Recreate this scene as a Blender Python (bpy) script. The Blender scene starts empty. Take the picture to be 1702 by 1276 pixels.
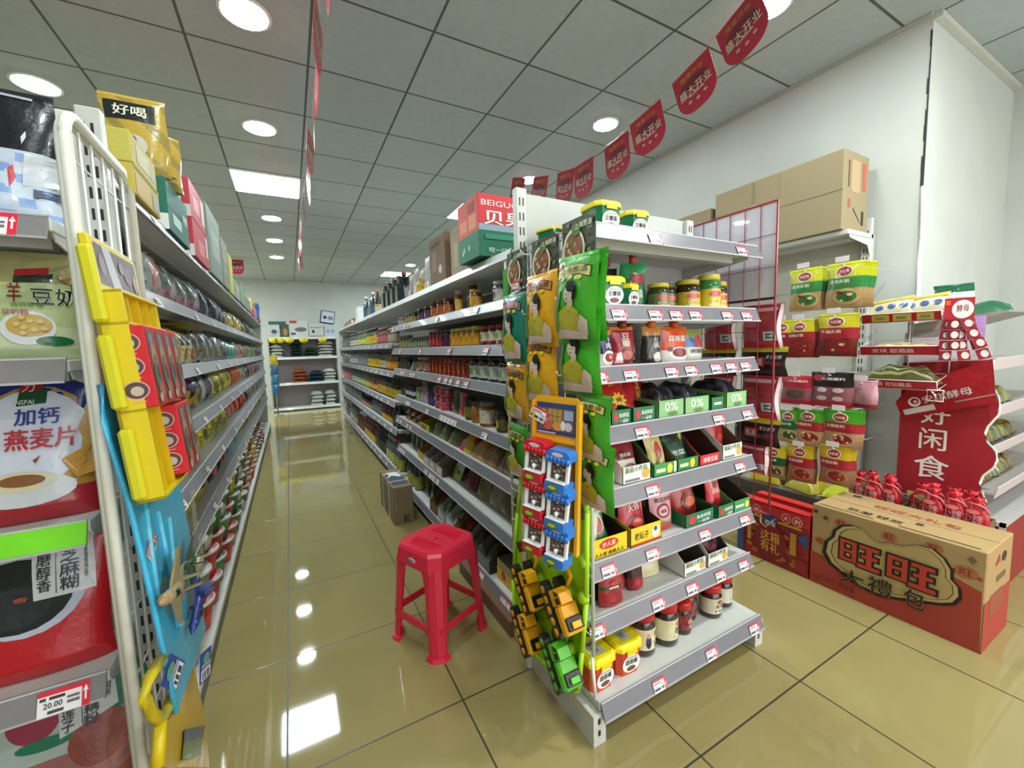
import bpy, math, random
from mathutils import Vector, Matrix, Euler
random.seed(7)
PI = math.pi
SC = bpy.context.scene
COL = SC.collection
R_ = math.radians

# ---------------------------------------------------------------- camera
W_, H_, FPX = 1702, 1276, 679.658
CAM_H = 1.2907
def _axes(y, p, r):
    cy, sy, cp, sp, cr, sr = math.cos(y), math.sin(y), math.cos(p), math.sin(p), math.cos(r), math.sin(r)
    F = Vector((sy*cp, cy*cp, sp)); Rt = Vector((cy, -sy, 0)); U = Rt.cross(F)
    return cr*Rt + sr*U, -sr*Rt + cr*U, F
RT, UP, FW = _axes(.4951, -.0922, -.0292)
CP = Vector((0, 0, CAM_H))
cam = bpy.data.objects.new('camera', bpy.data.cameras.new('camera'))
COL.objects.link(cam)
cam.matrix_world = Matrix(((RT.x, UP.x, -FW.x, 0), (RT.y, UP.y, -FW.y, 0), (RT.z, UP.z, -FW.z, CAM_H), (0, 0, 0, 1)))
cam.data.sensor_fit = 'HORIZONTAL'; cam.data.sensor_width = 36
cam.data.lens = FPX/W_*36; cam.data.clip_start = .05
SC.camera = cam
def _ray(u, v): return FW + RT*((u-W_/2)/FPX) + UP*((H_/2-v)/FPX)
def hx(u, v, x): d = _ray(u, v); return CP + d*(x/d.x)          # the point a pixel shows on a plane of the room
def hy(u, v, y): d = _ray(u, v); return CP + d*(y/d.y)
def ht(u, v, a, b): d = _ray(u, v); return CP + d*((a+b*CAM_H)/(d.x-b*d.z))   # on a card leaning out at its foot: x = a + b*z
def hz(u, v, z): d = _ray(u, v); return CP + d*((z-CAM_H)/d.z)

# ---------------------------------------------------------------- world, light, exposure
wd = bpy.data.worlds.new('world'); SC.world = wd; wd.use_nodes = True
wd.node_tree.nodes['Background'].inputs[0].default_value = (.80, .88, 1, 1)
wd.node_tree.nodes['Background'].inputs[1].default_value = .9
SC.view_settings.view_transform = 'Standard'; SC.view_settings.look = 'None'
SC.view_settings.gamma = 1; SC.view_settings.use_curve_mapping = False
SC.view_settings.exposure = EXPOSURE = 0.68
def area(name, loc, rot, sx, sy, power, col):
    l = bpy.data.lights.new(name, 'AREA'); l.shape = 'RECTANGLE'; l.size = sx; l.size_y = sy; l.energy = power; l.color = col
    o = bpy.data.objects.new(name, l); COL.objects.link(o); o.location = loc; o.rotation_euler = rot; return o
area('shopfront_daylight', (2.3, -2.35, 1.5), (R_(90), 0, 0), 4.2, 2.4, 56, (1, .93, .80))
for x_, y_, e_ in [(-.08, 1.4, 9), (-.08, .2, 8), (-.08, -1.0, 8), (2.33, .16, 30), (2.33, -1.05, 22), (-2.5, 1.4, 12), (-2.5, 3.82, 16), (-2.5, 6.2, 18), (-2.6, 8.7, 60), (-2.9, 10.3, 110)]:
    l_ = bpy.data.lights.new('unseen_ceiling_fill', 'AREA'); l_.shape = 'DISK'; l_.size = .19; l_.energy = e_; l_.color = (.9, 1, .97)
    o_ = bpy.data.objects.new('unseen_ceiling_fill', l_); COL.objects.link(o_); o_.location = (x_, y_, 3.0)     # unseen: lamp rows continued, stronger rear ones added to lift the back wall
LAMP = 66          # strength of the round ceiling lamps
PANEL = 34          # strength of the square ceiling panels
CEIL = 3.022

# ---------------------------------------------------------------- colour + materials
def lin(c):
    return c/12.92 if c <= .04045 else ((c+.055)/1.055)**2.4
_cc = {}
def hexc(s):
    if isinstance(s, tuple): return s
    if s not in _cc:
        t = s.lstrip('#')
        if len(t) == 3: t = ''.join(a+a for a in t)
        _cc[s] = tuple(lin(int(t[i:i+2], 16)/255) for i in (0, 2, 4))
    return _cc[s]
def new_mat(name):
    m = bpy.data.materials.new(name); m.use_nodes = True
    return m, m.node_tree.nodes, m.node_tree.links, m.node_tree.nodes['Principled BSDF']
def finish(name, rough, metal=0, bump=0, bscale=60, coat=0, alpha=1, trans=0, mottle=.08):
    """a printed / coloured surface: its own colour comes from the mesh, with procedural grain"""
    m, n, l, b = new_mat(name)
    at = n.new('ShaderNodeAttribute'); at.attribute_name = 'Col'
    tc = n.new('ShaderNodeTexCoord')
    nz = n.new('ShaderNodeTexNoise'); nz.inputs['Scale'].default_value = bscale; nz.inputs['Detail'].default_value = 3
    l.new(tc.outputs['Object'], nz.inputs['Vector'])
    mr = n.new('ShaderNodeMapRange'); mr.inputs['To Min'].default_value = 1.1-mottle; mr.inputs['To Max'].default_value = 1.1+mottle
    l.new(nz.outputs['Fac'], mr.inputs['Value'])
    mx = n.new('ShaderNodeVectorMath'); mx.operation = 'SCALE'
    l.new(at.outputs['Color'], mx.inputs[0]); l.new(mr.outputs[0], mx.inputs['Scale'])
    cl = n.new('ShaderNodeVectorMath'); cl.operation = 'MINIMUM'; cl.inputs[1].default_value = (.86, .86, .86)
    l.new(mx.outputs[0], cl.inputs[0]); l.new(cl.outputs[0], b.inputs['Base Color'])
    b.inputs['Roughness'].default_value = rough; b.inputs['Metallic'].default_value = metal
    b.inputs['Coat Weight'].default_value = coat; b.inputs['Alpha'].default_value = alpha
    b.inputs['Transmission Weight'].default_value = trans
    if bump:
        bp = n.new('ShaderNodeBump'); bp.inputs['Strength'].default_value = bump; bp.inputs['Distance'].default_value = .004
        l.new(nz.outputs['Fac'], bp.inputs['Height']); l.new(bp.outputs[0], b.inputs['Normal'])
    return m
FIN = {
 'film': finish('printed_plastic_film', .28, bump=.5, bscale=38, coat=.25),
 'card': finish('printed_card', .62, bump=.12, bscale=90),
 'gls': finish('filled_glass', .08, coat=.6, mottle=.2, bscale=30),
 'plas': finish('moulded_plastic', .33, bump=.05, bscale=30),
 'met': finish('painted_steel', .38, bump=.08, bscale=45),
 'rail': finish('grey_price_rail', .32, coat=.12, bump=.1, bscale=20, mottle=.12),
 'clear': finish('clear_film', .12, alpha=.3, bump=.6, bscale=30, coat=.6),
 'kraft': finish('kraft_cardboard', .8, bump=.25, bscale=120, mottle=.12),
}
FK = list(FIN)

def emis(name, col, s):
    m, n, l, b = new_mat(name)
    b.inputs['Base Color'].default_value = (*col, 1); b.inputs['Emission Color'].default_value = (*col, 1); b.inputs['Emission Strength'].default_value = s
    return m
M_LAMP = emis('lamp_diffuser', (.88, 1, .98), LAMP)
M_PANEL = emis('panel_diffuser', (.80, .95, 1), PANEL)

def tiled(name, base, dark, size, ox, oy, lw, rough, kind):
    """square tiles with joints, in room coordinates"""
    m, n, l, b = new_mat(name)
    g = n.new('ShaderNodeNewGeometry'); sp = n.new('ShaderNodeSeparateXYZ'); l.new(g.outputs['Position'], sp.inputs[0])
    def mt(op, a, bb=None):
        q = n.new('ShaderNodeMath'); q.operation = op
        for i, x in enumerate((a, bb)):
            if x is None: continue
            if isinstance(x, (int, float)): q.inputs[i].default_value = x
            else: l.new(x, q.inputs[i])
        return q.outputs[0]
    ds, ids = [], []
    for ax, o in ((0, ox), (1, oy)):
        t = mt('DIVIDE', mt('SUBTRACT', sp.outputs[ax], o), size)
        ids.append(mt('FLOOR', t))
        ds.append(mt('ABSOLUTE', mt('SUBTRACT', mt('FRACT', mt('ADD', t, .5)), .5)))
    d = mt('MULTIPLY', mt('MINIMUM', ds[0], ds[1]), size)
    line = mt('LESS_THAN', d, lw)
    nz = n.new('ShaderNodeTexNoise'); l.new(g.outputs['Position'], nz.inputs['Vector'])
    wn = n.new('ShaderNodeTexWhiteNoise'); wn.noise_dimensions = '2D'
    cb = n.new('ShaderNodeCombineXYZ'); l.new(ids[0], cb.inputs[0]); l.new(ids[1], cb.inputs[1]); l.new(cb.outputs[0], wn.inputs['Vector'])
    if kind == 'floor':
        nz.inputs['Scale'].default_value = 2.2; nz.inputs['Detail'].default_value = 8; nz.inputs['Distortion'].default_value = 1.2
        a_ = .16
    else:
        nz.inputs['Scale'].default_value = 26; nz.inputs['Detail'].default_value = 6; a_ = .10
    v = mt('ADD', mt('MULTIPLY', mt('SUBTRACT', nz.outputs['Fac'], .5), a_*2), mt('ADD', mt('MULTIPLY', mt('SUBTRACT', wn.outputs['Value'], .5), .06), 1))
    sc = n.new('ShaderNodeVectorMath'); sc.operation = 'SCALE'; sc.inputs[0].default_value = hexc(base); l.new(v, sc.inputs['Scale'])
    mx = n.new('ShaderNodeMix'); mx.data_type = 'RGBA'
    l.new(line, mx.inputs['Factor']); l.new(sc.outputs[0], mx.inputs[6]); mx.inputs[7].default_value = (*hexc(dark), 1)
    l.new(mx.outputs[2], b.inputs['Base Color'])
    bp = n.new('ShaderNodeBump'); bp.inputs['Strength'].default_value = .35 if kind != 'floor' else .12; bp.inputs['Distance'].default_value = .004
    if kind == 'floor':
        l.new(mt('SUBTRACT', 1, line), bp.inputs['Height'])
        l.new(mt('ADD', mt('MULTIPLY', nz.outputs['Fac'], .05), mt('ADD', mt('MULTIPLY', line, .4), rough)), b.inputs['Roughness'])
        b.inputs['Specular IOR Level'].default_value = .6
    else:
        b.inputs['Roughness'].default_value = rough
        w2 = n.new('ShaderNodeTexNoise'); w2.inputs['Scale'].default_value = 5; w2.inputs['Distortion'].default_value = 2
        mpn = n.new('ShaderNodeMapping'); mpn.inputs['Scale'].default_value = (1, 3.5, 1); l.new(g.outputs['Position'], mpn.inputs[0]); l.new(mpn.outputs[0], w2.inputs['Vector'])
        l.new(mt('ADD', mt('MULTIPLY', w2.outputs['Fac'], .9), mt('ADD', mt('MULTIPLY', nz.outputs['Fac'], .3), mt('MULTIPLY', line, -1.5))), bp.inputs['Height'])
    l.new(bp.outputs[0], b.inputs['Normal'])
    return m
M_FLOOR = tiled('beige_floor_tile', '#948658', '#3b3626', .5678, -.095, 1.895, .0032, .02, 'floor')
M_CEIL = tiled('ceiling_tile', '#a7b0b1', '#53554f', .6, .221, 2.303, .007, .75, 'ceil')
def plaster(name, col):
    m, n, l, b = new_mat(name)
    g = n.new('ShaderNodeNewGeometry'); nz = n.new('ShaderNodeTexNoise'); nz.inputs['Scale'].default_value = 3; nz.inputs['Detail'].default_value = 9
    l.new(g.outputs['Position'], nz.inputs['Vector'])
    cr = n.new('ShaderNodeValToRGB'); c = hexc(col)
    cr.color_ramp.elements[0].position = .3; cr.color_ramp.elements[1].position = .7
    cr.color_ramp.elements[0].color = (*[x*.93 for x in c], 1); cr.color_ramp.elements[1].color = (*c, 1)
    l.new(nz.outputs['Fac'], cr.inputs[0]); l.new(cr.outputs[0], b.inputs['Base Color']); b.inputs['Roughness'].default_value = .85
    n2 = n.new('ShaderNodeTexNoise'); n2.inputs['Scale'].default_value = 90; l.new(g.outputs['Position'], n2.inputs['Vector'])
    bp = n.new('ShaderNodeBump'); bp.inputs['Strength'].default_value = .2; bp.inputs['Distance'].default_value = .003
    l.new(n2.outputs['Fac'], bp.inputs['Height']); l.new(bp.outputs[0], b.inputs['Normal'])
    return m
M_WALL = plaster('white_wall_paint', '#bec1bc')

# ---------------------------------------------------------------- mesh building
_txt = {}
def text_mesh(s, bold=.012):
    """glyph outlines as triangles, normalised to the unit box"""
    k = s
    if k not in _txt:
        cu = bpy.data.curves.new('t', 'FONT'); cu.body = s; cu.align_x = 'CENTER'; cu.resolution_u = 2; cu.space_line = .95
        o = bpy.data.objects.new('t', cu); COL.objects.link(o)
        dg = bpy.context.evaluated_depsgraph_get()
        me = o.evaluated_get(dg).to_mesh()
        vs = [tuple(v.co[:2]) for v in me.vertices]; fs = [tuple(p.vertices) for p in me.polygons]
        o.evaluated_get(dg).to_mesh_clear(); bpy.data.objects.remove(o); bpy.data.curves.remove(cu)
        if vs:
            xs = [v[0] for v in vs]; ys = [v[1] for v in vs]; x0, x1, y0, y1 = min(xs), max(xs), min(ys), max(ys)
            vs = [((x-x0)/max(x1-x0, 1e-6)-.5, (y-y0)/max(y1-y0, 1e-6)-.5) for x, y in vs]
        _txt[k] = (vs, fs)
    return _txt[k]

class MB:
    def __init__(s, fin='card'): s.v = []; s.f = []; s.c = []; s.m = []; s.s = []; s.fin = fin; s.X = None
    def add(s, vs, fs, col, fin=None, smooth=False):
        o = len(s.v)
        if s.X: vs = [s.X @ Vector(p) for p in vs]
        s.v += [tuple(p) for p in vs]; k = FK.index(fin or s.fin)
        multi = isinstance(col, list)
        for i, f in enumerate(fs):
            s.f.append(tuple(o+j for j in f)); s.c.append(hexc(col[i] if multi else col)); s.m.append(k); s.s.append(smooth)
        return s
    def box(s, x0, x1, y0, y1, z0, z1, col, fin=None, ch=0):
        """box, chamfered by ch; faces in order -y +y -x +x -z +z when col is a list of six"""
        if ch <= 0:
            vs = [(x, y, z) for z in (z0, z1) for y in (y0, y1) for x in (x0, x1)]
            return s.add(vs, [(0, 1, 5, 4), (3, 2, 6, 7), (2, 0, 4, 6), (1, 3, 7, 5), (2, 3, 1, 0), (4, 5, 7, 6)], col, fin)
        lo, hi = (x0, y0, z0), (x1, y1, z1); vs = []; idx = {}
        def P(c, a):
            k = (c, a)
            if k not in idx:
                p = [hi[i] if c[i] else lo[i] for i in range(3)]
                for i in range(3):
                    if i != a: p[i] += -ch if c[i] else ch
                idx[k] = len(vs); vs.append(tuple(p))
            return idx[k]
        fs = []; cs = []; cl = col if isinstance(col, list) else [col]*6
        order = [(1, 0), (1, 1), (0, 0), (0, 1), (2, 0), (2, 1)]
        for ci, (a, sd) in enumerate(order):
            o1, o2 = [i for i in range(3) if i != a]
            q = []
            for e1, e2 in ((0, 0), (1, 0), (1, 1), (0, 1)):
                c = [0, 0, 0]; c[a] = sd; c[o1] = e1; c[o2] = e2; q.append(P(tuple(c), a))
            fs.append(tuple(q)); cs.append(cl[ci])
        for a in range(3):
            b, d = [i for i in range(3) if i != a]
            for e1 in (0, 1):
                for e2 in (0, 1):
                    c0 = [0, 0, 0]; c1 = [0, 0, 0]; c1[a] = 1
                    for c in (c0, c1): c[b] = e1; c[d] = e2
                    fs.append((P(tuple(c0), b), P(tuple(c1), b), P(tuple(c1), d), P(tuple(c0), d))); cs.append(cl[order.index((b, e1))])
        for x in (0, 1):
            for y in (0, 1):
                for z in (0, 1):
                    fs.append(tuple(P((x, y, z), a) for a in range(3))); cs.append(cl[0])
        return s.add(vs, fs, cs, fin)
    def lathe(s, prof, n=16, fin=None, cx=0, cy=0, fn=None, smooth=True):
        """prof: (r, z, colour of the band above it); fn(angle fraction, band index, colour) may recolour; front is -y"""
        vs = []; fs = []; cs = []
        for r, z, c in prof:
            for i in range(n):
                a = 2*PI*i/n - PI/2; vs.append((cx+r*math.cos(a), cy+r*math.sin(a), z))
        for j in range(len(prof)-1):
            for i in range(n):
                k = (i+1) % n; fs.append((j*n+i, j*n+k, (j+1)*n+k, (j+1)*n+i))
                c = prof[j][2]; cs.append(fn((i+.5)/n, j, c) if fn else c)
        fs.append(tuple(reversed(range(n)))); cs.append(prof[0][2])
        fs.append(tuple((len(prof)-1)*n+i for i in range(n))); cs.append(prof[-1][2])
        return s.add(vs, fs, cs, fin, smooth)
    def tube(s, pts, r, col, n=6, fin=None, closed=False):
        pts = [Vector(p) for p in pts]; vs = []; fs = []; N = len(pts)
        for i, p in enumerate(pts):
            a = pts[(i-1) % N] if (closed or i) else p; b = pts[(i+1) % N] if (closed or i < N-1) else p
            d = (b-a).normalized() if (b-a).length > 1e-9 else Vector((0, 0, 1))
            u = d.orthogonal().normalized() if abs(d.z) > .99 else Vector((-d.y, d.x, 0)).normalized()
            w = d.cross(u)
            for k in range(n):
                t = 2*PI*k/n; vs.append(p + u*(r*math.cos(t)) + w*(r*math.sin(t)))
        for i in range(N if closed else N-1):
            for k in range(n):
                k2 = (k+1) % n; i2 = (i+1) % N; fs.append((i*n+k, i*n+k2, i2*n+k2, i2*n+k))
        if not closed: fs.append(tuple(reversed(range(n)))); fs.append(tuple((N-1)*n+k for k in range(n)))
        return s.add(vs, fs, col, fin, n > 4)
    def prism(s, poly, t0, t1, col, plane='xz', fin=None):
        """polygon extruded; plane xz -> along y, yz -> along x, xy -> along z"""
        def P(a, b, t): return (a, t, b) if plane == 'xz' else (t, a, b) if plane == 'yz' else (a, b, t)
        n = len(poly); vs = [P(a, b, t0) for a, b in poly]+[P(a, b, t1) for a, b in poly]
        return s.add(vs, [tuple(range(n)), tuple(reversed(range(n, 2*n)))]+[(i, i+n, (i+1) % n+n, (i+1) % n) for i in range(n)], col, fin)
    def grid(s, fn, nu, nv, col, fin=None, u0=-.5, u1=.5, v0=0, v1=1, smooth=True, flip=False):
        vs = [fn(u0+(u1-u0)*i/nu, v0+(v1-v0)*j/nv) for j in range(nv+1) for i in range(nu+1)]
        fs = []; cs = []
        for j in range(nv):
            for i in range(nu):
                a = j*(nu+1)+i; q = (a, a+1, a+nu+2, a+nu+1); fs.append(q[::-1] if flip else q)
                cs.append(col(u0+(u1-u0)*(i+.5)/nu, v0+(v1-v0)*(j+.5)/nv) if callable(col) else col)
        return s.add(vs, fs, cs, fin, smooth)
    def decals(s, surf, ops, fin=None, eps=.0007, curved=False):
        """flat print laid on a surface surf(u, v, lift)"""
        for k, op in enumerate(ops):
            e = eps*(1+.45*k)
            if op[0] == 'r':
                _, u0, v0, u1, v1, c = op[:6]
                nu = max(1, int(abs(u1-u0)*(14 if curved else 1.01))); nv = max(1, int(abs(v1-v0)*(14 if curved else 1.01)))
                s.grid(lambda u, v: surf(u, v, e), nu, nv, c, fin, u0, u1, v0, v1)
            elif op[0] == 'e':
                _, cu, cv, ru, rv, c = op[:6]; n = 20; vs = [surf(cu, cv, e)]; fs = []
                rings = 2 if ru < .2 else 4
                for q in range(1, rings+1):
                    for i in range(n): a = 2*PI*i/n; vs.append(surf(cu+ru*q/rings*math.cos(a), cv+rv*q/rings*math.sin(a), e))
                fs += [(0, 1+i, 1+(i+1) % n) for i in range(n)]
                for q in range(1, rings):
                    o = 1+(q-1)*n; fs += [(o+i, o+n+i, o+n+(i+1) % n, o+(i+1) % n) for i in range(n)]
                s.add(vs, fs, c, fin, True)
            elif op[0] == 'p':
                if not curved: s.add([surf(u, v, e) for u, v in op[1]], [tuple(range(len(op[1])))], op[2], fin); continue
                pl = []; q_ = op[1]
                for i in range(len(q_)):
                    (a, b), (c, d) = q_[i], q_[(i+1) % len(q_)]; st = max(1, int(max(abs(c-a), abs(d-b))/.08))
                    pl += [(a+(c-a)*t/st, b+(d-b)*t/st) for t in range(st)]
                cu = sum(u for u, v in pl)/len(pl); cv = sum(v for u, v in pl)/len(pl); n = len(pl); rings = 4
                vs = [surf(cu, cv, e)]+[surf(cu+(u-cu)*k/rings, cv+(v-cv)*k/rings, e) for k in range(1, rings+1) for u, v in pl]
                fs = [(0, 1+i, 1+(i+1) % n) for i in range(n)]
                for k in range(rings-1): o = 1+k*n; fs += [(o+i, o+n+i, o+n+(i+1) % n, o+(i+1) % n) for i in range(n)]
                s.add(vs, fs, op[2], fin)
            elif op[0] == 't':
                _, tx, cu, cv, w, h, c = op[:7]; vs, fs = text_mesh(tx, op[7] if len(op) > 7 else .012)
                bd = (op[7] if len(op) > 7 else .012)*.42; nc = max(len(q_) for q_ in tx.split('\n')); nl = tx.count('\n')+1
                for dx, dy, dz in ((-bd/nc, 0, 0), (bd/nc, 0, .0003), (0, bd/nl, .0006)):      # struck three times for weight
                    s.add([surf(cu+(x+dx)*w, cv+(y+dy)*h, e+dz+(.0024 if curved else 0)) for x, y in vs], fs, c, fin)
        return s
    def mesh(s, name):
        me = bpy.data.meshes.new(name); me.from_pydata(s.v, [], s.f)
        used = sorted(set(s.m)); rm = {k: i for i, k in enumerate(used)}
        for k in used: me.materials.append(FIN[FK[k]])
        me.polygons.foreach_set('material_index', [rm[k] for k in s.m]); me.polygons.foreach_set('use_smooth', s.s)
        at = me.attributes.new('Col', 'FLOAT_COLOR', 'CORNER'); buf = []
        for f, c in zip(s.f, s.c): buf += [c[0], c[1], c[2], 1.0]*len(f)
        at.data.foreach_set('color', buf); me.update(); return me

# ---------------------------------------------------------------- objects
def link(name, data, parent=None, loc=None, rot=None):
    o = bpy.data.objects.new(name, data); COL.objects.link(o)
    if parent: o.parent = parent
    if loc is not None: o.location = loc
    if rot is not None: o.rotation_euler = rot
    return o
def tag(o, label, cat, group=None):
    o['label'] = label; o['category'] = cat
    if group: o['group'] = group
    return o
def put(proto, label, loc, rz=0, group=None, rot=None):
    """one thing: proto = (name, category, mesh) or (name, category, [(part, mesh, [(sub-part, mesh)])])"""
    name, cat, parts = proto
    rot = rot or (0, 0, rz)
    if not isinstance(parts, list): return tag(link(name, parts, None, loc, rot), label, cat, group)
    root = tag(link(name, None, None, loc, rot), label, cat, group); root.empty_display_size = .05
    for p in parts:
        q = link(p[0], p[1], root)
        if len(p) > 3: q['label'] = p[3]
        for sname, sm in (p[2] if len(p) > 2 and p[2] else ()): link(sname, sm, q)
    return root
ORD = 'first second third fourth fifth sixth seventh eighth ninth tenth eleventh twelfth thirteenth fourteenth fifteenth sixteenth seventeenth eighteenth nineteenth twentieth'.split()
def row(proto, desc, p0, p1, n, rz=0, group=None, jit=0, how='{d}, {o} from the near end', zj=0):
    p0, p1 = Vector(p0), Vector(p1)
    for i in range(n):
        p = p0.lerp(p1, i/(n-1) if n > 1 else 0)
        lb = desc if n == 1 else how.format(d=desc, o=ORD[i])
        pr = proto[i % len(proto)] if isinstance(proto, list) else proto
        put(pr, lb, p, rz + random.uniform(-jit, jit), group)
def struct(name, me, mat=None):
    o = link(name, me); o['kind'] = 'structure'
    if mat: me.materials.clear(); me.materials.append(mat)
    return o
def M1(fin='card'): return MB(fin)

# ================================================================ SETTING
def plane(vs, fs, name, mat):
    me = bpy.data.meshes.new(name); me.from_pydata(vs, [], fs); me.update(); return struct(name, me, mat)
XL, XR, XF, YF, YB, YC = -4.2, 3.2, 4.66, -2.5, 11.48, .985
plane([(XL, YF, 0), (XF, YF, 0), (XF, YB, 0), (XL, YB, 0)], [(0, 1, 2, 3)], 'floor', M_FLOOR)
plane([(XL, YF, CEIL), (XF, YF, CEIL), (XF, YB, CEIL), (XL, YB, CEIL)], [(3, 2, 1, 0)], 'ceiling', M_CEIL)
def wallbox(name, x0, x1, y0, y1, z0=0, z1=CEIL): return struct(name, M1().box(x0, x1, y0, y1, z0, z1, '#fff').mesh(name), M_WALL)
wallbox('wall_right', XR, XR+.12, YC, YB)
wallbox('wall_recess', XR+.12, XF, YC, YC+.12)
wallbox('wall_far_right', XF, XF+.12, YF, YC+.12)
wallbox('wall_back', XL, XR, YB, YB+.12)
wallbox('wall_left', XL-.12, XL, YF, YB)
m = M1(); m.box(XL, -.9, YF-.12, YF, 0, CEIL, '#fff'); m.box(-.9, XF, YF-.12, YF, 2.75, CEIL, '#fff')
struct('wall_front', m.mesh('wall_front'), M_WALL)
# aluminium edge strips where the recess meets the ceiling
m = M1('met'); m.box(XR+.004, XF, YC-.035, YC-.001, CEIL-.03, CEIL-.001, '#b9bcb4'); struct('trim_1', m.mesh('trim_1'))
m = M1('met'); m.box(XR-.03, XR-.001, YC, YB, CEIL-.012, CEIL-.001, '#a3a49c'); struct('trim_2', m.mesh('trim_2'))
# split plaster bead on the outer wall corner: a dark open crack above, loose white bead below
m = M1('card'); n_ = 10
for k in range(n_):
    z0 = 2.12+k*.082; w = .014 - .010*k/n_ + .003*math.sin(k*2.3)
    m.box(XR-.002, XR+.003, YC+.001, YC+.001+w, z0, z0+.083, '#23241f')
struct('trim_3', m.mesh('trim_3'))
m = M1('card')
m.tube([(XR-.003+.006*math.sin(k*1.7), YC-.004+.005*math.cos(k*2.1), .02+k*.14) for k in range(16)], .011, '#dedfd8')
struct('trim_4', m.mesh('trim_4'))

# ---------------------------------------------------------------- ceiling lamps
def lamp_meshes(r):
    a = M1('met'); a.lathe([(r*1.14, -.007, '#d8dcd8'), (r*1.16, 0, '#d8dcd8')], 32)
    b = M1(); b.lathe([(r, -.0095, '#fff'), (r, -.0072, '#fff')], 32)
    ma, mb = a.mesh('trim_ring'), b.mesh('diffuser'); mb.materials.clear(); mb.materials.append(M_LAMP); return ma, mb
LA = lamp_meshes(.092); LB = lamp_meshes(.105)
wh = ['nearest the shopfront', 'second', 'third', 'fourth', 'fifth']
AISLE = [(2.606, 'round ceiling lamp over the stool end of the aisle, biggest in view'), (3.822, 'round ceiling lamp above the aisle just before the square panel'), (6.23, 'round ceiling lamp in the aisle, first beyond the square panel'), (7.42, 'round ceiling lamp in the aisle, second beyond the square panel'), (8.68, 'round ceiling lamp in the aisle, last one before the back wall')]
for y, lb in AISLE: put(('ceiling_lamp', 'ceiling light', [('trim_ring', LB[0]), ('diffuser', LB[1])]), lb, (-.08, y, CEIL))
put(('ceiling_lamp', 'ceiling light', [('trim_ring', LB[0]), ('diffuser', LB[1])]), 'round ceiling lamp above the black topped bag of the end display', (-1.285, 3.82, CEIL))
for y, lb in [(1.363, 'round ceiling lamp half hidden by the largest red pennant'), (2.629, 'round ceiling lamp beside the row of red pennants, ring fully visible'), (3.813, 'round ceiling lamp low behind the twin pennants above white board'), (6.214, 'round ceiling lamp above the brown carton on the sauce shelves'), (8.578, 'round ceiling lamp just past the panel, above dark soy jugs')]:
    put(('ceiling_lamp', 'ceiling light', [('trim_ring', LA[0]), ('diffuser', LA[1])]), lb, (2.33, y, CEIL))
a = M1('met'); a.box(-.3, .3, -.3, .3, -.012, 0, '#e0e4e2'); PA = a.mesh('panel_frame')
b = M1(); b.box(-.28, .28, -.275, .275, -.0155, -.0121, '#fff'); PB = b.mesh('diffuser'); PB.materials.clear(); PB.materials.append(M_PANEL)
for (x, y), lb in [((-.08, 5.03), 'square luminous ceiling panel over the main aisle'), ((2.25, 5.03), 'square luminous panel peeking out behind the red and green gift carton'), ((2.28, 9.72), 'square luminous ceiling panel far back near the rear wall')]:
    put(('ceiling_panel', 'ceiling light', [('panel_frame', PA), ('diffuser', PB)]), lb, (x, y, CEIL))

# ================================================================ SHELVING
STEEL, GREY, RAIL, BACKC = '#bfc0bb', '#b4b6b3', '#6b6970', '#8d8b8a'
def tag_mesh(w=.06, h=.038):
    """paper price ticket: red head, red side with a white arrow, rows of small print"""
    m = M1('film'); S = lambda u, v, e: (u*w, -e, v*h)
    m.box(-w/2, w/2, -.0002, .0002, 0, h, '#e9e6e4')
    m.decals(S, [('r', -.5, .84, .5, 1, '#d8283e'), ('r', .36, 0, .5, 1, '#d8283e'), ('r', -.46, .62, .1, .74, '#8b8488'), ('r', -.46, .42, -.2, .5, '#a8a0a2'), ('r', -.46, .14, .0, .34, '#45414a'), ('r', .08, .14, .3, .36, '#6b666b'), ('r', .08, .5, .3, .58, '#a8a0a2'), ('p', [(.39, .45), (.47, .45), (.43, .62)], '#fff'), ('r', .415, .25, .445, .46, '#fff')], eps=.0004)
    return m.mesh('price_tag')
TAG = tag_mesh()
m = M1('film'); m.box(-.03, .03, -.0002, .0002, 0, .034, '#e4e2e6'); m.decals(lambda u, v, e: (u*.06, -e, v*.034), [('r', -.5, .9, .5, 1, '#c83048'), ('r', -.42, .6, .3, .74, '#77737c'), ('r', -.42, .18, .1, .4, '#4e4a52')], eps=.0004); TAGB = m.mesh('price_tag')
_rail = {}
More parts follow.
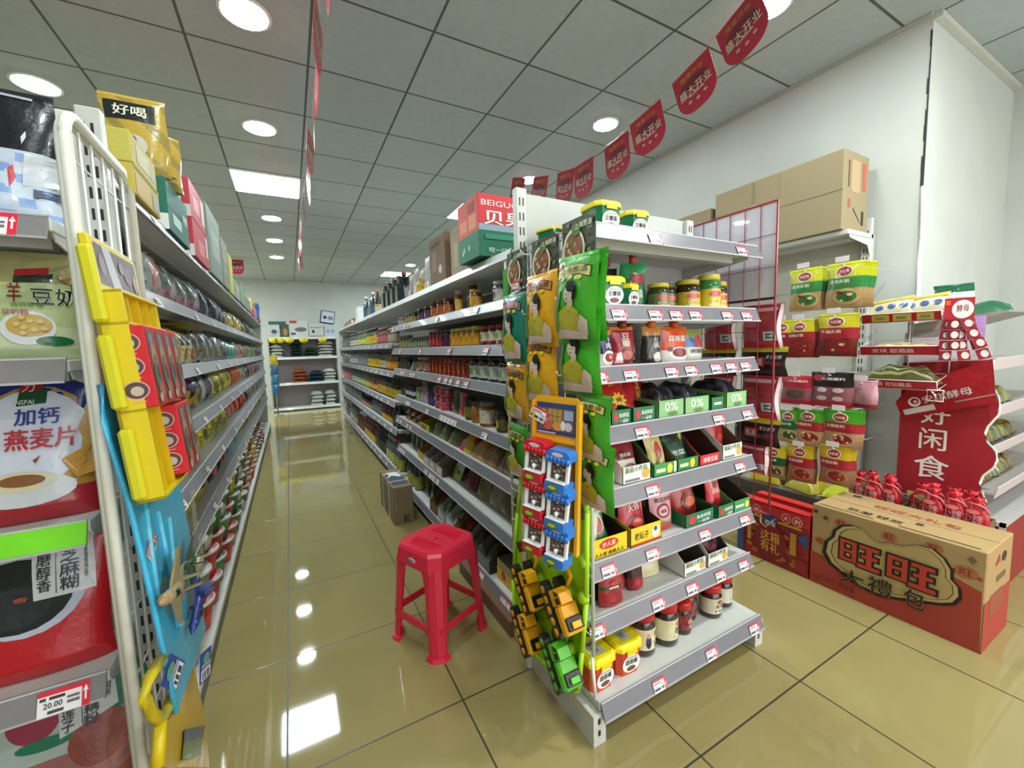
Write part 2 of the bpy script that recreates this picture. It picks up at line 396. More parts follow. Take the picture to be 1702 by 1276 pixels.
def shelf_parts(parent, w, d, z, tags=(), rail=True, railcol=RAIL, y0=0, rh=.045, tagm=None, x0=0, brackets=True):
    """a steel shelf with a sloped price rail and paper tickets; local front at y0, top surface at z"""
    m = M1('met'); m.box(0, w, .0, d, -.028, 0, STEEL, ch=.003)
    m.box(.03, w-.03, .08, .12, -.05, -.028, GREY)
    s = link('shelf', m.mesh('shelf'), parent, (x0, y0, z))
    if rail:
        r = M1('rail')
        r.prism([(-.001, .005), (-.004, .005), (-.026, -rh), (-.020, -rh), (-.002, -.003)], .002, w-.002, railcol, 'yz')
        r.prism([(-.004, .0052), (-.0062, .0045), (-.0062, .001), (-.0035, .001)], .002, w-.002, '#b9b7bc', 'yz')
        r.prism([(-.026, -rh), (-.0275, -rh), (-.0275, -rh+.005), (-.0235, -rh+.005)], .002, w-.002, '#aaa8ae', 'yz')
        link('price_rail', r.mesh('price_rail'), s)
        ang = math.atan2(.022, rh+.005)
        for t in tags:
            o = link('price_tag', tagm or TAG, s); o.location = (t, -.0285, -rh+.004); o.rotation_euler = (-ang, 0, random.uniform(-.01, .01))
    if brackets:
        for bx in (.004, w-.008):
            b = M1('met'); b.prism([(.02, -.028), (d, -.028), (d, -.13), (d-.03, -.12), (d-.06, -.07), (.03, -.045)], bx, bx+.004, STEEL, 'yz'); link('bracket', b.mesh('bracket'), s)
    return s
def upright(parent, x, y, h, w=.045, d=.03, name='upright', z0=0):
    m = M1('met'); m.box(x, x+w, y, y+d, z0, h, STEEL, ch=.003)
    k = z0+.08
    while k < h-.05:
        for q in (.3, .62): m.box(x+w*q-.003, x+w*q+.003, y-.0006, y+.0002, k, k+.028, '#2b2b2b')
        k += .052
    return link(name, m.mesh(name), parent)
def foot(parent, x, d, h=.1, w=.05, slots=True):
    m = M1('met'); m.prism([(0, 0), (d, 0), (d, h), (0, h), (0, .0)][:4], x, x+w, STEEL, 'yz')
    if slots:
        for z in (h*.3, h*.68): m.box(x+w*.36, x+w*.56, -.0008, .0003, z, z+.02, '#1c1c1c')
    return link('base_foot', m.mesh('base_foot'), parent)
def root(name, label, cat, loc, rz=0, group=None): return tag(link(name, None, None, loc, (0, 0, rz)), label, cat, group)
def part(parent, name, m, label=None):
    o = link(name, m.mesh(name) if isinstance(m, MB) else m, parent)
    if label: o['label'] = label
    return o

# ---- front end display (faces the shopper)
EX0, EX1, EY = .80, 1.665, 1.0
S = [.135, .385, .58, .81, 1.02, 1.215, 1.41, 1.655]
ec = root('end_display', 'white metal end shelving with eight tiers of sauces facing the shopfront', 'shelf unit', (EX0, EY, 0))
ew = EX1-EX0
m = M1('met'); m.box(.0, ew, .345, .365, .08, 1.85, '#b0b2ae', ch=.003)
for z in (.55, .98, 1.3, 1.52): m.box(.0, ew, .344, .3452, z, z+.003, '#7a7874')
part(ec, 'back_panel', m)
upright(ec, -.045, .325, 1.86); upright(ec, ew, .325, 1.85)
TG = [[.25, .53, .80], [.02, .30, .48, .65, .80], [.07, .27, .55, .80], [.27, .76], [.03, .22, .62, .80], [.04, .17, .36, .46, .60, .69, .78], [.12, .28, .38, .48, .66, .78], [.28, .74]]
for i, z in enumerate(S):
    shelf_parts(ec, ew, .345 if i else .39, z, TG[i], y0=0 if i else -.05, rh=.05, brackets=i > 0)
for x in (-.03, ew-.03):
    f = foot(ec, x, .42, .105, .05); f.location.y = -.055

# ---- sauce gondola along the aisle: near section and far section
SG = .83
def gondola_back(parent, w, d, h, c=BACKC):
    m = M1('met'); m.box(0, w, d, d+.02, .08, h, c); part(parent, 'back_panel', m)
YA, YM, YE = 1.49, 3.75, 8.2
ga = root('sauce_gondola', 'long grey sauce shelving, section beside the red stool', 'shelf unit', (SG, YM, 0), -PI/2)
wA = YM-YA
gondola_back(ga, wA, .40, 1.65)
NA = [.11, .43, .69, .885, 1.12, 1.295, 1.49]
def tg(w, n, a=.1): return [a+(w-2*a)*(i+.5)/n + random.uniform(-.06, .06) for i in range(n)]
TA = [[.3, .45, 1.2, 1.85, 2.1, 2.15], [.1, .17, .25, .9, 1.0, 1.07, 1.16], [.1, .2, .42, .52], [.45, .52, 1.0, 1.3, 1.36, 1.42, 1.48, 1.54, 1.95], [.3, .38, .62, .7, 1.3, 1.42, 1.5, 1.62, 1.74], [.3, .9, 1.5, 2.0], [.1, .25, .5, .6, 1.3, 1.9]]
for i, z in enumerate(NA):
    shelf_parts(ga, wA, .40, z, TA[i], tagm=TAGB if i in (1, 3) else None, brackets=False)
m = M1('met'); m.box(0, wA, .02, .06, 0, .08, '#5b5a58'); part(ga, 'kick_plate', m)
gb = root('sauce_gondola', 'long grey sauce shelving, section beyond the strapped carton running to the rear', 'shelf unit', (SG, YE, 0), -PI/2)
wB = YE-YM
gondola_back(gb, wB, .40, 1.65)
NB = [.14, .55, .81, 1.085, 1.35]
for i, z in enumerate(NB): shelf_parts(gb, wB, .40, z, tg(wB, 14), tagm=TAGB, brackets=False)
upright(gb, -.045, .0, 1.652, .044, .43, 'end_upright')
m = M1('met'); m.box(0, wB, .02, .06, 0, .1, '#5b5a58'); part(gb, 'kick_plate', m)
# the top tier is one deep white board over both sections
tp = root('top_shelf', 'long white top board carrying cartons and jugs above the sauces', 'shelf', (SG, YE, 0), -PI/2)
wT = YE-1.5
m = M1('met'); m.box(0, wT, 0, .42, 1.655, 1.685, '#cfd1cd', ch=.003); part(tp, 'board', m)
m = M1('rail'); m.prism([(-.001, 1.69), (-.004, 1.69), (-.018, 1.65), (-.012, 1.65)], .002, wT-.002, '#a9abab', 'yz'); part(tp, 'price_rail', m)

# ---- noodle gondola across the aisle (faces +x)
NG = -.40
YN0, YN1 = 1.50, 8.2
wN = YN1-YN0
gn = root('noodle_gondola', 'long grey shelving of noodles and snack bags opposite the sauces', 'shelf unit', (NG, YN0, 0), PI/2)
gondola_back(gn, wN, .42, 1.85)
NN = [.10, .565, .775, 1.01, 1.25, 1.505, 1.79]
for i, z in enumerate(NN):
    shelf_parts(gn, wN, .42, z, tg(wN, 12), tagm=TAGB, brackets=False, railcol='#77777c' if i else '#5c5a58', rail=i > 0, rh=.05, y0=0 if i else -.035)
m = M1('met'); m.box(0, wN, -.03, .01, 0, .07, '#45443f'); part(gn, 'kick_plate', m)
upright(gn, wN, .0, 1.8, .05, .44, 'end_upright')
upright(gn, -.05, .40, 1.92, .05, .03)

# ---- end display of big bags at the near end of the noodle gondola (faces the shopper)
LZ = [.16, .56, .925, 1.29, 1.59]
eb = root('bag_display', 'white end shelving stacked with oversized cereal and powder bags', 'shelf unit', (-1.32, 1.25, 0))
lw = .895
m = M1('met'); m.box(0, lw, .20, .215, .08, 1.9, '#d5d5cf', ch=.002); part(eb, 'back_panel', m)
upright(eb, lw, .19, 1.915, .05, .028)
for i, z in enumerate(LZ):
    shelf_parts(eb, lw, .2, z, (), railcol='#74d02a' if i == 2 else '#7d7a7c', rh=.05)
for x in (0, lw-.05): foot(eb, x, .2, .13)
def big_tag(digits):
    w, h = .085, .05; m = M1('film'); SF = lambda u, v, e: (u*w, -e, v*h)
    m.box(-w/2, w/2, -.0002, .0002, 0, h, '#e9e3e2')
    ops = [('r', -.5, .8, .5, 1, '#d8283e'), ('r', .34, 0, .5, 1, '#d8283e'), ('r', -.46, .62, -.34, .74, '#4a444a'), ('r', -.28, .62, .02, .74, '#3a363c'), ('r', .06, .3, .3, .42, '#6b666b'), ('r', .06, .5, .3, .6, '#6b666b'), ('r', -.3, .08, .0, .2, '#4a464c'), ('p', [(.36, .6), (.48, .6), (.42, .85)], '#fff'), ('r', .40, .25, .44, .62, '#fff')]
    if digits: ops.append(('t', digits, -.2, .42, .36, .22, '#2a262c'))
    m.decals(SF, ops, eps=.0004); return m.mesh('price_tag')
for i, x, dg in ((4, lw-.085, ''), (1, lw-.07, '20.00')):
    sh = [c for c in eb.children if c.name.startswith('shelf')][i]
    o = link('price_tag', big_tag(dg), sh, (x, -.029, -.047), (-.38, 0, 0))

# ---- rear wall shelving at the end of the aisle
rw = root('rear_shelving', 'grey three tier shelving across the rear of the aisle', 'shelf unit', (-.375, 10.25, 0))
ww = 1.34
m = M1('met'); m.box(0, ww, .40, .42, 0, 1.64, '#8f8688'); part(rw, 'back_panel', m)
for x in (-.03, ww): upright(rw, x, .0, 1.64, .03, .42, 'side_panel')
for z in (.075, .62, 1.19, 1.63): shelf_parts(rw, ww, .4, z, (), railcol='#b2b5b3', rh=.05, brackets=False)

# ---- wall unit for soup bases (faces -x)
WX = 2.86
wu = root('soup_unit', 'wall mounted steel unit hung with hotpot soup base packets', 'shelf unit', (WX, 2.9, 0), -PI/2)
uw = 2.9-1.19
m = M1('met'); m.box(0, uw, .31, .325, .1, 1.9, '#b9b7ae')
for z in (.7, 1.0, 1.3, 1.6): m.box(0, uw, .309, .3102, z, z+.003, '#77756e')
part(wu, 'back_panel', m)
upright(wu, uw-.05, .285, 2.0, .05, .025); upright(wu, .6, .285, 2.0, .05, .025)
shelf_parts(wu, uw, .31, 1.905, (), rail=False); shelf_parts(wu, uw, .31, .30, (), rail=False); shelf_parts(wu, uw, .31, .10, (), rail=False, brackets=False)

# ================================================================ PRODUCTS
def shade(c, k): c = hexc(c); return tuple(min(1, max(0, x*k)) for x in c)
def pouch(name, w, h, t, col, ops=(), style='stand', fin='film', back=None, nu=8, nv=12, seal=True, wr=1, bot=.0):
    """a filled film pack; front is -y, base at z=0. style stand: gusset at the bottom; pillow: sealed both ends; hang: sealed, thin"""
    ph = random.uniform(0, 6)
    def T(u, v):
        e = max(0, 1-abs(2*u)**3.2); v = min(1, max(0, v))
        if style == 'stand': p = (1-v)**.55*min(1, .55+v*4)
        elif style == 'hang': p = math.sin(PI*min(1, max(0, v)))**.6
        else: p = math.sin(PI*min(1, max(0, v)))**.45
        return t*.5*(e**.6)*p
    def X(u, v):
        s = 1-.05*math.sin(PI*v) if style != 'stand' else 1-.04*math.sin(PI*v)
        return u*w*s + wr*.004*math.sin(7*v+ph)*(abs(u)*2)**2
    def surf(u, v, e): return (X(u, v), -T(u, v)-e - wr*.0022*math.sin(11*u+ph)*math.sin(9*v+ph)*min(1, T(u, v)/.006), v*h)
    def bsurf(u, v): return (X(u, v), T(u, v)+.0004, v*h)
    m = MB(fin)
    cf = col if callable(col) else (lambda u, v: col)
    def cs(u, v):
        return cf(u, v)
    m.grid(lambda u, v: surf(u, v, 0), nu, nv, cs)
    m.grid(bsurf, nu, nv, back or (lambda u, v: shade(cf(u, v), .85)), flip=True)
    b = [surf(-.5+i/nu, 0, 0) for i in range(nu+1)]+[bsurf(.5-i/nu, 0) for i in range(nu+1)]
    m.add(b, [tuple(reversed(range(len(b))))], back or cf(0, .02))
    if seal and style != 'stand2':
        m.decals(surf, [('r', -.49, .955, .49, .995, shade(cf(0, .97), 1.25))], curved=True)
        if style != 'stand': m.decals(surf, [('r', -.49, .005, .49, .04, shade(cf(0, .02), 1.25))])
    m.decals(surf, list(ops), eps=.0010, curved=True)
    m.surf = surf
    return m
def bands(*bs):
    """colour by height: (upper limit, colour) pairs"""
    def f(u, v):
        for lim, c in bs:
            if v <= lim: return c
        return bs[-1][1]
    return f
def planar(w, h, y=0.0): return lambda u, v, e: (u*w, y-e, v*h)
def carton(name, w, d, h, col, front=(), side=(), top=(), other=(), fin='card', ch=.003, lines=True):
    m = MB(fin); m.box(-w/2, w/2, -d/2, d/2, 0, h, col, ch=ch)
    m.decals(lambda u, v, e: (u*w, -d/2-e, v*h), list(front))
    m.decals(lambda u, v, e: (-w/2-e, -u*d, v*h), list(side))     # the face towards -x
    m.decals(lambda u, v, e: (w/2+e, u*d, v*h), list(other))      # the face towards +x
    m.decals(lambda u, v, e: (u*w, -d/2+v*d, h+e), list(top))
    return m
def jar(r, h, body, label, lid, lv=(.15, .62), lidh=.2, n=20, emblem=None, fin='gls', ops=(), parts=True, lidr=.92):
    z1 = h*(1-lidh)
    def fn(a, j, c): return c
    q_ = [h*(lv[0]+(lv[1]-lv[0])*k/5) for k in range(6)]
    prof = [(r*.88, 0, body), (r, .05*h, body)]+[(r, z, label) for z in q_[:5]]+[(r, q_[5], body), (r, z1*.86, body), (r*.82, z1*.97, body), (r*.8, z1, body)]
    hs = int(1000*r+777*h)
    def fn2(a, j, c):
        if 2 <= j <= 6:
            if .42 < a < .58: return body
            if emblem and (a < .09 or a > .91) and 3 <= j <= 5: return emblem
            return c if ops else shade(c, (.78, 1, 1.12, .92, 1.05)[(int(a*n)*7+j*3+hs) % 5])
        return c
    m = MB(fin); m.lathe(prof, n, fn=fn2)
    def cyl(u, v, e): a = u*2*PI-PI/2; return ((r+e)*math.cos(a), (r+e)*math.sin(a), v*h)
    if ops: m.decals(cyl, list(ops), curved=True)
    l = MB('plas'); l.lathe([(r*lidr, z1, lid), (r*lidr, z1+lidh*h*.8, shade(lid, 1.15)), (r*lidr*.9, h, lid)], n)
    if parts: return [('jar_body', m.mesh('jar_body')), ('lid', l.mesh('lid'))]
    o = len(m.v); m.v += l.v; m.f += [tuple(i+o for i in f) for f in l.f]; m.c += l.c; m.m += l.m; m.s += l.s
    return m.mesh('jar')
def bottle(r, h, body, label, cap, lv=(.12, .5), sh=.62, n=14, neck=.32, fin='gls', emblem=None):
    q_ = [h*(lv[0]+(lv[1]-lv[0])*k/3) for k in range(4)]
    prof = [(r*.92, 0, body), (r, .03*h, body)]+[(r, z, label) for z in q_[:3]]+[(r, lv[1]*h, body), (r*.98, sh*h, body), (r*.7, (sh+.1)*h, body), (r*neck, (sh+.2)*h, body), (r*neck, .9*h, cap), (r*neck*1.25, .905*h, cap), (r*neck*1.25, h, cap)]
    def fn(a, j, c):
        if 2 <= j <= 4:
            if emblem and (a < .1 or a > .9) and j == 3: return emblem
            return shade(c, (.72, 1, 1.15, .88)[(int(a*n)*5+j*3) % 4])
        return c
    m = MB(fin); m.lathe(prof, n, fn=fn)
    return m.mesh('bottle')
def jug(w, d, h, body, label, cap):
    m = MB('gls'); m.box(-w/2, w/2, -d/2, d/2, 0, h*.62, body, ch=.012)
    m.prism([(-w/2+.004, h*.61), (w/2-.004, h*.61), (w*.16, h*.86), (-w*.16, h*.86)], -d*.36, d*.36, body, 'xz')
    m.lathe([(w*.15, h*.84, body), (w*.15, h*.9, cap), (w*.19, h*.9, cap), (w*.19, h, cap)], 12)
    m.tube([(w*.12, 0, h*.84), (w*.44, 0, h*.80), (w*.5, 0, h*.6), (w*.45, 0, h*.5)], .009, body, 6)
    m.decals(lambda u, v, e: (u*w, -d/2-e, v*h), [('r', -.4, .1, .4, .42, label)])
    return m.mesh('jug')
def tub(w, d, h, body, lid, title, label='#e9e6df', ink='#2b2420', bowl='#5a2a1c'):
    """square sauce tub with snap lid and a round paper label"""
    m = MB('plas'); k = .86
    def ring(s, z, c=.018): 
        a, b = w/2*s, d/2*s
        return [(-a+c, -b, z), (a-c, -b, z), (a, -b+c, z), (a, b-c, z), (a-c, b, z), (-a+c, b, z), (-a, b-c, z), (-a, -b+c, z)]
    vs = ring(k, 0)+ring(k, .004)+ring(1, h*.80); n = 8
    m.add(vs, [tuple(reversed(range(8)))]+[(j*8+i, j*8+(i+1) % 8, j*8+8+(i+1) % 8, j*8+8+i) for j in (0, 1) for i in range(8)]+[tuple(16+i for i in range(8))], body)
    sl = lambda v: k+(1-k)*v/.8
    m.decals(lambda u, v, e: (u*w, -d/2*sl(v)-e-.001, v*h), [('e', .02, .36, .34, .30, label), ('r', -.2, .54, .24, .57, '#8d8a80'), ('t', title, .02, .42, .46, .16, ink, .03), ('e', .02, .2, .17, .08, bowl), ('e', .02, .21, .11, .05, shade(bowl, 1.8))])
    l = MB('plas'); L = ring(1.05, h*.79)+ring(1.07, h*.84)+ring(1.05, h*.93)+ring(.9, h*1.0)
    l.add(L, [(j*8+i, j*8+(i+1) % 8, j*8+8+(i+1) % 8, j*8+8+i) for j in range(3) for i in range(8)]+[tuple(24+i for i in range(8)), tuple(reversed(range(8)))], lid)
    l.box(-w*.2, w*.2, -d*.56, -d*.52, h*.70, h*.86, shade(lid, .9))
    if lid != '#e8cf17x':
        l.decals(lambda u, v, e: (u*w, v*d, h+e), [('r', -.2, -.3, .2, .3, '#b9b7a6'), ('r', -.15, .1, .15, .24, '#6d6a60'), ('r', -.15, -.2, .05, .02, '#8a877c')])
    return [('tub_body', m.mesh('tub_body')), ('lid', l.mesh('lid'))]
def display_box(w, d, hf, hb, col, inner, front=(), arc=True, back=True):
    """open counter display carton: low printed front lip, sides sweeping up to the back"""
    m = MB('card'); t = .002
    m.box(-w/2, w/2, -d/2, d/2, 0, t, inner)
    m.box(-w/2, w/2, -d/2, -d/2+t, 0, hf, col)
    if back: m.box(-w/2, w/2, d/2-t, d/2, 0, hb, inner)
    prof = [(-d/2, 0), (d/2, 0), (d/2, hb)]
    if arc: prof += [(d/2 - d*.92*s, hf+(hb-hf)*math.cos(s*PI/2)**.8) for s in (.15, .35, .55, .75, .9)]
    prof += [(-d/2, hf)]
    m.prism(prof, -w/2, -w/2+t, col, 'yz'); m.prism(prof, w/2-t, w/2, inner, 'yz')
    m.decals(lambda u, v, e: (u*w, -d/2-e, v*hf), list(front))
    return m.mesh('display_box')
def lump(w, d, h, col, n=7, seed=0, fin='film', squash=1, ops=()):
    """a loose soft bag lying or slumped: an uneven dome with crimped ends"""
    rnd = random.Random(seed); ph = [rnd.uniform(0, 6) for _ in range(6)]
    def sf(u, v, e=0):
        x, y = 2*u, 2*v-1
        r = max(0, 1-(x*x)**1.4)*max(0, 1-(y*y)**1.6)
        b = 1+.18*math.sin(5*x+ph[0])*math.sin(4*y+ph[1])+.1*math.sin(11*x+ph[2]+3*y)
        return (u*w, (v-.5)*d, .004+h*r**.5*b+e)
    m = MB(fin); cf = col if callable(col) else (lambda u, v: col)
    m.grid(sf, n+3, n+3, cf)
    m.grid(lambda u, v: (u*w, (v-.5)*d, 0.0), 1, 1, cf(0, .5), flip=True)
    for op in ops: pass
    m.decals(lambda u, v, e: sf(u, v, e), list(ops), eps=.001, curved=True)
    return m

# ================================================================ END DISPLAY STOCK (front at y = 1.0)
Z = [s+.0005 for s in S]
def at(u, v, i): p = hz(u, v, S[i]); return (p.x, p.y, Z[i])
# --- base tier
T_SWEET = ('sauce_tub', 'tub', tub(.112, .112, .118, '#c8401c', '#e8cf17', '甜面酱'))
put(T_SWEET, 'orange sauce tub with yellow lid at the outer end of the base tier', (.848, 1.035, Z[0]), .05)
put(T_SWEET, 'orange sauce tub with yellow lid beside the big chilli jars', (.975, 1.04, Z[0]), -.06)
def chilli(r, h, lab, ops, em=None): return ('chilli_jar', 'jar', jar(r, h, '#241008', lab, '#b41c1c', (.16, .62), .24, 24, em, ops=ops))
put(chilli(.05, .172, '#d3c8a6', [('e', -.06, .34, .035, .14, '#26304e'), ('e', -.06, .48, .018, .05, '#c89878'), ('e', .05, .5, .025, .06, '#b8402a'), ('r', .01, .3, .1, .33, '#3a3430'), ('r', .03, .19, .09, .27, '#57504a')]), 'big red lidded chilli jar with a blue clad man on its label', (1.098, 1.058, Z[0]), .1)
put(chilli(.05, .172, '#cfc6a0', [('t', '老干', .06, .38, .1, .15, '#1e1a16', .02), ('e', .06, .52, .03, .05, '#b0402a'), ('r', .0, .22, .1, .25, '#4a443e')]), 'big red lidded chilli jar with black brush script on a cream label', (1.212, 1.05, Z[0]), -.1)
SMJ = chilli(.036, .128, '#7c1a1e', [('r', -.03, .36, .05, .5, '#c9b9ae'), ('r', -.02, .24, .04, .3, '#b9a69c')])
put(SMJ, 'small chilli jar with red label between the tall jars on the base tier', (1.312, 1.05, Z[0]))
put(SMJ, 'small red labelled chilli jar set slightly behind its twin', (1.40, 1.095, Z[0]), .4)
put(chilli(.045, .14, '#c5bda0', [('e', .0, .52, .05, .06, '#a83624'), ('t', '老干妈', 0, .4, .14, .1, '#2a2420', .02), ('r', -.08, .22, .1, .27, '#3a506a')]), 'red lidded chilli jar with cream label, second from the wall side end', (1.50, 1.06, Z[0]))
put(chilli(.039, .14, '#c9c6b6', [('r', -.06, .44, .08, .56, '#b05048'), ('r', -.05, .22, .08, .36, '#4a464a')]), 'red lidded chilli jar standing last on the base tier by the shelf end', (1.605, 1.075, Z[0]), .2)
for k, (x, y) in enumerate([(1.02, 1.21), (1.16, 1.22), (1.30, 1.21), (1.45, 1.22)]):
    put(SMJ, ['dark chilli jar in the shade behind the second tub', 'dark chilli jar in the shade behind the jar with the man', 'dark chilli jar in the shade behind the small red jar', 'dark chilli jar in the shade behind the cream labelled jar'][k], (x, y, Z[0]))
# --- pouch library
def P(name, cat, pm): return (name, cat, pm.mesh(name))
FACE = lambda c: [('e', 0, .5, .3, .18, c)]
RICE = lambda v=.25: [('e', .0, v, .34, .14, '#e9e2d4'), ('e', .0, v, .26, .10, '#a8362a'), ('e', .08, v+.02, .06, .03, '#d8a060')]
spoon = pouch('spoon_pack', .1, .155, .05, bands((.42, '#a01c26'), (.5, '#26452c'), (1, '#a8323c')), [('e', 0, .24, .36, .16, '#8c1720'), ('e', 0, .8, .34, .12, '#c85a60'), ('t', '番茄', 0, .8, .4, .08, '#f0e4e0', .03), ('r', -.2, .44, .2, .48, '#d8c8b8'), ('e', 0, .56, .16, .06, '#c2333c')])
dk = carton('sauce_carton', .1, .06, .155, '#163626', [('r', -.4, .2, .1, .3, '#0d2418'), ('e', 0, .7, .3, .12, '#2f5a40')])
put(P('sauce_carton', 'carton', dk), 'dark green carton at the outer end of the second tier', (.865, 1.10, Z[1]), .1)
put(P('spoon_pack', 'pack', spoon), 'red gourd shaped tomato pack on the second tier', (.925, 1.035, Z[1]), -.1)
spoon2 = pouch('spoon_pack', .08, .158, .05, bands((.35, '#a02128'), (1, '#1f4a2e')), [('e', 0, .2, .36, .15, '#b22a32'), ('e', -.1, .8, .2, .07, '#d89030')])
put(P('spoon_pack', 'pack', spoon2), 'green topped tomato pack with orange badge on the second tier', (1.0, 1.09, Z[1]), .2)
put(P('sauce_pack', 'pack', pouch('sauce_pack', .07, .155, .045, bands((.3, '#7c1c22'), (1, '#3a1820')), [('e', 0, .16, .36, .13, '#9c2028')])), 'dark maroon sauce pack between tomato packs and the cream bag', (1.063, 1.06, Z[1]), -.1)
cream = pouch('seasoning_bag', .15, .165, .06, bands((.3, '#cfc59c'), (1, '#b5283a')), [('p', [(-.5, .2), (-.1, .36), (.2, .3), (.5, .36), (.5, .3), (-.5, .3)], '#cfc59c'), ('e', -.22, .34, .14, .09, '#eadfd2'), ('t', '冬菇', .05, .75, .4, .14, '#e8d8d4', .03), ('r', .2, .38, .44, .56, '#48406a'), ('r', -.05, .5, .1, .66, '#d8a8a8')])
put(P('seasoning_bag', 'bag', cream), 'crimson and cream seasoning bag leaning on the second tier', (1.15, 1.10, Z[1]), -.15, rot=(-.22, 0, -.15))
put(P('seasoning_bag', 'bag', pouch('seasoning_bag', .12, .155, .05, bands((.5, '#9a2730'), (1, '#bfc6b4')), [('p', [(-.5, .1), (-.3, .1), (.5, .8), (.3, .95)], '#c8ccbc'), ('t', '香', .1, .5, .3, .2, '#5c2228', .03)])), 'red and pale green seasoning bag behind the white display carton', (1.27, 1.17, Z[1]), .1, rot=(-.15, 0, .1))
wdisp = lambda w, d, h: ('display_box', 'display box', display_box(w, d, .055, h, '#d8d8d2', '#4a4038', [('t', '菌菇小作坊', -.02, .8, .8, .34, '#5d7a3c', .03), ('e', .33, .45, .12, .3, '#c9a04a'), ('r', -.42, .12, .05, .24, '#6d6a66')]))
PRUNE = pouch('dried_fruit_bag', .115, .158, .055, lambda u, v: '#8a7a2e' if v > .86 else ('#3a1a26' if math.sin(29*u+3)*math.sin(23*v) > -.1 else '#5d2f3c'), [('r', -.2, .45, .2, .75, '#241018'), ('e', .05, .3, .2, .1, '#6c3442')])
put(wdisp(.125, .15, .15), 'white display carton with green lettering, middle of the second tier', (1.335, 1.085, Z[1]))
put(wdisp(.125, .15, .15), 'white display carton holding dark plum bags on the second tier', (1.475, 1.085, Z[1]))
put(P('dried_fruit_bag', 'bag', PRUNE), 'dark purple plum bag standing in a white display carton', (1.475, 1.06, Z[1]+.004), .0)
put(P('dried_fruit_bag', 'bag', PRUNE), 'dark plum bag lying against the end of the second tier', (1.60, 1.12, Z[1]), .3, rot=(-.5, 0, .3))
# --- third tier
ydisp = lambda: ('display_box', 'display box', display_box(.16, .2, .066, .10, '#d9bf1c', '#3c2c20', [('e', -.02, .66, .26, .26, '#c23030'), ('t', '妙人家', -.02, .66, .36, .26, '#f3e6c8', .03), ('t', '人人家 麻婆人人', .0, .2, .8, .2, '#5c2a1a', .02)]))
put(ydisp(), 'yellow display box printed with a red badge, outer end of third tier', (.90, 1.11, Z[2]), .0)
put(('display_box', 'display box', display_box(.15, .2, .066, .10, '#d8bc28', '#3c2c20', [('t', '老坛子', -.15, .5, .46, .4, '#4a2418', .03), ('e', .3, .5, .12, .36, '#e8e0c8'), ('e', .3, .66, .06, .14, '#38527a'), ('r', -.5, 0, .5, .12, '#b8362c')])), 'yellow display box with brush script and little chef, third tier', (1.07, 1.11, Z[2]))
put(P('sauce_pack', 'pack', pouch('sauce_pack', .10, .17, .04, bands((.6, '#2f6b38'), (1, '#3f7c44')), [('e', .05, .55, .3, .22, '#d6d0b8'), ('e', .08, .5, .2, .16, '#b03038'), ('p', [(-.4, .2), (-.2, .2), (.3, .8), (.1, .8)], '#dcd8c0')])), 'green and white sauce pack in the yellow badge box', (.885, 1.045, Z[2]+.004), 0, rot=(-.35, 0, 0))
redb = lambda w, h, s='番茄火锅': pouch('sauce_pouch', w, h, .055, bands((.3, '#9d1b26'), (1, '#b9222e')), [('t', s[:2], -.02, .78, .5, .13, '#f2dcd6', .04), ('t', s[2:], -.02, .58, .5, .13, '#f2dcd6', .04), ('e', 0, .28, .38, .16, '#7c1018'), ('e', .06, .28, .22, .08, '#d2584a'), ('p', [(.2, .9), (.44, .86), (.3, .1), (.42, .1)], '#d85860')])
put(P('sauce_pouch', 'pouch', redb(.125, .19)), 'tall shiny red tomato pouch in the brush script box', (1.06, 1.06, Z[2]+.004), 0, rot=(-.2, 0, .06))
pink = pouch('tomato_sauce_pouch', .108, .165, .05, bands((.16, '#a04a42'), (.26, '#8aa068'), (.95, '#d59aa2'), (1, '#b08088')), [('t', '番茄沙司', 0, .72, .72, .1, '#3a1c22', .03), ('e', 0, .46, .3, .17, '#7a2a36'), ('e', 0, .46, .22, .12, '#d8a2a8'), ('t', '番茄', 0, .46, .26, .08, '#5c2028', .02), ('e', 0, .1, .44, .1, '#b03a30'), ('e', 0, .9, .2, .03, '#c0392b')])
cap_ = MB('plas'); cap_.lathe([(.011, .163, '#d8a53a'), (.011, .178, '#e0b03a'), (.009, .192, '#e0b03a')], 10)
put(('tomato_sauce_pouch', 'pouch', [('pouch_body', pink.mesh('pouch_body')), ('spout_cap', cap_.mesh('spout_cap'))]), 'pale pink tomato sauce pouch with yellow spout', (1.20, 1.065, Z[2]), -.08)
gtray = lambda w, d=.2, h=.05: ('display_tray', 'display box', display_box(w, d, h, h*1.35, '#1d6a40', '#14452c', [('e', -.28, .5, .11, .32, '#c63038'), ('t', '鱼泉榨菜', .12, .62, .5, .3, '#e6ece4', .03), ('t', '一品鲜', .12, .24, .42, .24, '#e6ece4', .02)], arc=False))
put(gtray(.165), 'dark green display tray, empty front, third tier', (1.36, 1.11, Z[2]), 0)
put(gtray(.105), 'dark green display tray under the shiny red tall bag', (1.508, 1.10, Z[2]), 0)
put(P('sauce_pouch', 'pouch', pouch('sauce_pouch', .14, .19, .05, bands((.62, '#a8241e'), (.66, '#c8a020'), (1, '#d9b420')), [('r', -.4, .76, .4, .9, '#c23a28'), ('t', '泡椒', 0, .83, .3, .08, '#f0d890', .03), ('e', .1, .3, .32, .2, '#6e1a14'), ('e', .14, .3, .2, .1, '#d2603a')])), 'yellow topped red pickle pouch in the dark green tray', (1.37, 1.09, Z[2]+.004), -.05, rot=(-.2, 0, -.05))
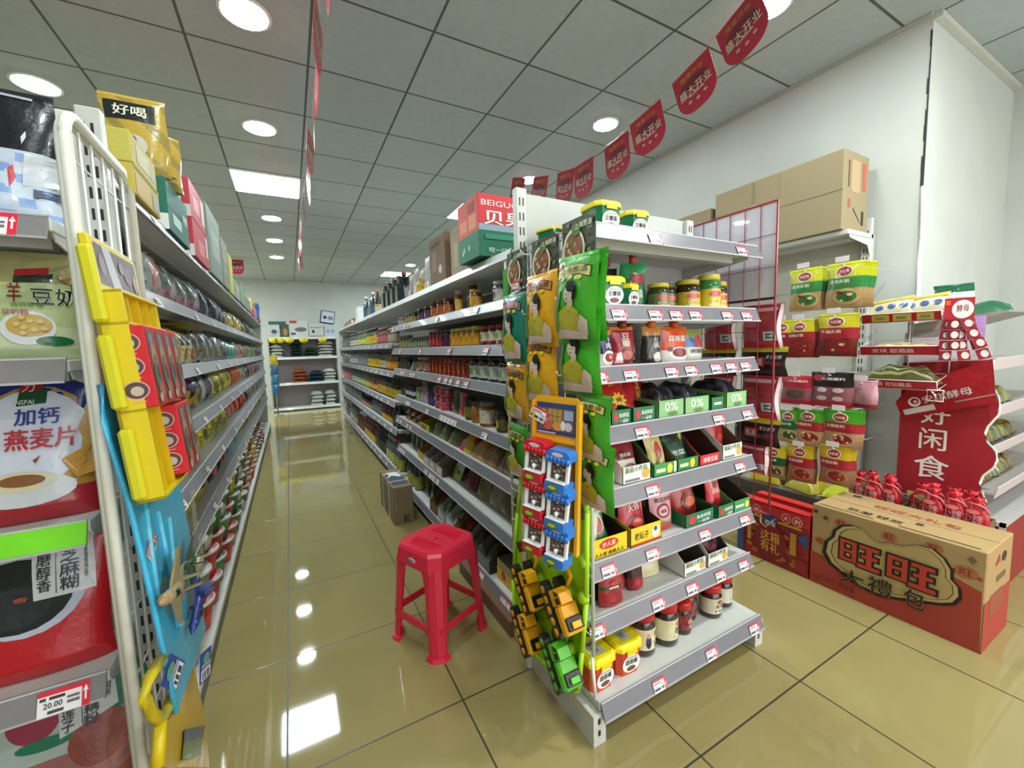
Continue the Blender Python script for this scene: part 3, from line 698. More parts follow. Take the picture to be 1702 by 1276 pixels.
put(P('sauce_pouch', 'pouch', pouch('sauce_pouch', .095, .19, .05, bands((.2, '#b8202a'), (1, '#c8303a')), [('r', -.3, .4, .3, .8, '#d88a88'), ('t', '辣子', 0, .62, .4, .2, '#7c141c', .04), ('e', 0, .2, .3, .1, '#80141c')])), 'tall glossy pink red bag in the smaller green tray', (1.508, 1.06, Z[2]+.004), .1, rot=(-.1, 0, .1))
put(('display_tray', 'display box', display_box(.11, .2, .05, .12, '#3d8a4c', '#3c2e22', [('e', .3, .5, .12, .3, '#d8c040'), ('r', -.4, .4, .1, .6, '#cfdcc8')])), 'mid green display box with curved side at the end of the third tier', (1.61, 1.10, Z[2]))
# --- fourth tier
put(P('sauce_pack', 'pack', pouch('sauce_pack', .075, .155, .05, bands((.14, '#d8b0b0'), (.85, '#b5222e'), (1, '#cfc0bc')), [('t', '火\n锅\n底\n料', .0, .5, .24, .5, '#efd8d4', .03)])), 'narrow red seasoning pack standing at the outer end of the fourth tier', (.905, 1.055, Z[3]), -.1)
put(('display_box', 'display box', display_box(.13, .2, .06, .15, '#d9dad4', '#4a3a30', [('t', '菌菇小作坊', -.02, .8, .8, .34, '#5d7a3c', .03), ('e', .33, .45, .14, .3, '#c9a04a'), ('r', -.42, .12, .1, .26, '#77736e')])), 'white display carton with sloping brown inside, fourth tier, maroon pack in it', (1.025, 1.11, Z[3]))
put(P('mushroom_pack', 'pack', pouch('mushroom_pack', .11, .16, .03, bands((.4, '#c8c0b8'), (.55, '#8c2630'), (1, '#7d1822')), [('e', 0, .52, .4, .1, '#5e1018'), ('t', '香菇酱', 0, .52, .5, .08, '#ecd8cc', .03), ('e', .1, .22, .24, .1, '#8a3a3a'), ('r', -.2, .8, .2, .86, '#c89a50')])), 'maroon and white mushroom pack in the white display carton', (1.02, 1.042, Z[3]+.004), 0, rot=(-.4, 0, 0))
put(('display_box', 'display box', display_box(.115, .2, .045, .15, '#3f8c42', '#4a3a2c', [('e', .2, .5, .12, .4, '#d9c23a'), ('r', -.4, .3, .0, .6, '#c8d8b8'), ('r', .38, .1, .5, .98, '#d8d2bc')])), 'green fronted display carton holding a gold pack, fourth tier', (1.165, 1.11, Z[3]))
put(P('pickle_pack', 'pack', pouch('pickle_pack', .09, .17, .03, bands((1, '#b9a658')), [('e', .05, .45, .3, .3, '#c2b070'), ('e', .06, .46, .2, .2, '#a82e24'), ('p', [(-.3, .1), (-.1, .1), (.2, .4), (0, .4)], '#7a6a2c'), ('r', -.3, .82, .3, .9, '#6c2c1c')])), 'gold pickle pack with red picture in the green fronted carton', (1.165, 1.04, Z[3]+.004), 0, rot=(-.28, 0, .03))
put(('display_box', 'display box', display_box(.115, .2, .045, .15, '#2f7a3a', '#3c3026', [('e', .2, .5, .12, .4, '#cdb83a'), ('r', -.4, .3, .0, .6, '#b8c8a8')])), 'green fronted display carton holding a dark green pack, fourth tier', (1.288, 1.11, Z[3]))
put(P('pickle_pack', 'pack', pouch('pickle_pack', .12, .16, .03, bands((.3, '#14402c'), (1, '#17402a')), [('t', '泡菜', -.05, .32, .6, .13, '#c8d8c8', .03), ('e', -.1, .68, .2, .12, '#2c2a24'), ('p', [(.3, .6), (.48, .9), (.4, .96), (.22, .7)], '#b8b03a')])), 'dark green pickle pack leaning in its carton, fourth tier', (1.288, 1.045, Z[3]+.004), 0, rot=(-.4, 0, .0))
put(('display_box', 'display box', display_box(.12, .2, .04, .15, '#c02a34', '#40291f', [('t', '麻婆豆腐', 0, .5, .7, .5, '#f0d8d0', .03)])), 'red lipped brown display carton standing empty on the fourth tier', (1.415, 1.11, Z[3]))
put(('display_box', 'display box', display_box(.125, .2, .06, .15, '#d6d6ce', '#5a4a3e', [('t', '菌菇小作坊', -.02, .8, .8, .34, '#5d7a3c', .03), ('e', .33, .45, .14, .3, '#c9a04a'), ('r', -.42, .12, .1, .26, '#77736e')])), 'white display carton at the wall side end of the fourth tier', (1.555, 1.11, Z[3]))
put(P('chilli_pack', 'pack', pouch('chilli_pack', .115, .17, .05, bands((.9, '#a81c22'), (1, '#8a1018')), [('r', -.35, .76, .35, .88, '#c8a070'), ('r', -.25, .78, .2, .86, '#3a1a14'), ('e', .1, .4, .2, .1, '#c84038')])), 'red foil chilli pack rising out of the end white carton', (1.555, 1.09, Z[3]+.004), 0, rot=(-.1, 0, 0))
# --- fifth tier
for k, (x, w, lb) in enumerate([(.875, .06, 'stub of a dark green tray at the outer end of the fifth tier'), (.955, .085, 'dark green tray with red packs, outer one on the fifth tier'), (1.06, .105, 'dark green tray below the sunburst packs on the fifth tier')]):
    put(gtray(w, .2, .05), lb, (x, 1.11, Z[4]))
sun = [('p', [(.0+.32*math.cos(a)*(1 if i % 2 else .6), .36+.2*math.sin(a)*(1 if i % 2 else .6)) for i, a in enumerate([PI*k/9 for k in range(18)])], '#d9b62a'), ('t', '香', -.02, .78, .32, .18, '#d9a83a', .03), ('t', '辣', .0, .36, .2, .1, '#a02018', .03), ('r', -.1, .9, .3, .94, '#d8b0a0')]
put(P('chilli_pack', 'pack', pouch('chilli_pack', .09, .15, .02, '#8c1a20', [('r', -.3, .2, .3, .5, '#5c1016'), ('e', 0, .7, .25, .1, '#a83038')], style='hang')), 'dark red chilli pack slumped in the outer tray, fifth tier', (.93, 1.06, Z[4]+.006), 0, rot=(-.6, .25, 0))
put(P('chilli_pack', 'pack', pouch('chilli_pack', .115, .17, .025, '#ad1f22', sun, style='hang')), 'red chilli pack with yellow sunburst, the lower of the two', (1.02, 1.06, Z[4]+.012), 0, rot=(-.5, -.2, 0))
put(P('chilli_pack', 'pack', pouch('chilli_pack', .115, .17, .025, '#a81e24', [('t', '香\n其\n酱', .05, .55, .26, .66, '#d0a040', .03)], style='hang')), 'red chilli pack with gold vertical lettering beside the sunburst', (1.125, 1.10, Z[4]+.02), 0, rot=(-.5, .2, 0))
zt = lambda w: ('display_tray', 'display box', display_box(w, .2, .062, .07, '#7fae74', '#3d6a48', [('t', '0%', -.02, .62, .52, .5, '#eef2e8', .03), ('e', .05, .2, .2, .12, '#5a7a3a')], arc=False))
for (x, w, lb) in [(1.195, .13, 'pale green zero percent tray, outer of the three'), (1.335, .135, 'pale green zero percent tray, middle of the three'), (1.575, .13, 'pale green zero percent tray, at the shelf end')]: put(zt(w), lb, (x, 1.11, Z[4]))
put(('display_tray', 'display box', display_box(.075, .2, .05, .055, '#2c6e40', '#1c4a2c', [('r', -.3, .4, .3, .6, '#c8d8c0')], arc=False)), 'narrow dark green tray between pale green trays, fifth tier', (1.455, 1.11, Z[4]))
LM = lambda s: lump(.13, .17, .07, lambda u, v: '#1c1a20' if math.sin(13*u+9*v) > -.3 else '#3c3a4a', seed=s).mesh('seaweed_pack')
for s, (x, lb) in enumerate([(1.2, 'black seaweed bag lying in the outer pale green tray'), (1.335, 'black seaweed bag lying in the middle pale green tray'), (1.575, 'black seaweed bag lying in the end pale green tray')]): put(('seaweed_pack', 'bag', LM(s)), lb, (x, 1.12, Z[4]+.03), .1)
# --- sixth tier pouches with spouts
def spout(w, h, col, ops, cap): 
    m = pouch('sauce_pouch', w, h, .05, col, ops); c = MB('plas'); c.lathe([(.016, h-.006, cap), (.017, h+.012, cap), (.012, h+.03, cap)], 12)
    return ('sauce_pouch', 'pouch', [('pouch_body', m.mesh('pouch_body')), ('spout_cap', c.mesh('spout_cap'))])
BOWL = [('e', .05, .22, .42, .2, '#e6ded4'), ('e', .05, .23, .3, .12, '#8c2018'), ('e', .12, .24, .1, .05, '#c87a4a')]
put(spout(.07, .122, bands((.35, '#d8d0cc'), (.82, '#232a5c'), (1, '#c88a50')), BOWL+[('t', '牛\n肉', .0, .64, .34, .34, '#e8e6f0', .04)], '#8c2a1c'), 'navy and white sauce pouch at the outer end of the sixth tier', (.925, 1.06, Z[5]), .1)
put(spout(.1, .13, bands((.3, '#b8484e'), (.9, '#96141f'), (1, '#c07a3a')), [('e', .08, .24, .36, .2, '#5c0c14'), ('e', .1, .26, .24, .12, '#b05040'), ('p', [(-.4, .05), (-.1, .05), (-.2, .35), (-.36, .3)], '#e0c8c8'), ('t', '豆\n瓣', .02, .66, .34, .36, '#e8d0c8', .04)], '#7c2414'), 'crimson bean sauce pouch on the sixth tier', (1.02, 1.075, Z[5]), -.1)
put(spout(.06, .125, '#1b1416', [('p', [(-.3, .1), (.1, .1), (.3, .7), (.0, .7)], '#3c3a40'), ('r', -.2, .3, .2, .5, '#8a8488')], '#5c1c14'), 'black sauce pouch in shade between crimson and black gold pouches', (1.095, 1.12, Z[5]), .3)
put(spout(.085, .132, bands((.72, '#191416'), (1, '#b8803c')), [('t', '火\n锅', .1, .56, .3, .3, '#e6e2dc', .04), ('e', .2, .16, .26, .14, '#cfc8c0'), ('p', [(-.4, .1), (-.2, .1), (.05, .5), (-.15, .5)], '#4c464a')], '#c05a1c'), 'black sauce pouch with gold shoulder and orange cap', (1.165, 1.08, Z[5]), -.15)
put(spout(.125, .13, bands((.3, '#d8d2cc'), (.86, '#d2441a'), (1, '#c85a1c')), [('t', '蒜辣酱', .0, .66, .7, .17, '#f6e8dc', .05), ('e', .06, .24, .42, .18, '#ece6de'), ('e', .08, .26, .32, .13, '#7c241c'), ('e', -.3, .36, .09, .07, '#3a2420')], '#b04016'), 'bright orange garlic chilli pouch, largest on the sixth tier', (1.275, 1.07, Z[5]), -.05)
put(P('noodle_packet', 'packet', pouch('noodle_packet', .11, .12, .05, bands((.4, '#c8c6be'), (.75, '#9cb0c0'), (1, '#7a8a4a')), [('r', .0, .42, .36, .8, '#a8262a'), ('t', '刺客', 0, .3, .6, .14, '#2a2a30', .03), ('r', -.46, .44, -.04, .74, '#3f6a9c')])), 'blue and white packet with a red square on the sixth tier', (1.395, 1.085, Z[5]), 0)
put(P('noodle_packet', 'packet', pouch('noodle_packet', .10, .14, .05, bands((.5, '#6a7a3c'), (1, '#35562c')), [('e', 0, .6, .3, .15, '#a8a030')])), 'olive green packet in shade behind the blue and white packet', (1.43, 1.21, Z[5]), 0)
# --- seventh tier
T_BEAN = ('sauce_tub', 'tub', tub(.105, .105, .098, '#0f6a44', '#e2c81e', '豆瓣酱'))
put(T_BEAN, 'green bean paste tub on the seventh tier beside the hanging packs', (.945, 1.075, Z[6]), -.1)
put(('sauce_tub', 'tub', tub(.07, .085, .082, '#0f6a44', '#e2c81e', '豆瓣酱')), 'smaller green bean paste tub beside its twin on the seventh tier', (1.045, 1.085, Z[6]), 0)
stand = pouch('green_refill_pack', .10, .175, .06, bands((.2, '#1f7a48'), (.7, '#1a6a3e'), (1, '#2c8a52')), [('p', [(-.46, .05), (-.1, .05), (.2, .75), (.0, .8)], '#bfc9bd'), ('r', -.1, .55, .4, .75, '#a8283a'), ('t', '陈醋', .1, .34, .4, .18, '#e0e6dc', .03), ('r', -.3, .1, .4, .16, '#0d3a22')])
sc_ = MB('plas'); sc_.lathe([(.013, .172, '#b03038'), (.013, .205, '#b83a40')], 10)
put(('green_refill_pack', 'pouch', [('pouch_body', stand.mesh('pouch_body')), ('spout_cap', sc_.mesh('spout_cap'))]), 'tall green refill pouch with red cap on the seventh tier', (1.145, 1.15, Z[6]), -.5)
put(('green_refill_pack', 'pouch', [('pouch_body', pouch('p', .09, .165, .05, '#2e3c34', [('r', -.3, .3, .3, .5, '#4c5a50')]).mesh('pouch_body')), ('spout_cap', sc_.mesh('spout_cap'))]), 'dark grey green refill pouch behind the tall green one', (1.09, 1.23, Z[6]), -.4)
def yjar(r, h, body, lab, lid): return ('sauce_jar', 'jar', jar(r, h, body, lab, lid, (.06, .58), .16, 20, ops=[('e', -.02, .44, .1, .09, '#b8403a'), ('r', -.12, .1, .12, .16, '#c8b070'), ('r', -.1, .2, .1, .27, '#a06a20')]))
for lb, x, y, r, h, b, l, c in [('short jar with green and red label, outer end of the jar group', 1.225, 1.10, .042, .095, '#2c3a1c', '#5c6a3a', '#c2b13a'), ('dark jar with tan label half hidden in the jar group, seventh tier', 1.305, 1.13, .036, .1, '#2a2418', '#4a4a2c', '#3c4a2c'), ('wide dark jar with mustard label and gold lid, seventh tier', 1.385, 1.10, .048, .115, '#241c10', '#b09a1e', '#b8a038'), ('tallest jar on the seventh tier, green neck and yellow label', 1.495, 1.085, .044, .14, '#2f7a3a', '#cdb52a', '#c9bb4a'), ('slim jar with yellow label last in the jar group', 1.575, 1.10, .034, .118, '#2c2c16', '#cdb02a', '#c2a93a')]:
    put(yjar(r, h, b, l, c), lb, (x, y, Z[6]), -.2)
# --- top tier
put(T_BEAN, 'green bean paste tub with yellow lid on the top tier, bigger of two in view', (.952, 1.10, Z[7]), -.05, rot=None)
put(('sauce_tub', 'tub', tub(.095, .10, .09, '#0f6a44', '#e2c81e', '豆瓣酱')), 'green bean paste tub on the top tier, second along from the hanging cards', (1.10, 1.11, Z[7]), -.12)
put(('sauce_tub', 'tub', tub(.1, .1, .05, '#0f6a44', '#e2c81e', '豆瓣酱')), 'low green tub pushed back at the outer end of the top tier', (.875, 1.27, Z[7]), .3)
put(('sauce_tub', 'tub', tub(.09, .09, .045, '#0f6a44', '#e2c81e', '豆瓣酱')), 'low green tub tucked behind the second tub on the top tier', (1.19, 1.24, Z[7]), 0)

# ================================================================ WIRE SIDE OF THE END DISPLAY (faces the aisle) AND ITS HANGING STOCK
HX = .785
wp = root('wire_side_rack', 'white wire side panel hung with scallion oil packs and toys', 'rack', (HX, 1.22, 0), -PI/2)
m = M1('met')
w2, z0, z1 = .26, .30, 1.63
for x in (-w2, w2): m.tube([(x, 0, z0), (x, 0, z1)], .006, '#c9cac6')
m.tube([(w2-.01, .0, .3), (w2+.02, -.01, .17)], .006, '#d5d5d0')
for x in [-w2+.065*k for k in range(1, 8)]: m.tube([(x, 0, z0), (x, 0, z1)], .0022, '#c4c5c2', 5)
for k in range(21): m.tube([(-w2, -.004, z0+(z1-z0)*k/20), (w2, -.004, z0+(z1-z0)*k/20)], .0022, '#c4c5c2', 5)
part(wp, 'wire_grid', m)
for x, z in ((-.2, 1.51), (.0, 1.6), (.2, 1.62), (.2, 1.42), (.0, 1.4), (-.2, 1.3), (.2, 1.2)):
    m = M1('met'); m.tube([(x, .0, z), (x, -.075, z-.002), (x, -.08, z+.012)], .0025, '#c8c8c4'); part(wp, 'hook', m)
LADY = lambda: [('p', [(-.30, .33), (-.24, .62), (-.33, .62), (-.40, .3)], '#3f7a3a'),
    ('e', .03, .585, .155, .105, '#15100f'), ('e', .03, .66, .11, .06, '#15100f'),
    ('p', [(-.06, .38), (.1, .38), (.1, .5), (-.03, .5)], '#c7b3a4'), ('e', -.02, .55, .115, .085, '#cbb9ac'), ('e', .05, .62, .1, .04, '#15100f'),
    ('r', -.1, .557, -.05, .563, '#2a1c18'), ('r', .0, .557, .05, .563, '#2a1c18'), ('e', -.04, .505, .025, .009, '#9c3040'),
    ('p', [(-.27, .1), (.26, .1), (.27, .36), (.1, .43), (-.06, .43), (-.24, .36)], '#a8a02c'), ('p', [(-.06, .43), (.1, .43), (.02, .37)], '#bfb24a'),
    ('p', [(.2, .16), (.4, .1), (.42, .26), (.3, .33)], '#c4ada2'), ('p', [(-.36, .05), (.38, .06), (.38, .14), (-.3, .17)], '#c4b0a6'), ('p', [(-.42, .14), (-.3, .12), (-.26, .4), (-.36, .46)], '#4c8038'), ('e', .02, .36, .012, .008, '#2a2018')]
def scallion(name, col, band, ink, w=.19, h=.25, t=.05, lady=True):
    ops = [('p', [(-.42, .72), (-.42, .84), (-.2, .885), (.2, .885), (.42, .84), (.42, .72), (.2, .765), (-.2, .765)], '#1c1814'), ('p', [(-.40, .735), (-.40, .832), (-.2, .873), (.2, .873), (.40, .832), (.40, .735), (.2, .778), (-.2, .778)], band),
           ('t', '上海葱油', .03, .825, .62, .075, ink, .03), ('e', -.36, .885, .07, .035, '#b23038'), ('e', -.22, .735, .06, .026, '#c9b830'), ('e', 0, .745, .06, .026, '#c9b830'), ('e', .2, .735, .06, .026, '#c9b830')]
    m = pouch(name, w, h, t, bands((.97, col), (1, shade(col, 1.2))), ops+LADY(), style='hang', nu=10, nv=16)
    return (name, 'pack', m.mesh(name))
SG1 = scallion('scallion_oil_pack', '#3c9c20', '#cfc46a', '#17140f', .185, .25)
SG2 = scallion('scallion_oil_pack', '#38911e', '#c9c06a', '#17140f', .155, .2)
SY1 = scallion('scallion_oil_pack', '#d99c12', '#b8763c', '#2a1a0e', .185, .24)
ST1 = scallion('scallion_oil_pack', '#0f6d58', '#8c5a58', '#d8a8b0', .17, .25)
def hang(proto, label, u0, v0, u1, v1, x, tilt=0, dy=0, group=None):
    """hang on the aisle side: bottom centre of the pixel box on the plane x"""
    p = hx((u0+u1)/2, v1, x); return put(proto, label, (x, p.y, p.z), -PI/2, group, rot=(0, tilt, -PI/2))
GP = 'scallion oil packs on the wire panel'
hang(SG1, 'bright green scallion oil pack hanging highest, under the largest recipe card', 925, 445, 990, 571, HX-.055, .05, group=GP)
put(SG1, 'green scallion oil pack hanging directly behind the highest green one', (HX-.022, .955, 1.30), 0, GP, rot=(0, .03, -PI/2))
hang(SG1, 'green scallion oil pack, second down its column', 936, 540, 995, 657, HX-.035, 0, group=GP)
hang(SG2, 'green scallion oil pack beside the yellow toy board header', 961, 656, 1008, 766, HX-.03, .03, group=GP)
hang(SG2, 'lowest green scallion oil pack, beside the claw machine toys', 965, 745, 1015, 845, HX-.025, .03, group=GP)
hang(SY1, 'yellow scallion oil pack hanging under the middle recipe card', 877, 466, 928, 577, HX-.05, .0, group=GP)
hang(SY1, 'yellow scallion oil pack directly below another yellow one', 879, 570, 925, 672, HX-.035, 0, group=GP)
hang(ST1, 'teal scallion oil pack below the aisle corner recipe card', 838, 495, 878, 602, HX-.05, .0, group=GP)
put(ST1, 'teal scallion oil pack tucked behind the other teal one', (HX-.02, 1.34, 1.245), 0, GP, rot=(0, -.08, -PI/2))
hang(scallion('scallion_oil_pack', '#c08c12', '#96683c', '#2a1a0e', .165, .215), 'yellow scallion oil pack below the teal packs', 842, 602, 880, 697, HX-.04, .03, group=GP)
hang(scallion('scallion_oil_pack', '#35801c', '#a8a868', '#17140f', .15, .2), 'small green scallion oil pack at the aisle edge of the panel', 847, 695, 880, 790, HX-.04, .03, group=GP)
m = M1('plas'); m.box(-.02, .02, -.004, .004, 0, .11, '#2f8c2c'); put(('hang_strip', 'hang strip', m.mesh('hang_strip')), 'plain green hang strip above the teal packs', (HX-.045, 1.392, 1.47), -PI/2)
def recipe(w, h):
    m = M1('film'); m.box(-w/2, w/2, -.0008, .0008, 0, h, '#2c3a26')
    rnd = random.Random(5)
    m.decals(lambda u, v, e: (u*w, -.0008-e, v*h), [('e', rnd.uniform(-.45, .45), rnd.uniform(.1, .95), .06, .05, rnd.choice(['#4a5c3a', '#5e6c50', '#1c2618', '#76806a'])) for _ in range(16)]+[('e', -.12, .42, .34, .4, '#d9d4b8'), ('e', -.12, .42, .29, .34, '#7c4a34')]+[('e', -.12+rnd.uniform(-.2, .2), .42+rnd.uniform(-.24, .24), .05, .05, rnd.choice(['#a07a5c', '#8c3a24', '#b89878', '#55702c'])) for _ in range(14)]+[('e', -.02, .76, .12, .1, '#3c6a28'), ('t', '上海葱油', .2, .83, .5, .11, '#dfe6c8', .02)], eps=.0004)
    return m.mesh('recipe_card')
for lb, u, v, w, h in [('recipe card with noodle bowl, largest, close to the display corner', 962, 452, .15, .15), ('recipe card with noodle bowl, middle of three', 907, 466, .155, .135), ('recipe card with noodle bowl, on the aisle corner with a price ticket', 860, 478, .14, .13)]:
    p = hx(u, v, HX-.05); put(('recipe_card', 'card', recipe(w, h)), lb, (HX-.05, p.y, p.z), -PI/2)
p = hx(857, 486, HX-.056); o = put(('price_ticket', 'price tag', TAG), 'price ticket clipped below the aisle corner recipe card', (HX-.056, p.y, p.z), -PI/2)
# --- claw machine toys on a yellow board
CW, CH = .19, .53
def machine(col):
    dk_, w, d, h = shade(col, .8), .086, .05, .135
    base = M1('plas'); base.box(-w/2, w/2, -d/2-.014, d/2, 0, .038, col, ch=.006); base.box(-w*.42, w*.42, -d/2-.0155, -d/2+.02, .0385, .041, '#e9e6e4')
    base.decals(lambda u, v, e: (u*w, -d/2-.014-e, v*.038), [('e', -.1, .5, .26, .3, '#3c7a2c'), ('e', -.1, .5, .18, .16, '#c9b22a')])
    roof = M1('plas'); n = 6
    roof.prism([(-w*.54, 0), (w*.54, 0), (w*.52, .022), (w*.38, .034), (-w*.38, .034), (-w*.52, .022)], -d/2-.006, d/2, col, 'xz')
    for k in range(n): roof.lathe([(w*.09, -.008, col), (w*.092, .012, dk_)], 8, cx=-w*.45+w*.9*k/(n-1), cy=-d/2-.004)
    roof.v = [(x, y, z+.112) for x, y, z in roof.v]
    roof.decals(lambda u, v, e: (u*w, -d/2-.0065-e, .112+v*.034), [('e', 0, .62, .26, .22, '#d8b8c0')])
    parts = [('base', base.mesh('base')), ('roof', roof.mesh('roof'))]
    for x in (-1, 1):
        q = M1('plas'); q.box(x*w*.42-.006, x*w*.42+.006, -d/2, -d/2+.012, .038, .112, '#e9e7e6', ch=.002); parts.append(('pillar', q.mesh('pillar')))
    g = M1('plas'); g.box(-w*.36, w*.36, -d*.28, d/2-.001, .038, .112, '#54463f')
    g.decals(lambda u, v, e: (u*w*.72, -d*.28-e, .038+v*.074), [('e', .15*math.cos(2.4*q)*(q/9)**.5*2.4, .45+.2*math.sin(2.4*q)*(q/9)**.5*2, .1, .07, ['#b8a49c', '#8c5c54', '#d0c4be', '#7c6a62'][q % 4]) for q in range(10)])
    g.decals(lambda u, v, e: (w*.36+e, u*d*.6+.004, .038+v*.074), [('r', -.3, .1, .2, .5, '#7c685e'), ('e', .0, .65, .2, .15, '#a8948a')])
    parts.append(('prize_window', g.mesh('prize_window')))
    j = M1('plas'); j.lathe([(.003, .041, '#eee'), (.003, .052, '#eee'), (.007, .053, '#f4f2f2'), (.007, .062, '#f4f2f2'), (.003, .066, '#eee')], 10, cx=.0, cy=-d/2-.002)
    parts.append(('joystick', j.mesh('joystick')))
    return ('claw_machine_toy', 'toy', parts)
MR, MBL = machine('#c2182a'), machine('#2f74c8')
TB_ = hx(924, 944, .665); TX, TY, TR, TZ_, BS = .665, TB_.y, -PI/2+.42, TB_.z+.07, .86
tb = root('toy_board', 'yellow blister board with blue header carrying six claw machine toys', 'toy display', (TX, TY, TZ_), 0)
tb.scale = (BS, BS, BS)
tb.rotation_euler = (0, .04, TR)
m = M1('plas'); m.prism([(-CW/2, 0), (CW/2, 0), (CW/2, CH-.02), (CW/2-.02, CH), (-CW/2+.02, CH), (-CW/2, CH-.02)], -.006, 0, '#dc9c12', 'xz')
m.box(-CW/2, -CW/2+.008, -.014, -.006, 0, CH-.02, '#e0a417'); m.box(CW/2-.012, CW/2, -.022, -.006, 0, CH-.02, '#e0a417'); m.box(-CW/2, CW/2, -.012, -.006, .375, .385, '#e0a417')
part(tb, 'board', m)
m = M1('film'); m.box(-.078, .078, -.0085, -.0065, .40, CH-.022, '#2b3d6c', ch=.0005)
m.decals(lambda u, v, e: (u*.156, -.0086-e, .40+v*.108), [('r', -.44, .12, .44, .84, '#6a4a5c'), ('t', '抓娃娃\n娃娃机', -.02, .6, .36, .44, '#d8b81e', .05), ('r', .2, .5, .42, .8, '#98a8c0'), ('e', .3, .3, .1, .14, '#c8bcc0'), ('e', .05, .28, .14, .14, '#c88a3c'), ('e', -.2, .3, .12, .16, '#b85a3c'), ('e', -.32, .66, .1, .14, '#d89a20'), ('e', .18, .32, .06, .16, '#d8d2d0'), ('r', -.46, .03, .0, .08, '#a8b4d0')])
part(tb, 'header_card', m)
o = link('price_tag', TAG, tb, (-.075, -.011, .44), (0, .35, 0)); o.scale = (1.25, 1, 1.25)
for k in range(3):
    for c, (pr, dx, dz) in enumerate(((MR, -.052, .018), (MBL, .038, 0))):
        lz = .245-.128*k+dz
        q = put(pr, f"{['red', 'blue'][c]} toy claw machine, {['top', 'middle', 'bottom'][k]} of the {['red', 'blue'][c]} column", (0, 0, 0), 0, 'toy claw machines on the yellow board')
        q.matrix_world = Matrix.Translation((TX, TY, TZ_)) @ Euler((0, .04, TR)).to_matrix().to_4x4() @ Matrix.Scale(BS, 4) @ Matrix.Translation((dx, -.042, lz-.02)) @ Matrix.Rotation(.06, 4, 'Y') @ Matrix.Scale(.97, 4)
# --- excavators in a lime tray
LX = HX-.02
lt = root('toy_tray', 'lime green moulded tray below the claw machine toys holding excavators', 'toy display', (LX, 1.19, .06), -PI/2)
def LQ(u, v): p = hx(u, v, LX); return (1.19-p.y, p.z-.06)
poly = [LQ(*q) for q in ((862, 1050), (868, 1062), (958, 1145), (966, 1143), (972, 1080), (979, 1000), (981, 850), (976, 828), (960, 818), (885, 780), (872, 782), (864, 850), (857, 960))]
m = M1('plas'); m.prism(poly, -.006, 0, '#96c81a', 'xz')
for k in range(len(poly)):
    (a, b), (c, d) = poly[k], poly[(k+1) % len(poly)]; m.tube([(a, -.012, b), (c, -.012, d)], .008, '#a4d622', 6)
part(lt, 'tray', m)
for q in ((905, 960), (950, 985), (950, 1010), (900, 1040), (955, 1075), (930, 1040), (975, 930), (975, 990)):
    a, b = LQ(*q); m = M1('plas'); m.lathe([(.022, 0, '#9ccb1e'), (.018, .018, '#9ccb1e'), (.006, .022, '#9ccb1e')], 12)
    m.v = [(a+x, -.006-z, b+y) for x, y, z in m.v]; part(lt, 'bump', m)
m = M1('film'); m.prism([LQ(*q) for q in ((966, 835), (983, 845), (980, 862), (963, 862))], -.0085, -.0065, '#5a6a5c', 'xz'); part(lt, 'picture_card', m)
def excavator(col):
    dk_ = '#17161a'; P_ = []
    for s in (-.022, .022):
        m = M1('plas'); m.prism([(-.075, .012), (-.062, 0), (.062, 0), (.075, .012), (.072, .028), (.058, .034), (-.058, .034), (-.072, .028)], s-.011, s+.011, dk_, 'xz')
        for k in range(5): m.lathe([(.0105, 0, shade(col, .7)), (.0105, .0014, shade(col, .8))], 10); m.v[-20:] = [(-.054+.027*k+x, s-.0112-z if s < 0 else s+.0112+z, .017+y) for x, y, z in m.v[-20:]]
        P_.append(('track', m.mesh('track'), None, 'black rubber track'))
    b = M1('plas'); b.box(-.005, .07, -.03, .03, .036, .066, col, ch=.006); b.box(.03, .062, -.025, .025, .066, .073, dk_, ch=.002); b.box(.042, .058, -.014, .014, .0731, .08, col, ch=.002); b.box(-.05, .05, -.012, .012, .03, .038, dk_)
    P_.append(('body', b.mesh('body')))
    c = M1('plas'); c.prism([(-.045, .038), (-.004, .038), (-.004, .088), (-.03, .088), (-.045, .064)], -.03, .006, col, 'xz')
    c.decals(lambda u, v, e: (-.024+u*.04, -.03-e, .038+v*.05), [('p', [(-.42, .5), (-.05, .5), (-.05, .88), (-.2, .88)], '#1c1c20'), ('r', .06, .42, .42, .88, '#1c1c20')]); P_.append(('cab', c.mesh('cab')))
    a = M1('plas'); a.tube([(-.03, .015, .05), (-.06, .015, .105), (-.095, .015, .10)], .006, col, 6); a.tube([(-.095, .015, .10), (-.115, .015, .055)], .005, col, 6); P_.append(('boom', a.mesh('boom')))
    k = M1('plas'); k.prism([(-.135, .03), (-.10, .03), (-.10, .06), (-.125, .062)], 0, .03, '#141316', 'xz'); P_.append(('bucket', k.mesh('bucket'), None, 'black digging bucket'))
    return ('toy_excavator', 'toy', P_)
XY, XG = excavator('#e2a012'), excavator('#4fae22')
for lb, pr, u, v in [('yellow toy excavator, upper one of the aisle side column', XY, 884, 972), ('yellow toy excavator, upper one of the column nearer the sauce shelves', XY, 938, 1005), ('yellow toy excavator, lower one of the aisle side column', XY, 882, 1042), ('lime green toy excavator at the foot of the tray', XG, 936, 1094)]:
    p = hx(u, v, LX-.045); q = put(pr, lb, (0, 0, 0), 0, 'toy excavators in the lime tray')
    q.matrix_world = Matrix.Translation((LX-.05, p.y, p.z)) @ Matrix.Rotation(-PI/2, 4, 'Z') @ Matrix.Rotation(.92, 4, 'Y') @ Matrix.Translation((0, 0, -.045)) @ Matrix.Scale(1.18, 4)

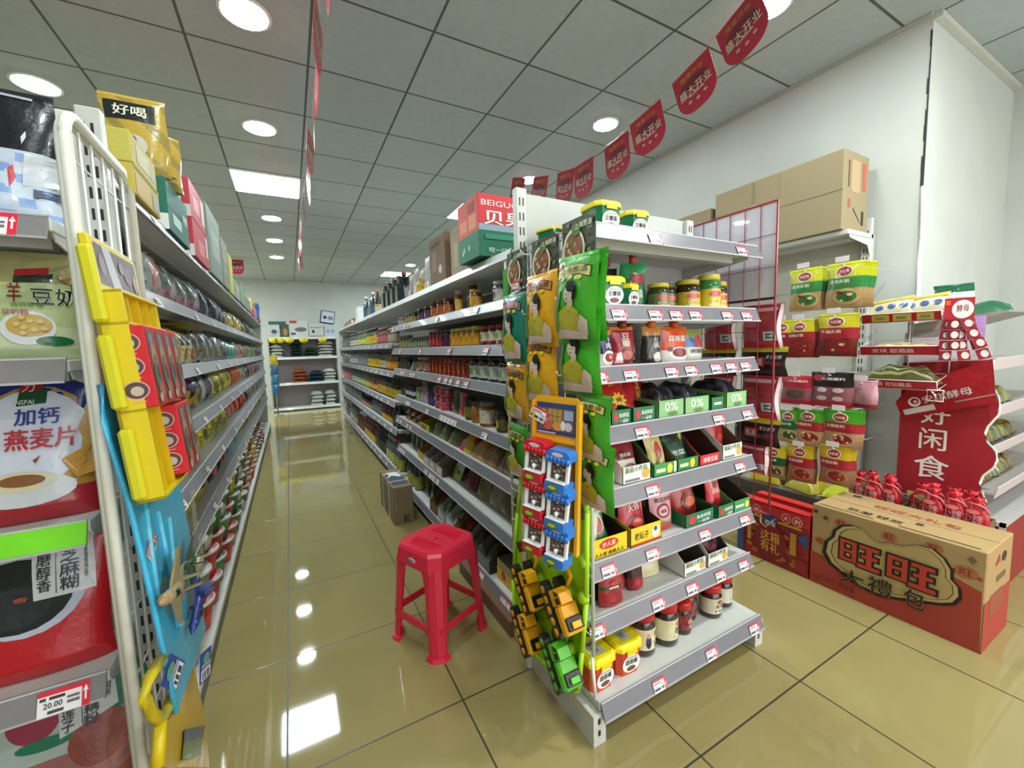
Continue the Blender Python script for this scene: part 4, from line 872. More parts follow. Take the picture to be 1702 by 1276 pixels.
# ================================================================ RED STOOL
ST_RED = '#d02440'
def ring8(s, c, z, cx=0, cy=0): return [(-s+c, -s, z), (s-c, -s, z), (s, -s+c, z), (s, s-c, z), (s-c, s, z), (-s+c, s, z), (-s, s-c, z), (-s, -s+c, z)]
SHT = .44
seat = M1('plas')
R8 = [ring8(.143, .04, SHT-.075), ring8(.136, .04, SHT-.012), ring8(.128, .04, SHT), ring8(.02, .006, SHT-.003)]
vs = [p for r in R8 for p in r]
seat.add(vs, [(j*8+i, j*8+(i+1) % 8, j*8+8+(i+1) % 8, j*8+8+i) for j in range(3) for i in range(8)], ST_RED)
seat.add(ring8(.02, .006, SHT-.003), [tuple(range(8))], ST_RED)
seat.lathe([(.008, SHT-.0028, '#4c0a12'), (.0081, SHT-.0022, '#4c0a12')], 10)
for k in range(7):
    for s in (-1, 1):
        x = s*(.04+.0095*k) ; seat.box(x-.0013, x+.0013, -.085+abs(k)*.003, .085-abs(k)*.003, SHT-.0032, SHT+.0022, shade(ST_RED, 1.12))
def leg(ix, iy):
    m = M1('plas'); t = .0
    top, bot = .135, .158
    def sec(z, w):
        s = bot+(top-bot)*z/(SHT-.01); c = .038
        ax, ay = s*ix, s*iy
        # an L of two flat faces joined by a broad rounded corner
        return [(ax-ix*(c+w), ay, z), (ax-ix*c, ay, z), (ax-ix*.012, ay-iy*.012, z), (ax, ay-iy*c, z), (ax, ay-iy*(c+w), z),
                (ax-ix*.010, ay-iy*(c+w), z), (ax-ix*.010, ay-iy*c, z), (ax-ix*.02, ay-iy*.02, z), (ax-ix*c, ay-iy*.010, z), (ax-ix*(c+w), ay-iy*.010, z)]
    zs = [(.0, .016), (.03, .016), (.14, .02), (.30, .028), (.36, .042), (SHT-.062, .09)]
    vs = [p for z, w in zs for p in sec(z, w)]; n = 10
    fs = [(j*n+i, j*n+(i+1) % n, (j+1)*n+(i+1) % n, (j+1)*n+i) for j in range(len(zs)-1) for i in range(n)]
    fs += [tuple(range(n)), tuple((len(zs)-1)*n+i for i in range(n))]
    if ix*iy < 0: fs = [f[::-1] for f in fs]
    m.add(vs, fs, ST_RED)
    s = bot+.006; m.add([(s*ix-ix*.07, s*iy+iy*.004, 0), (s*ix-ix*.035, s*iy+iy*.006, 0), (s*ix+ix*.004, s*iy-iy*.03, 0), (s*ix+ix*.006, s*iy-iy*.07, 0), (s*ix-ix*.02, s*iy-iy*.07, 0), (s*ix-ix*.07, s*iy-iy*.02, 0),
        (s*ix-ix*.07, s*iy, .016), (s*ix-ix*.037, s*iy, .016), (s*ix, s*iy-iy*.034, .016), (s*ix, s*iy-iy*.07, .016), (s*ix-ix*.02, s*iy-iy*.07, .016), (s*ix-ix*.07, s*iy-iy*.02, .016)],
        [tuple(range(6)), tuple(range(6, 12))]+[(i, (i+1) % 6, 6+(i+1) % 6, 6+i) for i in range(6)], ST_RED)
    return m.mesh('leg')
sl = root('plastic_stool', 'red moulded plastic stool standing in the aisle', 'stool', (.525, 1.735, 0), R_(24))
part(sl, 'seat', seat)
for ix in (-1, 1):
    for iy in (-1, 1): link('leg', leg(ix, iy), sl)
for k in range(4):
    m = M1('plas'); m.box(-.13, .13, -.150, -.140, .105, .14, ST_RED, ch=.003); o = part(sl, 'stretcher', m); o.rotation_euler = (0, 0, k*PI/2)
b = M1('plas'); b.lathe([(.02, 0, '#b8b4b4'), (.018, .003, '#8c8484')], 16); b.v = [(x*1.2-.0, -.1415-z, SHT-.045+y*.6) for x, y, z in b.v]
o = part(sl, 'badge', b, 'silver oval badge'); o.rotation_euler = (0, 0, -PI/2)

# ================================================================ FLOOR CARTONS
m = carton('strapped_carton', .145, .5, .285, '#7d6c50', [('r', .0, .04, .3, .24, '#3a3024'), ('t', '正B', .18, .14, .2, .16, '#9a8662', .04), ('r', -.42, .3, -.36, .9, '#8f7d5c')], top=[('r', -.4, .1, .4, .7, '#3c4450'), ('p', [(-.4, .5), (-.1, .62), (.3, .5), (.4, .6), (.2, .8), (-.3, .8), (-.2, .68)], '#d8dad6')], side=[('r', -.4, .2, .2, .8, '#75654a')], fin='kraft')
for y in (-.1, .12): m.box(-.0745, .0745, y-.004, y+.004, -.0001, .2875, '#d5d6d0')
put(('strapped_carton', 'carton', m.mesh('strapped_carton')), 'brown carton with white straps standing on the aisle floor by the sauces', (.665, 3.225, 0), .0)
m = carton('under_shelf_carton', .05, .62, .075, '#6d4f38', side=[('t', '正大', .1, .5, .18, .7, '#8c3428', .03), ('r', -.4, .2, -.2, .8, '#5c4230')], fin='kraft')
put(('flat_carton', 'carton', m.mesh('flat_carton')), 'flat brown carton pushed under the sauce shelves behind the stool', (.80, 1.83, 0), 0)

# ================================================================ PUFF SNACK GIFT CARTON on the floor
BX, BY0, BY1, BH = 2.36, .470, 1.085, .425
def WU(cx, cy):
    p = hx(1190+cx/3.307, 750+cy/3.307, BX); return (((BY0+BY1)/2-p.y)/(BY1-BY0), p.z/BH)
def WT(s, a, b, c, d, col, bold=.02):
    """lettering fitted to the four corners it covers"""
    q = [WU(*a), WU(*b), WU(*c), WU(*d)]; cu = sum(x for x, _ in q)/4; cv = sum(y for _, y in q)/4
    return ('t', s, cu, cv, (abs(q[1][0]-q[0][0])+abs(q[2][0]-q[3][0]))/2, (abs(q[3][1]-q[0][1])+abs(q[2][1]-q[1][1]))/2, col, bold)
cloud = [(655, 470), (665, 435), (700, 412), (760, 410), (810, 430), (855, 480), (900, 502), (960, 505), (1030, 520), (1110, 515), (1190, 535), (1250, 585), (1290, 650), (1290, 700), (1330, 745), (1335, 795), (1300, 828), (1230, 830), (1120, 815), (1000, 800), (900, 780), (800, 735), (700, 660), (640, 610), (608, 550), (620, 495)]
cx_ = sum(p[0] for p in cloud)/len(cloud); cy_ = sum(p[1] for p in cloud)/len(cloud)
def sc(k, dy=0): return [WU(cx_+(x-cx_)*k, cy_+(y-cy_)*k+dy) for x, y in cloud]
KR, KRED, KINK = '#a3865a', '#9c3a2a', '#241a12'
ops = [('p', [WU(520, 540), WU(590, 570), WU(680, 640), WU(800, 740), WU(1000, 810), WU(1290, 770), WU(1310, 690), WU(1400, 740), WU(1462, 775), WU(1447, 1112), WU(515, 722)], KRED),
       ('p', [WU(1260, 640), WU(1340, 640), WU(1465, 700), WU(1465, 720), WU(1340, 660), WU(1270, 665)], KRED)]
for (x, y, s) in ((690, 395, 1), (575, 490, .9), (955, 470, 1), (1200, 530, 1), (1380, 665, 1.2)):
    u, v = WU(x, y); ops += [('e', u, v, .045*s, .05*s, '#a5623f'), ('t', '旺', u, v, .055*s, .06*s, '#83301f', .03)]
ops += [('p', sc(1.06, 4), KINK), ('p', sc(1.0), '#b39c68'), ('p', sc(.93), '#3a2a1a'), ('p', sc(.915), '#ad9660')]
WANG = [(0, .1, .11, .95), (.31, .1, .43, .95), (0, .82, .43, .95), (0, .46, .43, .58), (0, .1, .43, .22), (.50, .80, .97, .95), (.55, .44, .94, .58), (.46, .02, 1.0, .18), (.67, .02, .81, .95)]
for a, b, c, d in (((690, 475), (915, 530), (900, 668), (680, 600)), ((955, 570), (1235, 625), (1205, 785), (940, 690))):
    q = [WU(*a), WU(*b), WU(*c), WU(*d)]; u0 = (q[0][0]+q[3][0])/2; u1 = (q[1][0]+q[2][0])/2; v0 = (q[2][1]+q[3][1])/2; v1 = (q[0][1]+q[1][1])/2
    for g, cc in ((.05, KINK), (.0, '#b23a28')):
        for (x0, y0, x1, y1) in WANG: ops += [('r', u0+(u1-u0)*(x0-g), v0+(v1-v0)*(y0-g*1.2), u0+(u1-u0)*(x1+g), v0+(v1-v0)*(y1+g*1.2), cc)]
for s, a, b, c, d in (('大', (690, 640), (815, 660), (830, 760), (690, 700)), ('禮', (840, 680), (965, 700), (990, 815), (850, 765)), ('包', (1045, 745), (1150, 770), (1160, 880), (1040, 830))):
    ops += [WT(s, a, b, c, d, '#8f7a4a', .09), WT(s, a, b, c, d, KINK, .03)]
ops += [WT('NET WT. 净含量', (545, 660), (775, 740), (770, 770), (545, 690), '#5c1c14', .01), WT('★', (590, 335), (640, 348), (638, 385), (590, 370), '#4a3a26', .01), WT('■', (550, 312), (572, 318), (572, 335), (550, 328), '#3a2c1e', 0), WT('◆', (1390, 560), (1455, 580), (1440, 625), (1385, 600), '#6c5638', .0)]
tops = [('r', -.5, .46, .5, .47, '#6d5638'), ('t', '防潮 轻放', -.12, .2, .34, .13, '#3a2c1c', .01), ('t', '旺旺大礼包', .05, .62, .5, .14, '#a8452e', .02), ('r', -.46, .05, -.1, .075, '#5c482e'), ('r', .05, .05, .46, .075, '#5c482e'), ('r', -.4, .82, -.34, .9, '#3a2c1c'), ('r', .1, .3, .14, .38, '#4a3826')]
ends = [('r', -.5, 0, .5, .5, KRED), ('r', -.1, .62, .25, .68, '#6c5434'), ('r', -.3, .3, .2, .52, '#8c4a32'), ('e', .15, .84, .09, .05, '#3c2c1c'), ('p', [(-.2, .8), (-.05, .9), (.0, .82)], '#a84430')]
m = carton('snack_gift_carton', BY1-BY0, .335, BH, KR, ops, top=tops, other=ends, fin='kraft', ch=.004)
m.decals(lambda u, v, e: (-(BY1-BY0)/2-e, -u*.335, v*BH), ends)
put(('snack_gift_carton', 'carton', m.mesh('snack_gift_carton')), 'large brown and red snack gift carton lettered 旺旺 on the floor', (BX+.1675, (BY0+BY1)/2, 0), -PI/2)

# ================================================================ RED GIFT BOXES by the wall unit
def gift(w, h):
    rnd = random.Random(9)
    ops = [('r', -.5, .0, .5, .78, '#8a2420')]+[('e', rnd.uniform(-.44, .44), rnd.uniform(.06, .72), .05, .04, rnd.choice(['#a5562a', '#7c1a1c', '#98602c', '#6e2430'])) for _ in range(34)]
    ops += [('p', [(-.5, .78), (-.34, .78), (-.5, .5)], '#2d4a7c'), ('p', [(.5, .72), (.36, .62), (.5, .46)], '#2d4a7c'), ('r', -.5, .0, -.4, .5, '#2f4a78'), ('r', .36, .06, .5, .26, '#8c1c20'), ('r', -.38, .74, .42, .775, '#c0902c'),
            ('e', .0, .38, .23, .3, '#7c1420'), ('t', '这箱\n有礼', .0, .38, .27, .36, '#d3a63c', .03), ('r', -.34, .3, -.28, .7, '#b07c2c'), ('r', .28, .3, .36, .66, '#b07c2c'),
            ('r', -.5, .80, .5, .99, '#b01f20'), ('e', .0, .77, .11, .09, '#2a3c74'), ('t', '京东', .0, .7, .16, .09, '#e0dcd8', .03)]
    for u, s in ((-.36, '大'), (-.2, '吉'), (.22, '大'), (.37, '利')): ops += [('e', u, .87, .065, .08, '#e0c8b4'), ('e', u, .87, .058, .071, '#a81c1e'), ('t', s, u, .87, .07, .08, '#ecdccc', .02)]
    m = carton('gift_box', w, .06, h, '#b01f20', ops, top=[('r', -.5, 0, .5, 1, '#c2241f')])
    r = M1('plas'); r.tube([(-.06, -.034, h*.8), (-.05, -.05, h*.66), (-.02, -.052, h*.62), (.02, -.045, h*.78), (.05, -.04, h*.83), (.0, -.04, h*.84), (-.06, -.034, h*.8)], .003, '#b8a890', 5)
    return ('gift_box', 'box', [('box_body', m.mesh('box_body')), ('rope_handle', r.mesh('rope_handle'))])
put(gift(.385, .345), 'red gift box lettered 这箱有礼 beside the big snack carton, front one', (2.39, 1.29, 0), -PI/2)
put(gift(.30, .36), 'red gift box standing directly behind another gift box', (2.475, 1.28, 0), -PI/2)

# ================================================================ RED POUCH BAGS in open cartons behind the big carton
def opencarton(w, d, h):
    m = M1('kraft'); t = .004
    m.box(-w/2, w/2, -d/2, d/2, 0, t, '#7c6344')
    for a in ((-w/2, w/2, -d/2, -d/2+t), (-w/2, w/2, d/2-t, d/2), (-w/2, -w/2+t, -d/2, d/2), (w/2-t, w/2, -d/2, d/2)): m.box(*a, 0, h, '#6f573c')
    return ('open_carton', 'carton', m.mesh('open_carton'))
put(opencarton(.23, .19, .40), 'open carton of red drawstring bags, next to the hanging soup packets', (2.815, .975, 0), -PI/2)
put(opencarton(.27, .19, .40), 'open carton of red drawstring bags, by the snack rack base', (2.815, .70, 0), -PI/2)
def sack(s):
    rnd = random.Random(s); h = .17
    m = M1('film'); prof = [(.022, 0), (.04, .012), (.047, .05), (.044, .09), (.03, .122), (.013, .138), (.016, .148), (.021, .166)]
    n = 18; vs = []; fs = []
    for j, (r, z) in enumerate(prof):
        for i in range(n): a = 2*PI*i/n-PI/2; k = r*(1+.10*math.sin(5*a+j+s)+(.25*math.sin(9*a) if j > 5 else 0)); vs.append((k*math.cos(a), .7*k*math.sin(a), z+(.008*math.sin(4*a+s) if j == 7 else 0)))
    for j in range(len(prof)-1):
        for i in range(n): fs.append((j*n+i, j*n+(i+1) % n, (j+1)*n+(i+1) % n, (j+1)*n+i))
    fs += [tuple(reversed(range(n))), tuple((len(prof)-1)*n+i for i in range(n))]
    m.add(vs, fs, ['#a8141e' if f[0] < 5*n else '#c41c28' for f in fs], smooth=True)
    S_ = lambda u, v, e: ((.048+e)*math.sin(u*2.4), -.7*(.050+e)*math.cos(u*2.4)*(1 if v < .5 else 1-.6*(v-.5)), v*h)
    m.decals(S_, [('t', '小辣\n香肠', .0, .36, .6, .34, '#d8a0a4', .03), ('e', 0, .6, .2, .06, '#d07070')], eps=.003)
    b = M1('film'); b.tube([(-.015, -.02, .136), (.015, -.022, .136), (.035, -.012, .125), (.05, -.01, .10)], .004, '#d8707c', 5)
    l = M1('film'); l.box(-.055, -.03, -.012, -.004, .09, .115, rnd.choice(['#7a9a4c', '#a8b070']))
    return ('drawstring_bag', 'bag', [('bag_body', m.mesh('bag_body')), ('ribbon', b.mesh('ribbon')), ('leaf_tag', l.mesh('leaf_tag'))])
SK = [sack(i) for i in range(3)]
ys = [(1.055, 'the one beside the soup packets', 2.80), (.985, 'second along the carton', 2.78), (.915, 'third along, below the red sign edge', 2.79), (.80, 'first in the carton by the snack rack', 2.82), (.745, 'second in the carton by the snack rack', 2.775), (.672, 'third in the carton by the snack rack', 2.78), (.60, 'the one beside the snack rack cabinet', 2.78)]
for i, (y, lb, x) in enumerate(ys): put(SK[i % 3], 'red drawstring snack bag in an open carton, '+lb, (x-.005, y, .36), -PI/2+random.uniform(-.3, .3), 'red drawstring snack bags')
for i, y in enumerate((1.03, .95, .775, .70, .64)): put(SK[i % 3], 'red drawstring snack bag in the rear row, '+ORD[i]+' from the soup packets', (2.868, y, .355), -PI/2+random.uniform(-.4, .4), 'red drawstring snack bags')
put(('filler_carton', 'carton', M1('kraft').box(-.085, .085, -.10, .10, 0, .35, '#5b4832').mesh('filler_carton')), 'brown carton inside the open carton by the soup packets, under the bags', (2.815, .975, .005))
put(('filler_carton', 'carton', M1('kraft').box(-.085, .085, -.125, .125, 0, .35, '#5b4832').mesh('filler_carton')), 'brown carton inside the open carton by the rack, under the bags', (2.815, .70, .005))

# ================================================================ SNACK RACK with a wavy red side panel
RX = 3.0
sr = root('snack_rack', 'snack rack with a wavy red side panel lettered 好闲食', 'shelf unit', (RX, .965, 0))
def RQ(u, v): p = hx(u, v, RX); return (p.y-.965, p.z)
edge = [(1650, 598), (1648, 612), (1644, 622), (1648, 640), (1658, 660), (1662, 675), (1659, 690), (1642, 708), (1637, 720), (1640, 735), (1654, 750), (1657, 765), (1650, 778), (1634, 790), (1628, 803), (1631, 818), (1638, 835)]
poly = [(0, .40), (0, 1.135)]+[RQ(*q) for q in edge]+[(-.36, .40)]
m = M1('card'); m.prism(poly, 0, .008, '#931421', 'yz'); side = part(sr, 'side_panel', m)
e_ = M1('plas'); e_.tube([(.004, a, b) for a, b in [RQ(*q) for q in edge]], .006, '#d2ccc8', 6); link('edge_strip', e_.mesh('edge_strip'), side)
t_ = M1('card')
def rt(s, u, v, w, h): 
    p = hx(u, v, RX); t_.decals(lambda a, b, e: (-e, -a, b), [('t', s, .965-p.y, p.z, w, h, '#dcd2cc', .03)], eps=.001)
rt('闲', 1550, 730, .105, .115); rt('食', 1547, 776, .135, .125); rt('好', 1555, 688, .11, .11)
link('lettering', t_.mesh('lettering'), side)
m = M1('met'); m.box(.008, 1.2, -.01, 0, 0, 1.3, '#b5a8ae'); part(sr, 'back_panel', m)
m = M1('met'); m.box(0, 1.2, -.41, -.02, 0, .34, '#8c1420'); m.box(-.004, .01, -.415, -.395, 0, .36, '#b8b4b2'); m.box(-.004, 1.2, -.415, -.02, .34, .36, '#b0aeac'); part(sr, 'cabinet', m)
for k, (z, d) in enumerate([(.50, .37), (.70, .34), (.905, .35), (1.135, .33)]):
    m = M1('met'); m.box(.008, 1.2, -d, -.011, -.012, 0, '#a8a09e'); m.prism([(-d, -.03), (-d-.012, .028), (-d-.008, .03), (-d+.004, -.028)], .008, 1.2, '#c2b4b4', 'yz'); m.v = [(x, y, zz+z) for x, y, zz in m.v]; part(sr, 'shelf', m)
for k in range(14):
    x = 3.09+(k % 5)*.13; i = k//5; zz = (.505, .71, .91)[i]
    put(('snack_bag', 'bag', lump(.115, .2, .07, [lambda u, v: '#6a6a34' if math.sin(20*u)*math.sin(17*v) > 0 else '#8c8a54', lambda u, v: '#4c4018' if math.sin(24*u)*math.sin(17*v) > 0 else '#8a7a2a', lambda u, v: '#9a9a80' if math.sin(19*u)*math.sin(15*v) > .2 else '#5c6a3c'][(k+i) % 3], seed=k).mesh('snack_bag')), f"loose snack bag, {['lowest', 'middle', 'upper'][i]} tier of the red sided rack, {ORD[k % 5]} from its panel", (x, .76, zz+.002), random.uniform(-.2, .2), 'loose snack bags')

# ================================================================ YEAST WIRE RACK beside the wall unit (faces -x)
YRX, YRY = 2.85, 1.10
yr = root('yeast_rack', 'white wire rack of three baskets with red lettered strips', 'rack', (YRX, YRY, 0), -PI/2)
YW = .32
tiers = [(1.005, '安琪 百钻糖品'), (1.185, '安琪 甜酒曲'), (1.36, '')]
for x in (.0, .16, YW):
    m = M1('met'); m.tube([(x, .14, 1.0), (x, .14, 1.50 if x else 1.42)], .0035, '#c9c8c2'); part(yr, 'post', m)
m = M1('met'); m.box(.15, .17, .14, .15, 1.2, 1.45, '#8a8880'); part(yr, 'price_strip_holder', m)
for z, s in tiers:
    m = M1('met')
    for zz, f in ((z, .0), (z+.045, -.012)): m.tube([(0, f, zz), (YW, f, zz), (YW, .14, zz+.03), (0, .14, zz+.03)], .0028, '#d5d4cf', 5, closed=True)
    for k in range(9): m.tube([(k*.04, 0, z), (k*.04, .14, z+.03)], .0016, '#cfcec8', 4)
    for x in (0, YW): m.tube([(x, .0, z), (x, -.012, z+.045)], .0028, '#d5d4cf', 5)
    b = part(yr, 'basket', m)
    p = M1('film'); p.prism([(-.004, z), (-.0165, z+.044), (-.015, z+.044), (-.0025, z)], .0, YW, '#a8202c', 'yz')
    SF = lambda u, v, e: (YW/2+u, -.0045-.285*v-e, z+v)
    if s: p.decals(SF, [('t', s, -.02, .022, .17, .022, '#e0d0cc', .02)])
    else: p.decals(SF, [('r', -.115, .004, -.04, .04, '#b8a050'), ('r', -.025, .004, .05, .04, '#b5a258'), ('r', .07, .004, .135, .04, '#b59c50'), ('r', -.1, .014, -.06, .026, '#6c8a3c'), ('r', -.01, .014, .03, .026, '#6c8a3c'), ('r', .085, .014, .12, .026, '#6c8a3c')])
    link('label_strip', p.mesh('label_strip'), b)
m = M1('met'); m.tube([(YW-.02, .0, 1.0), (YW+.0, -.02, .985), (YW, -.02, .955)], .0035, '#cfccc6'); m.tube([(YW-.03, -.02, .955), (YW+.03, -.02, .955), (YW+.03, -.02, 1.01), (YW-.03, -.02, 1.01)], .0035, '#cfccc6', closed=True); part(yr, 'wire_foot', m)
m = M1('film'); HBX = 2.965
def HQ(u, v): p = hx(u, v, HBX); return (YRY-p.y, p.z)
m.prism([HQ(*q) for q in ((1488, 668), (1514, 640), (1650, 596), (1656, 668), (1500, 697))], HBX-YRX, HBX-YRX+.003, '#941520', 'xz')
a_, b_ = HQ(1518, 668), HQ(1606, 650); ang_ = math.atan2(b_[1]-a_[1], b_[0]-a_[0])
SF = lambda u, v, e: ((a_[0]+b_[0])/2+u*math.cos(ang_)-v*math.sin(ang_), HBX-YRX-e, (a_[1]+b_[1])/2+u*math.sin(ang_)+v*math.cos(ang_))
m.decals(SF, [('t', '安琪酵母', .03, .0, .19, .038, '#cfc8c2', .03), ('e', -.10, .0, .026, .026, '#cfc8c2'), ('e', -.098, .002, .017, .016, '#941520'), ('e', -.096, .0, .008, .008, '#cfc8c2'), ('r', .05, -.045, .2, -.037, '#a8706c'), ('r', -.16, -.06, -.03, -.03, '#bdb4ae')])
part(yr, 'header_board', m)
yb = [pouch('yeast_bag', .19, .12, .03, lambda u, v: '#b3ad90' if v < .3 else ('#b0b6b8' if .35 < v < .7 and math.sin(30*u) > .2 else '#c2b88c'), [('e', -.25, .5, .1, .14, '#3c4a7c'), ('e', .05, .52, .1, .14, '#4a5a88'), ('e', .33, .5, .1, .14, '#3c4a7c'), ('r', -.5, .8, .5, .95, '#b8a03c')], 'hang').mesh('yeast_bag') for _ in range(2)]
put(('yeast_bag', 'bag', yb[0]), 'yellow and blue printed clear bag in the top basket, close to the soup packets', (YRX+.05, YRY-.10, 1.385), 0, rot=(-.5, -.12, -PI/2))
put(('yeast_bag', 'bag', yb[1]), 'yellow and blue printed clear bag in the top basket, by the green pouches', (YRX+.06, YRY-.23, 1.388), 0, rot=(-.5, -.12, -PI/2))
put(('herb_bundle', 'bag', lump(.30, .13, .085, lambda u, v: '#4d4a24' if math.sin(50*v) > 0 else '#8a8a5a', n=12, seed=2).mesh('herb_bundle')), 'clear bag of dark dried stalks in the lowest basket', (YRX+.07, YRY-.16, 1.028), -PI/2)
put(('yeast_sachets', 'bag', lump(.28, .12, .035, lambda u, v: '#b8a880' if math.sin(30*u) > 0 else '#a89a6c', n=10, seed=4).mesh('yeast_sachets')), 'flat pale bag lying in the middle basket', (YRX+.07, YRY-.16, 1.208), -PI/2)
m = M1('met'); m.prism([(-.37, 1.385), (-.37, 1.395), (-.012, 1.345), (-.012, 1.27)], .0, .42, '#8a857e', 'yz'); m.box(.0, .01, -.02, -.012, 1.10, 1.30, '#b5a8ae'); part(sr, 'top_shelf', m)
for k, (x, y, r) in enumerate([(3.06, .80, 0)]):
    m = pouch('starch_pouch', .15, .17, .05, bands((.55, '#a8aca4'), (.78, '#c2c6c0'), (1, '#13583a')), [('r', -.2, .3, .2, .42, '#a83a50')], 'stand'); put(P('starch_pouch', 'pouch', m), ['green topped starch pouch standing behind the top basket', 'green topped starch pouch with red mark, taller looking, by the grey ledge'][k], (x, y, 1.374), -PI/2+r)
m = lump(.2, .24, .06, lambda u, v: '#1f5a3c' if u < -.15 else '#a8aca6', seed=8); put(P('starch_pouch', 'pouch', m), 'green and white pouch lying on the top ledge of the red sided rack', (3.26, .74, 1.382), .1)
st = M1('film'); st.box(-.05, .05, -.002, .002, .19, .30, '#a02430'); st.decals(lambda u, v, e: (u*.1, -.002-e, .19+v*.11), [('e', .12, .5, .36, .4, '#d8cfc8'), ('t', '酵母', .12, .55, .4, .3, '#8c3038', .02), ('r', -.46, .7, -.3, .9, '#c06030')])
for k, (x0, an) in enumerate([(-.03, -.16), (.0, .02), (.03, .2), (-.015, -.05), (.02, .32)]):
    for j in range(4 if k < 3 else 3):
        st.X = Matrix.Translation((x0, -.006-.004*k, .20)) @ Matrix.Rotation(-an-.04*j, 4, 'Y')
        st.box(-.021, .021, -.003, .001, -.05-.051*j, -.051*j-.002, ['#7c1a26', '#941f2c', '#8a1c28', '#6c1620', '#8c2a30'][k], ch=.0008)
        st.decals(lambda u, v, e: (u, -.0032-e, -.026-.051*j+v), [('e', .004, .0, .013, .017, '#cfc2be')])
st.X = None
put(('sachet_strip', 'sachets', st.mesh('sachet_strip')), 'bunch of red yeast sachets hanging from the wire rack end', (2.86, .725, 1.16), -PI/2+.35)
m = M1('film'); m.box(-.04, .04, -.001, .001, 0, .12, '#b08ac0'); put(('hang_card', 'card', m.mesh('hang_card')), 'pale violet card hanging behind the red sachets', (2.93, .69, 1.25), -PI/2+.1)

# ================================================================ CARTONS on the wall unit
m = carton('long_carton', .80, .30, .445, '#8d7f62', [('r', -.5, .49, .5, .505, '#6f634a'), ('r', .06, .5, .065, 1, '#7a6e54'), ('r', -.16, .66, -.13, .98, '#7d7056')], top=[('r', -.5, .49, .5, .51, '#6f634a')], other=[('r', -.32, .55, -.26, .88, '#5c4a38'), ('r', -.2, .5, .15, .9, '#a8906c'), ('r', .25, .55, .4, .9, '#a85a4a'), ('r', -.3, .3, -.2, .4, '#9a5a44'), ('r', .25, .1, .34, .28, '#3c3226'), ('p', [(-.1, .28), (.2, .12), (.2, .13), (-.1, .3)], '#3c3226')], fin='kraft')
put(('long_carton', 'carton', m.mesh('long_carton')), 'long brown carton on the wall unit, biggest of the pair', (2.985, 1.615, 1.906), -PI/2)
m = carton('small_carton', .46, .28, .37, '#87795c', [('r', -.5, .49, .5, .505, '#6f634a'), ('r', -.15, .3, -.1, .9, '#7a6e54')], other=[('r', -.3, .1, .3, .9, '#4c4436')], fin='kraft')
put(('small_carton', 'carton', m.mesh('small_carton')), 'smaller brown carton behind the long one on the wall unit', (2.985, 2.29, 1.906), -PI/2)

# ================================================================ HOTPOT SOUP BASE PACKETS on the wall unit
def soup(top, mid, low, w=.17, h=.24, t=.035, title='火锅底料', corner=False):
    ops = [('e', .0, .80, .23, .12, '#d8cfc0'), ('e', 0, .80, .2, .10, '#8c1f24'), ('t', '大红袍', 0, .8, .3, .07, '#e6d8cc', .02), ('t', title, -.12, .58, .56, .08, '#e8ddd0', .03), ('e', .1, .24, .36, .18, shade(low, 1.3)), ('e', .1, .24, .28, .12, shade(mid, .9))]
    rnd = random.Random(len(title)+int(h*100)); ops += [('e', .1+rnd.uniform(-.22, .22), .24+rnd.uniform(-.1, .1), .05, .03, rnd.choice(['#c8a070', '#a8442c', '#d8c090', '#7c2a1c'])) for _ in range(8)]
    return pouch('soup_packet', w, h, t, bands((.42, low), (.66, mid), (1, top)), ops, style='hang').mesh('soup_packet')
SP = {'clear': soup('#b3b31a', '#2f7a3c', '#a88a5c', .17, .235, title='清汤火锅'), 'red': soup('#b5a91a', '#8f1f2a', '#7c2a22', .15, .22, title='麻辣火锅'), 'big': soup('#b5ac1a', '#9a2430', '#6e2620', .18, .23, title='牛油火锅'), 'mush': soup('#3c8a1e', '#97222a', '#a88662', .165, .21), 'tom': soup('#b59a16', '#96202a', '#8c6448', .15, .22), 'grn': soup('#b3a51a', '#1c4a2a', '#8c7a54', .14, .2, title='酸菜火锅')}
def clearpack(top, w, h):
    return pouch('soup_packet', w, h, .04, bands((.14, '#a81c30'), (.62, '#85505a'), (1, top)), [('t', '火锅蘸料', .08, .82, .6, .08, '#e0d4d0', .02), ('e', -.3, .84, .14, .09, '#98303c')]+([('e', x, y, .14, .07, '#d0b8b8') for x in (-.2, .22) for y in (.26, .5)] if top == '#1c1416' else [('e', 0, .38, .3, .16, '#5c4a3c')]), style='hang').mesh('soup_packet')
hooks = []
def soups(kind, desc, y, z, n, x0=2.60, step=.022):
    me = SP[kind] if isinstance(kind, str) else kind
    h = max(v.co.z for v in me.vertices)
    for k in range(n):
        put(('soup_packet', 'packet', me), desc + ([', front one', ', second on its hook', ', third on its hook', ', fourth on its hook', ', fifth on its hook'][k] if n > 1 else ''), (x0+step*k, y-.003*k, z), 0, 'soup base packets', rot=(0, random.uniform(-.02, .02)+.03*(k/ n), -PI/2))
    hooks.append((y, z+h-.012, x0-.03))
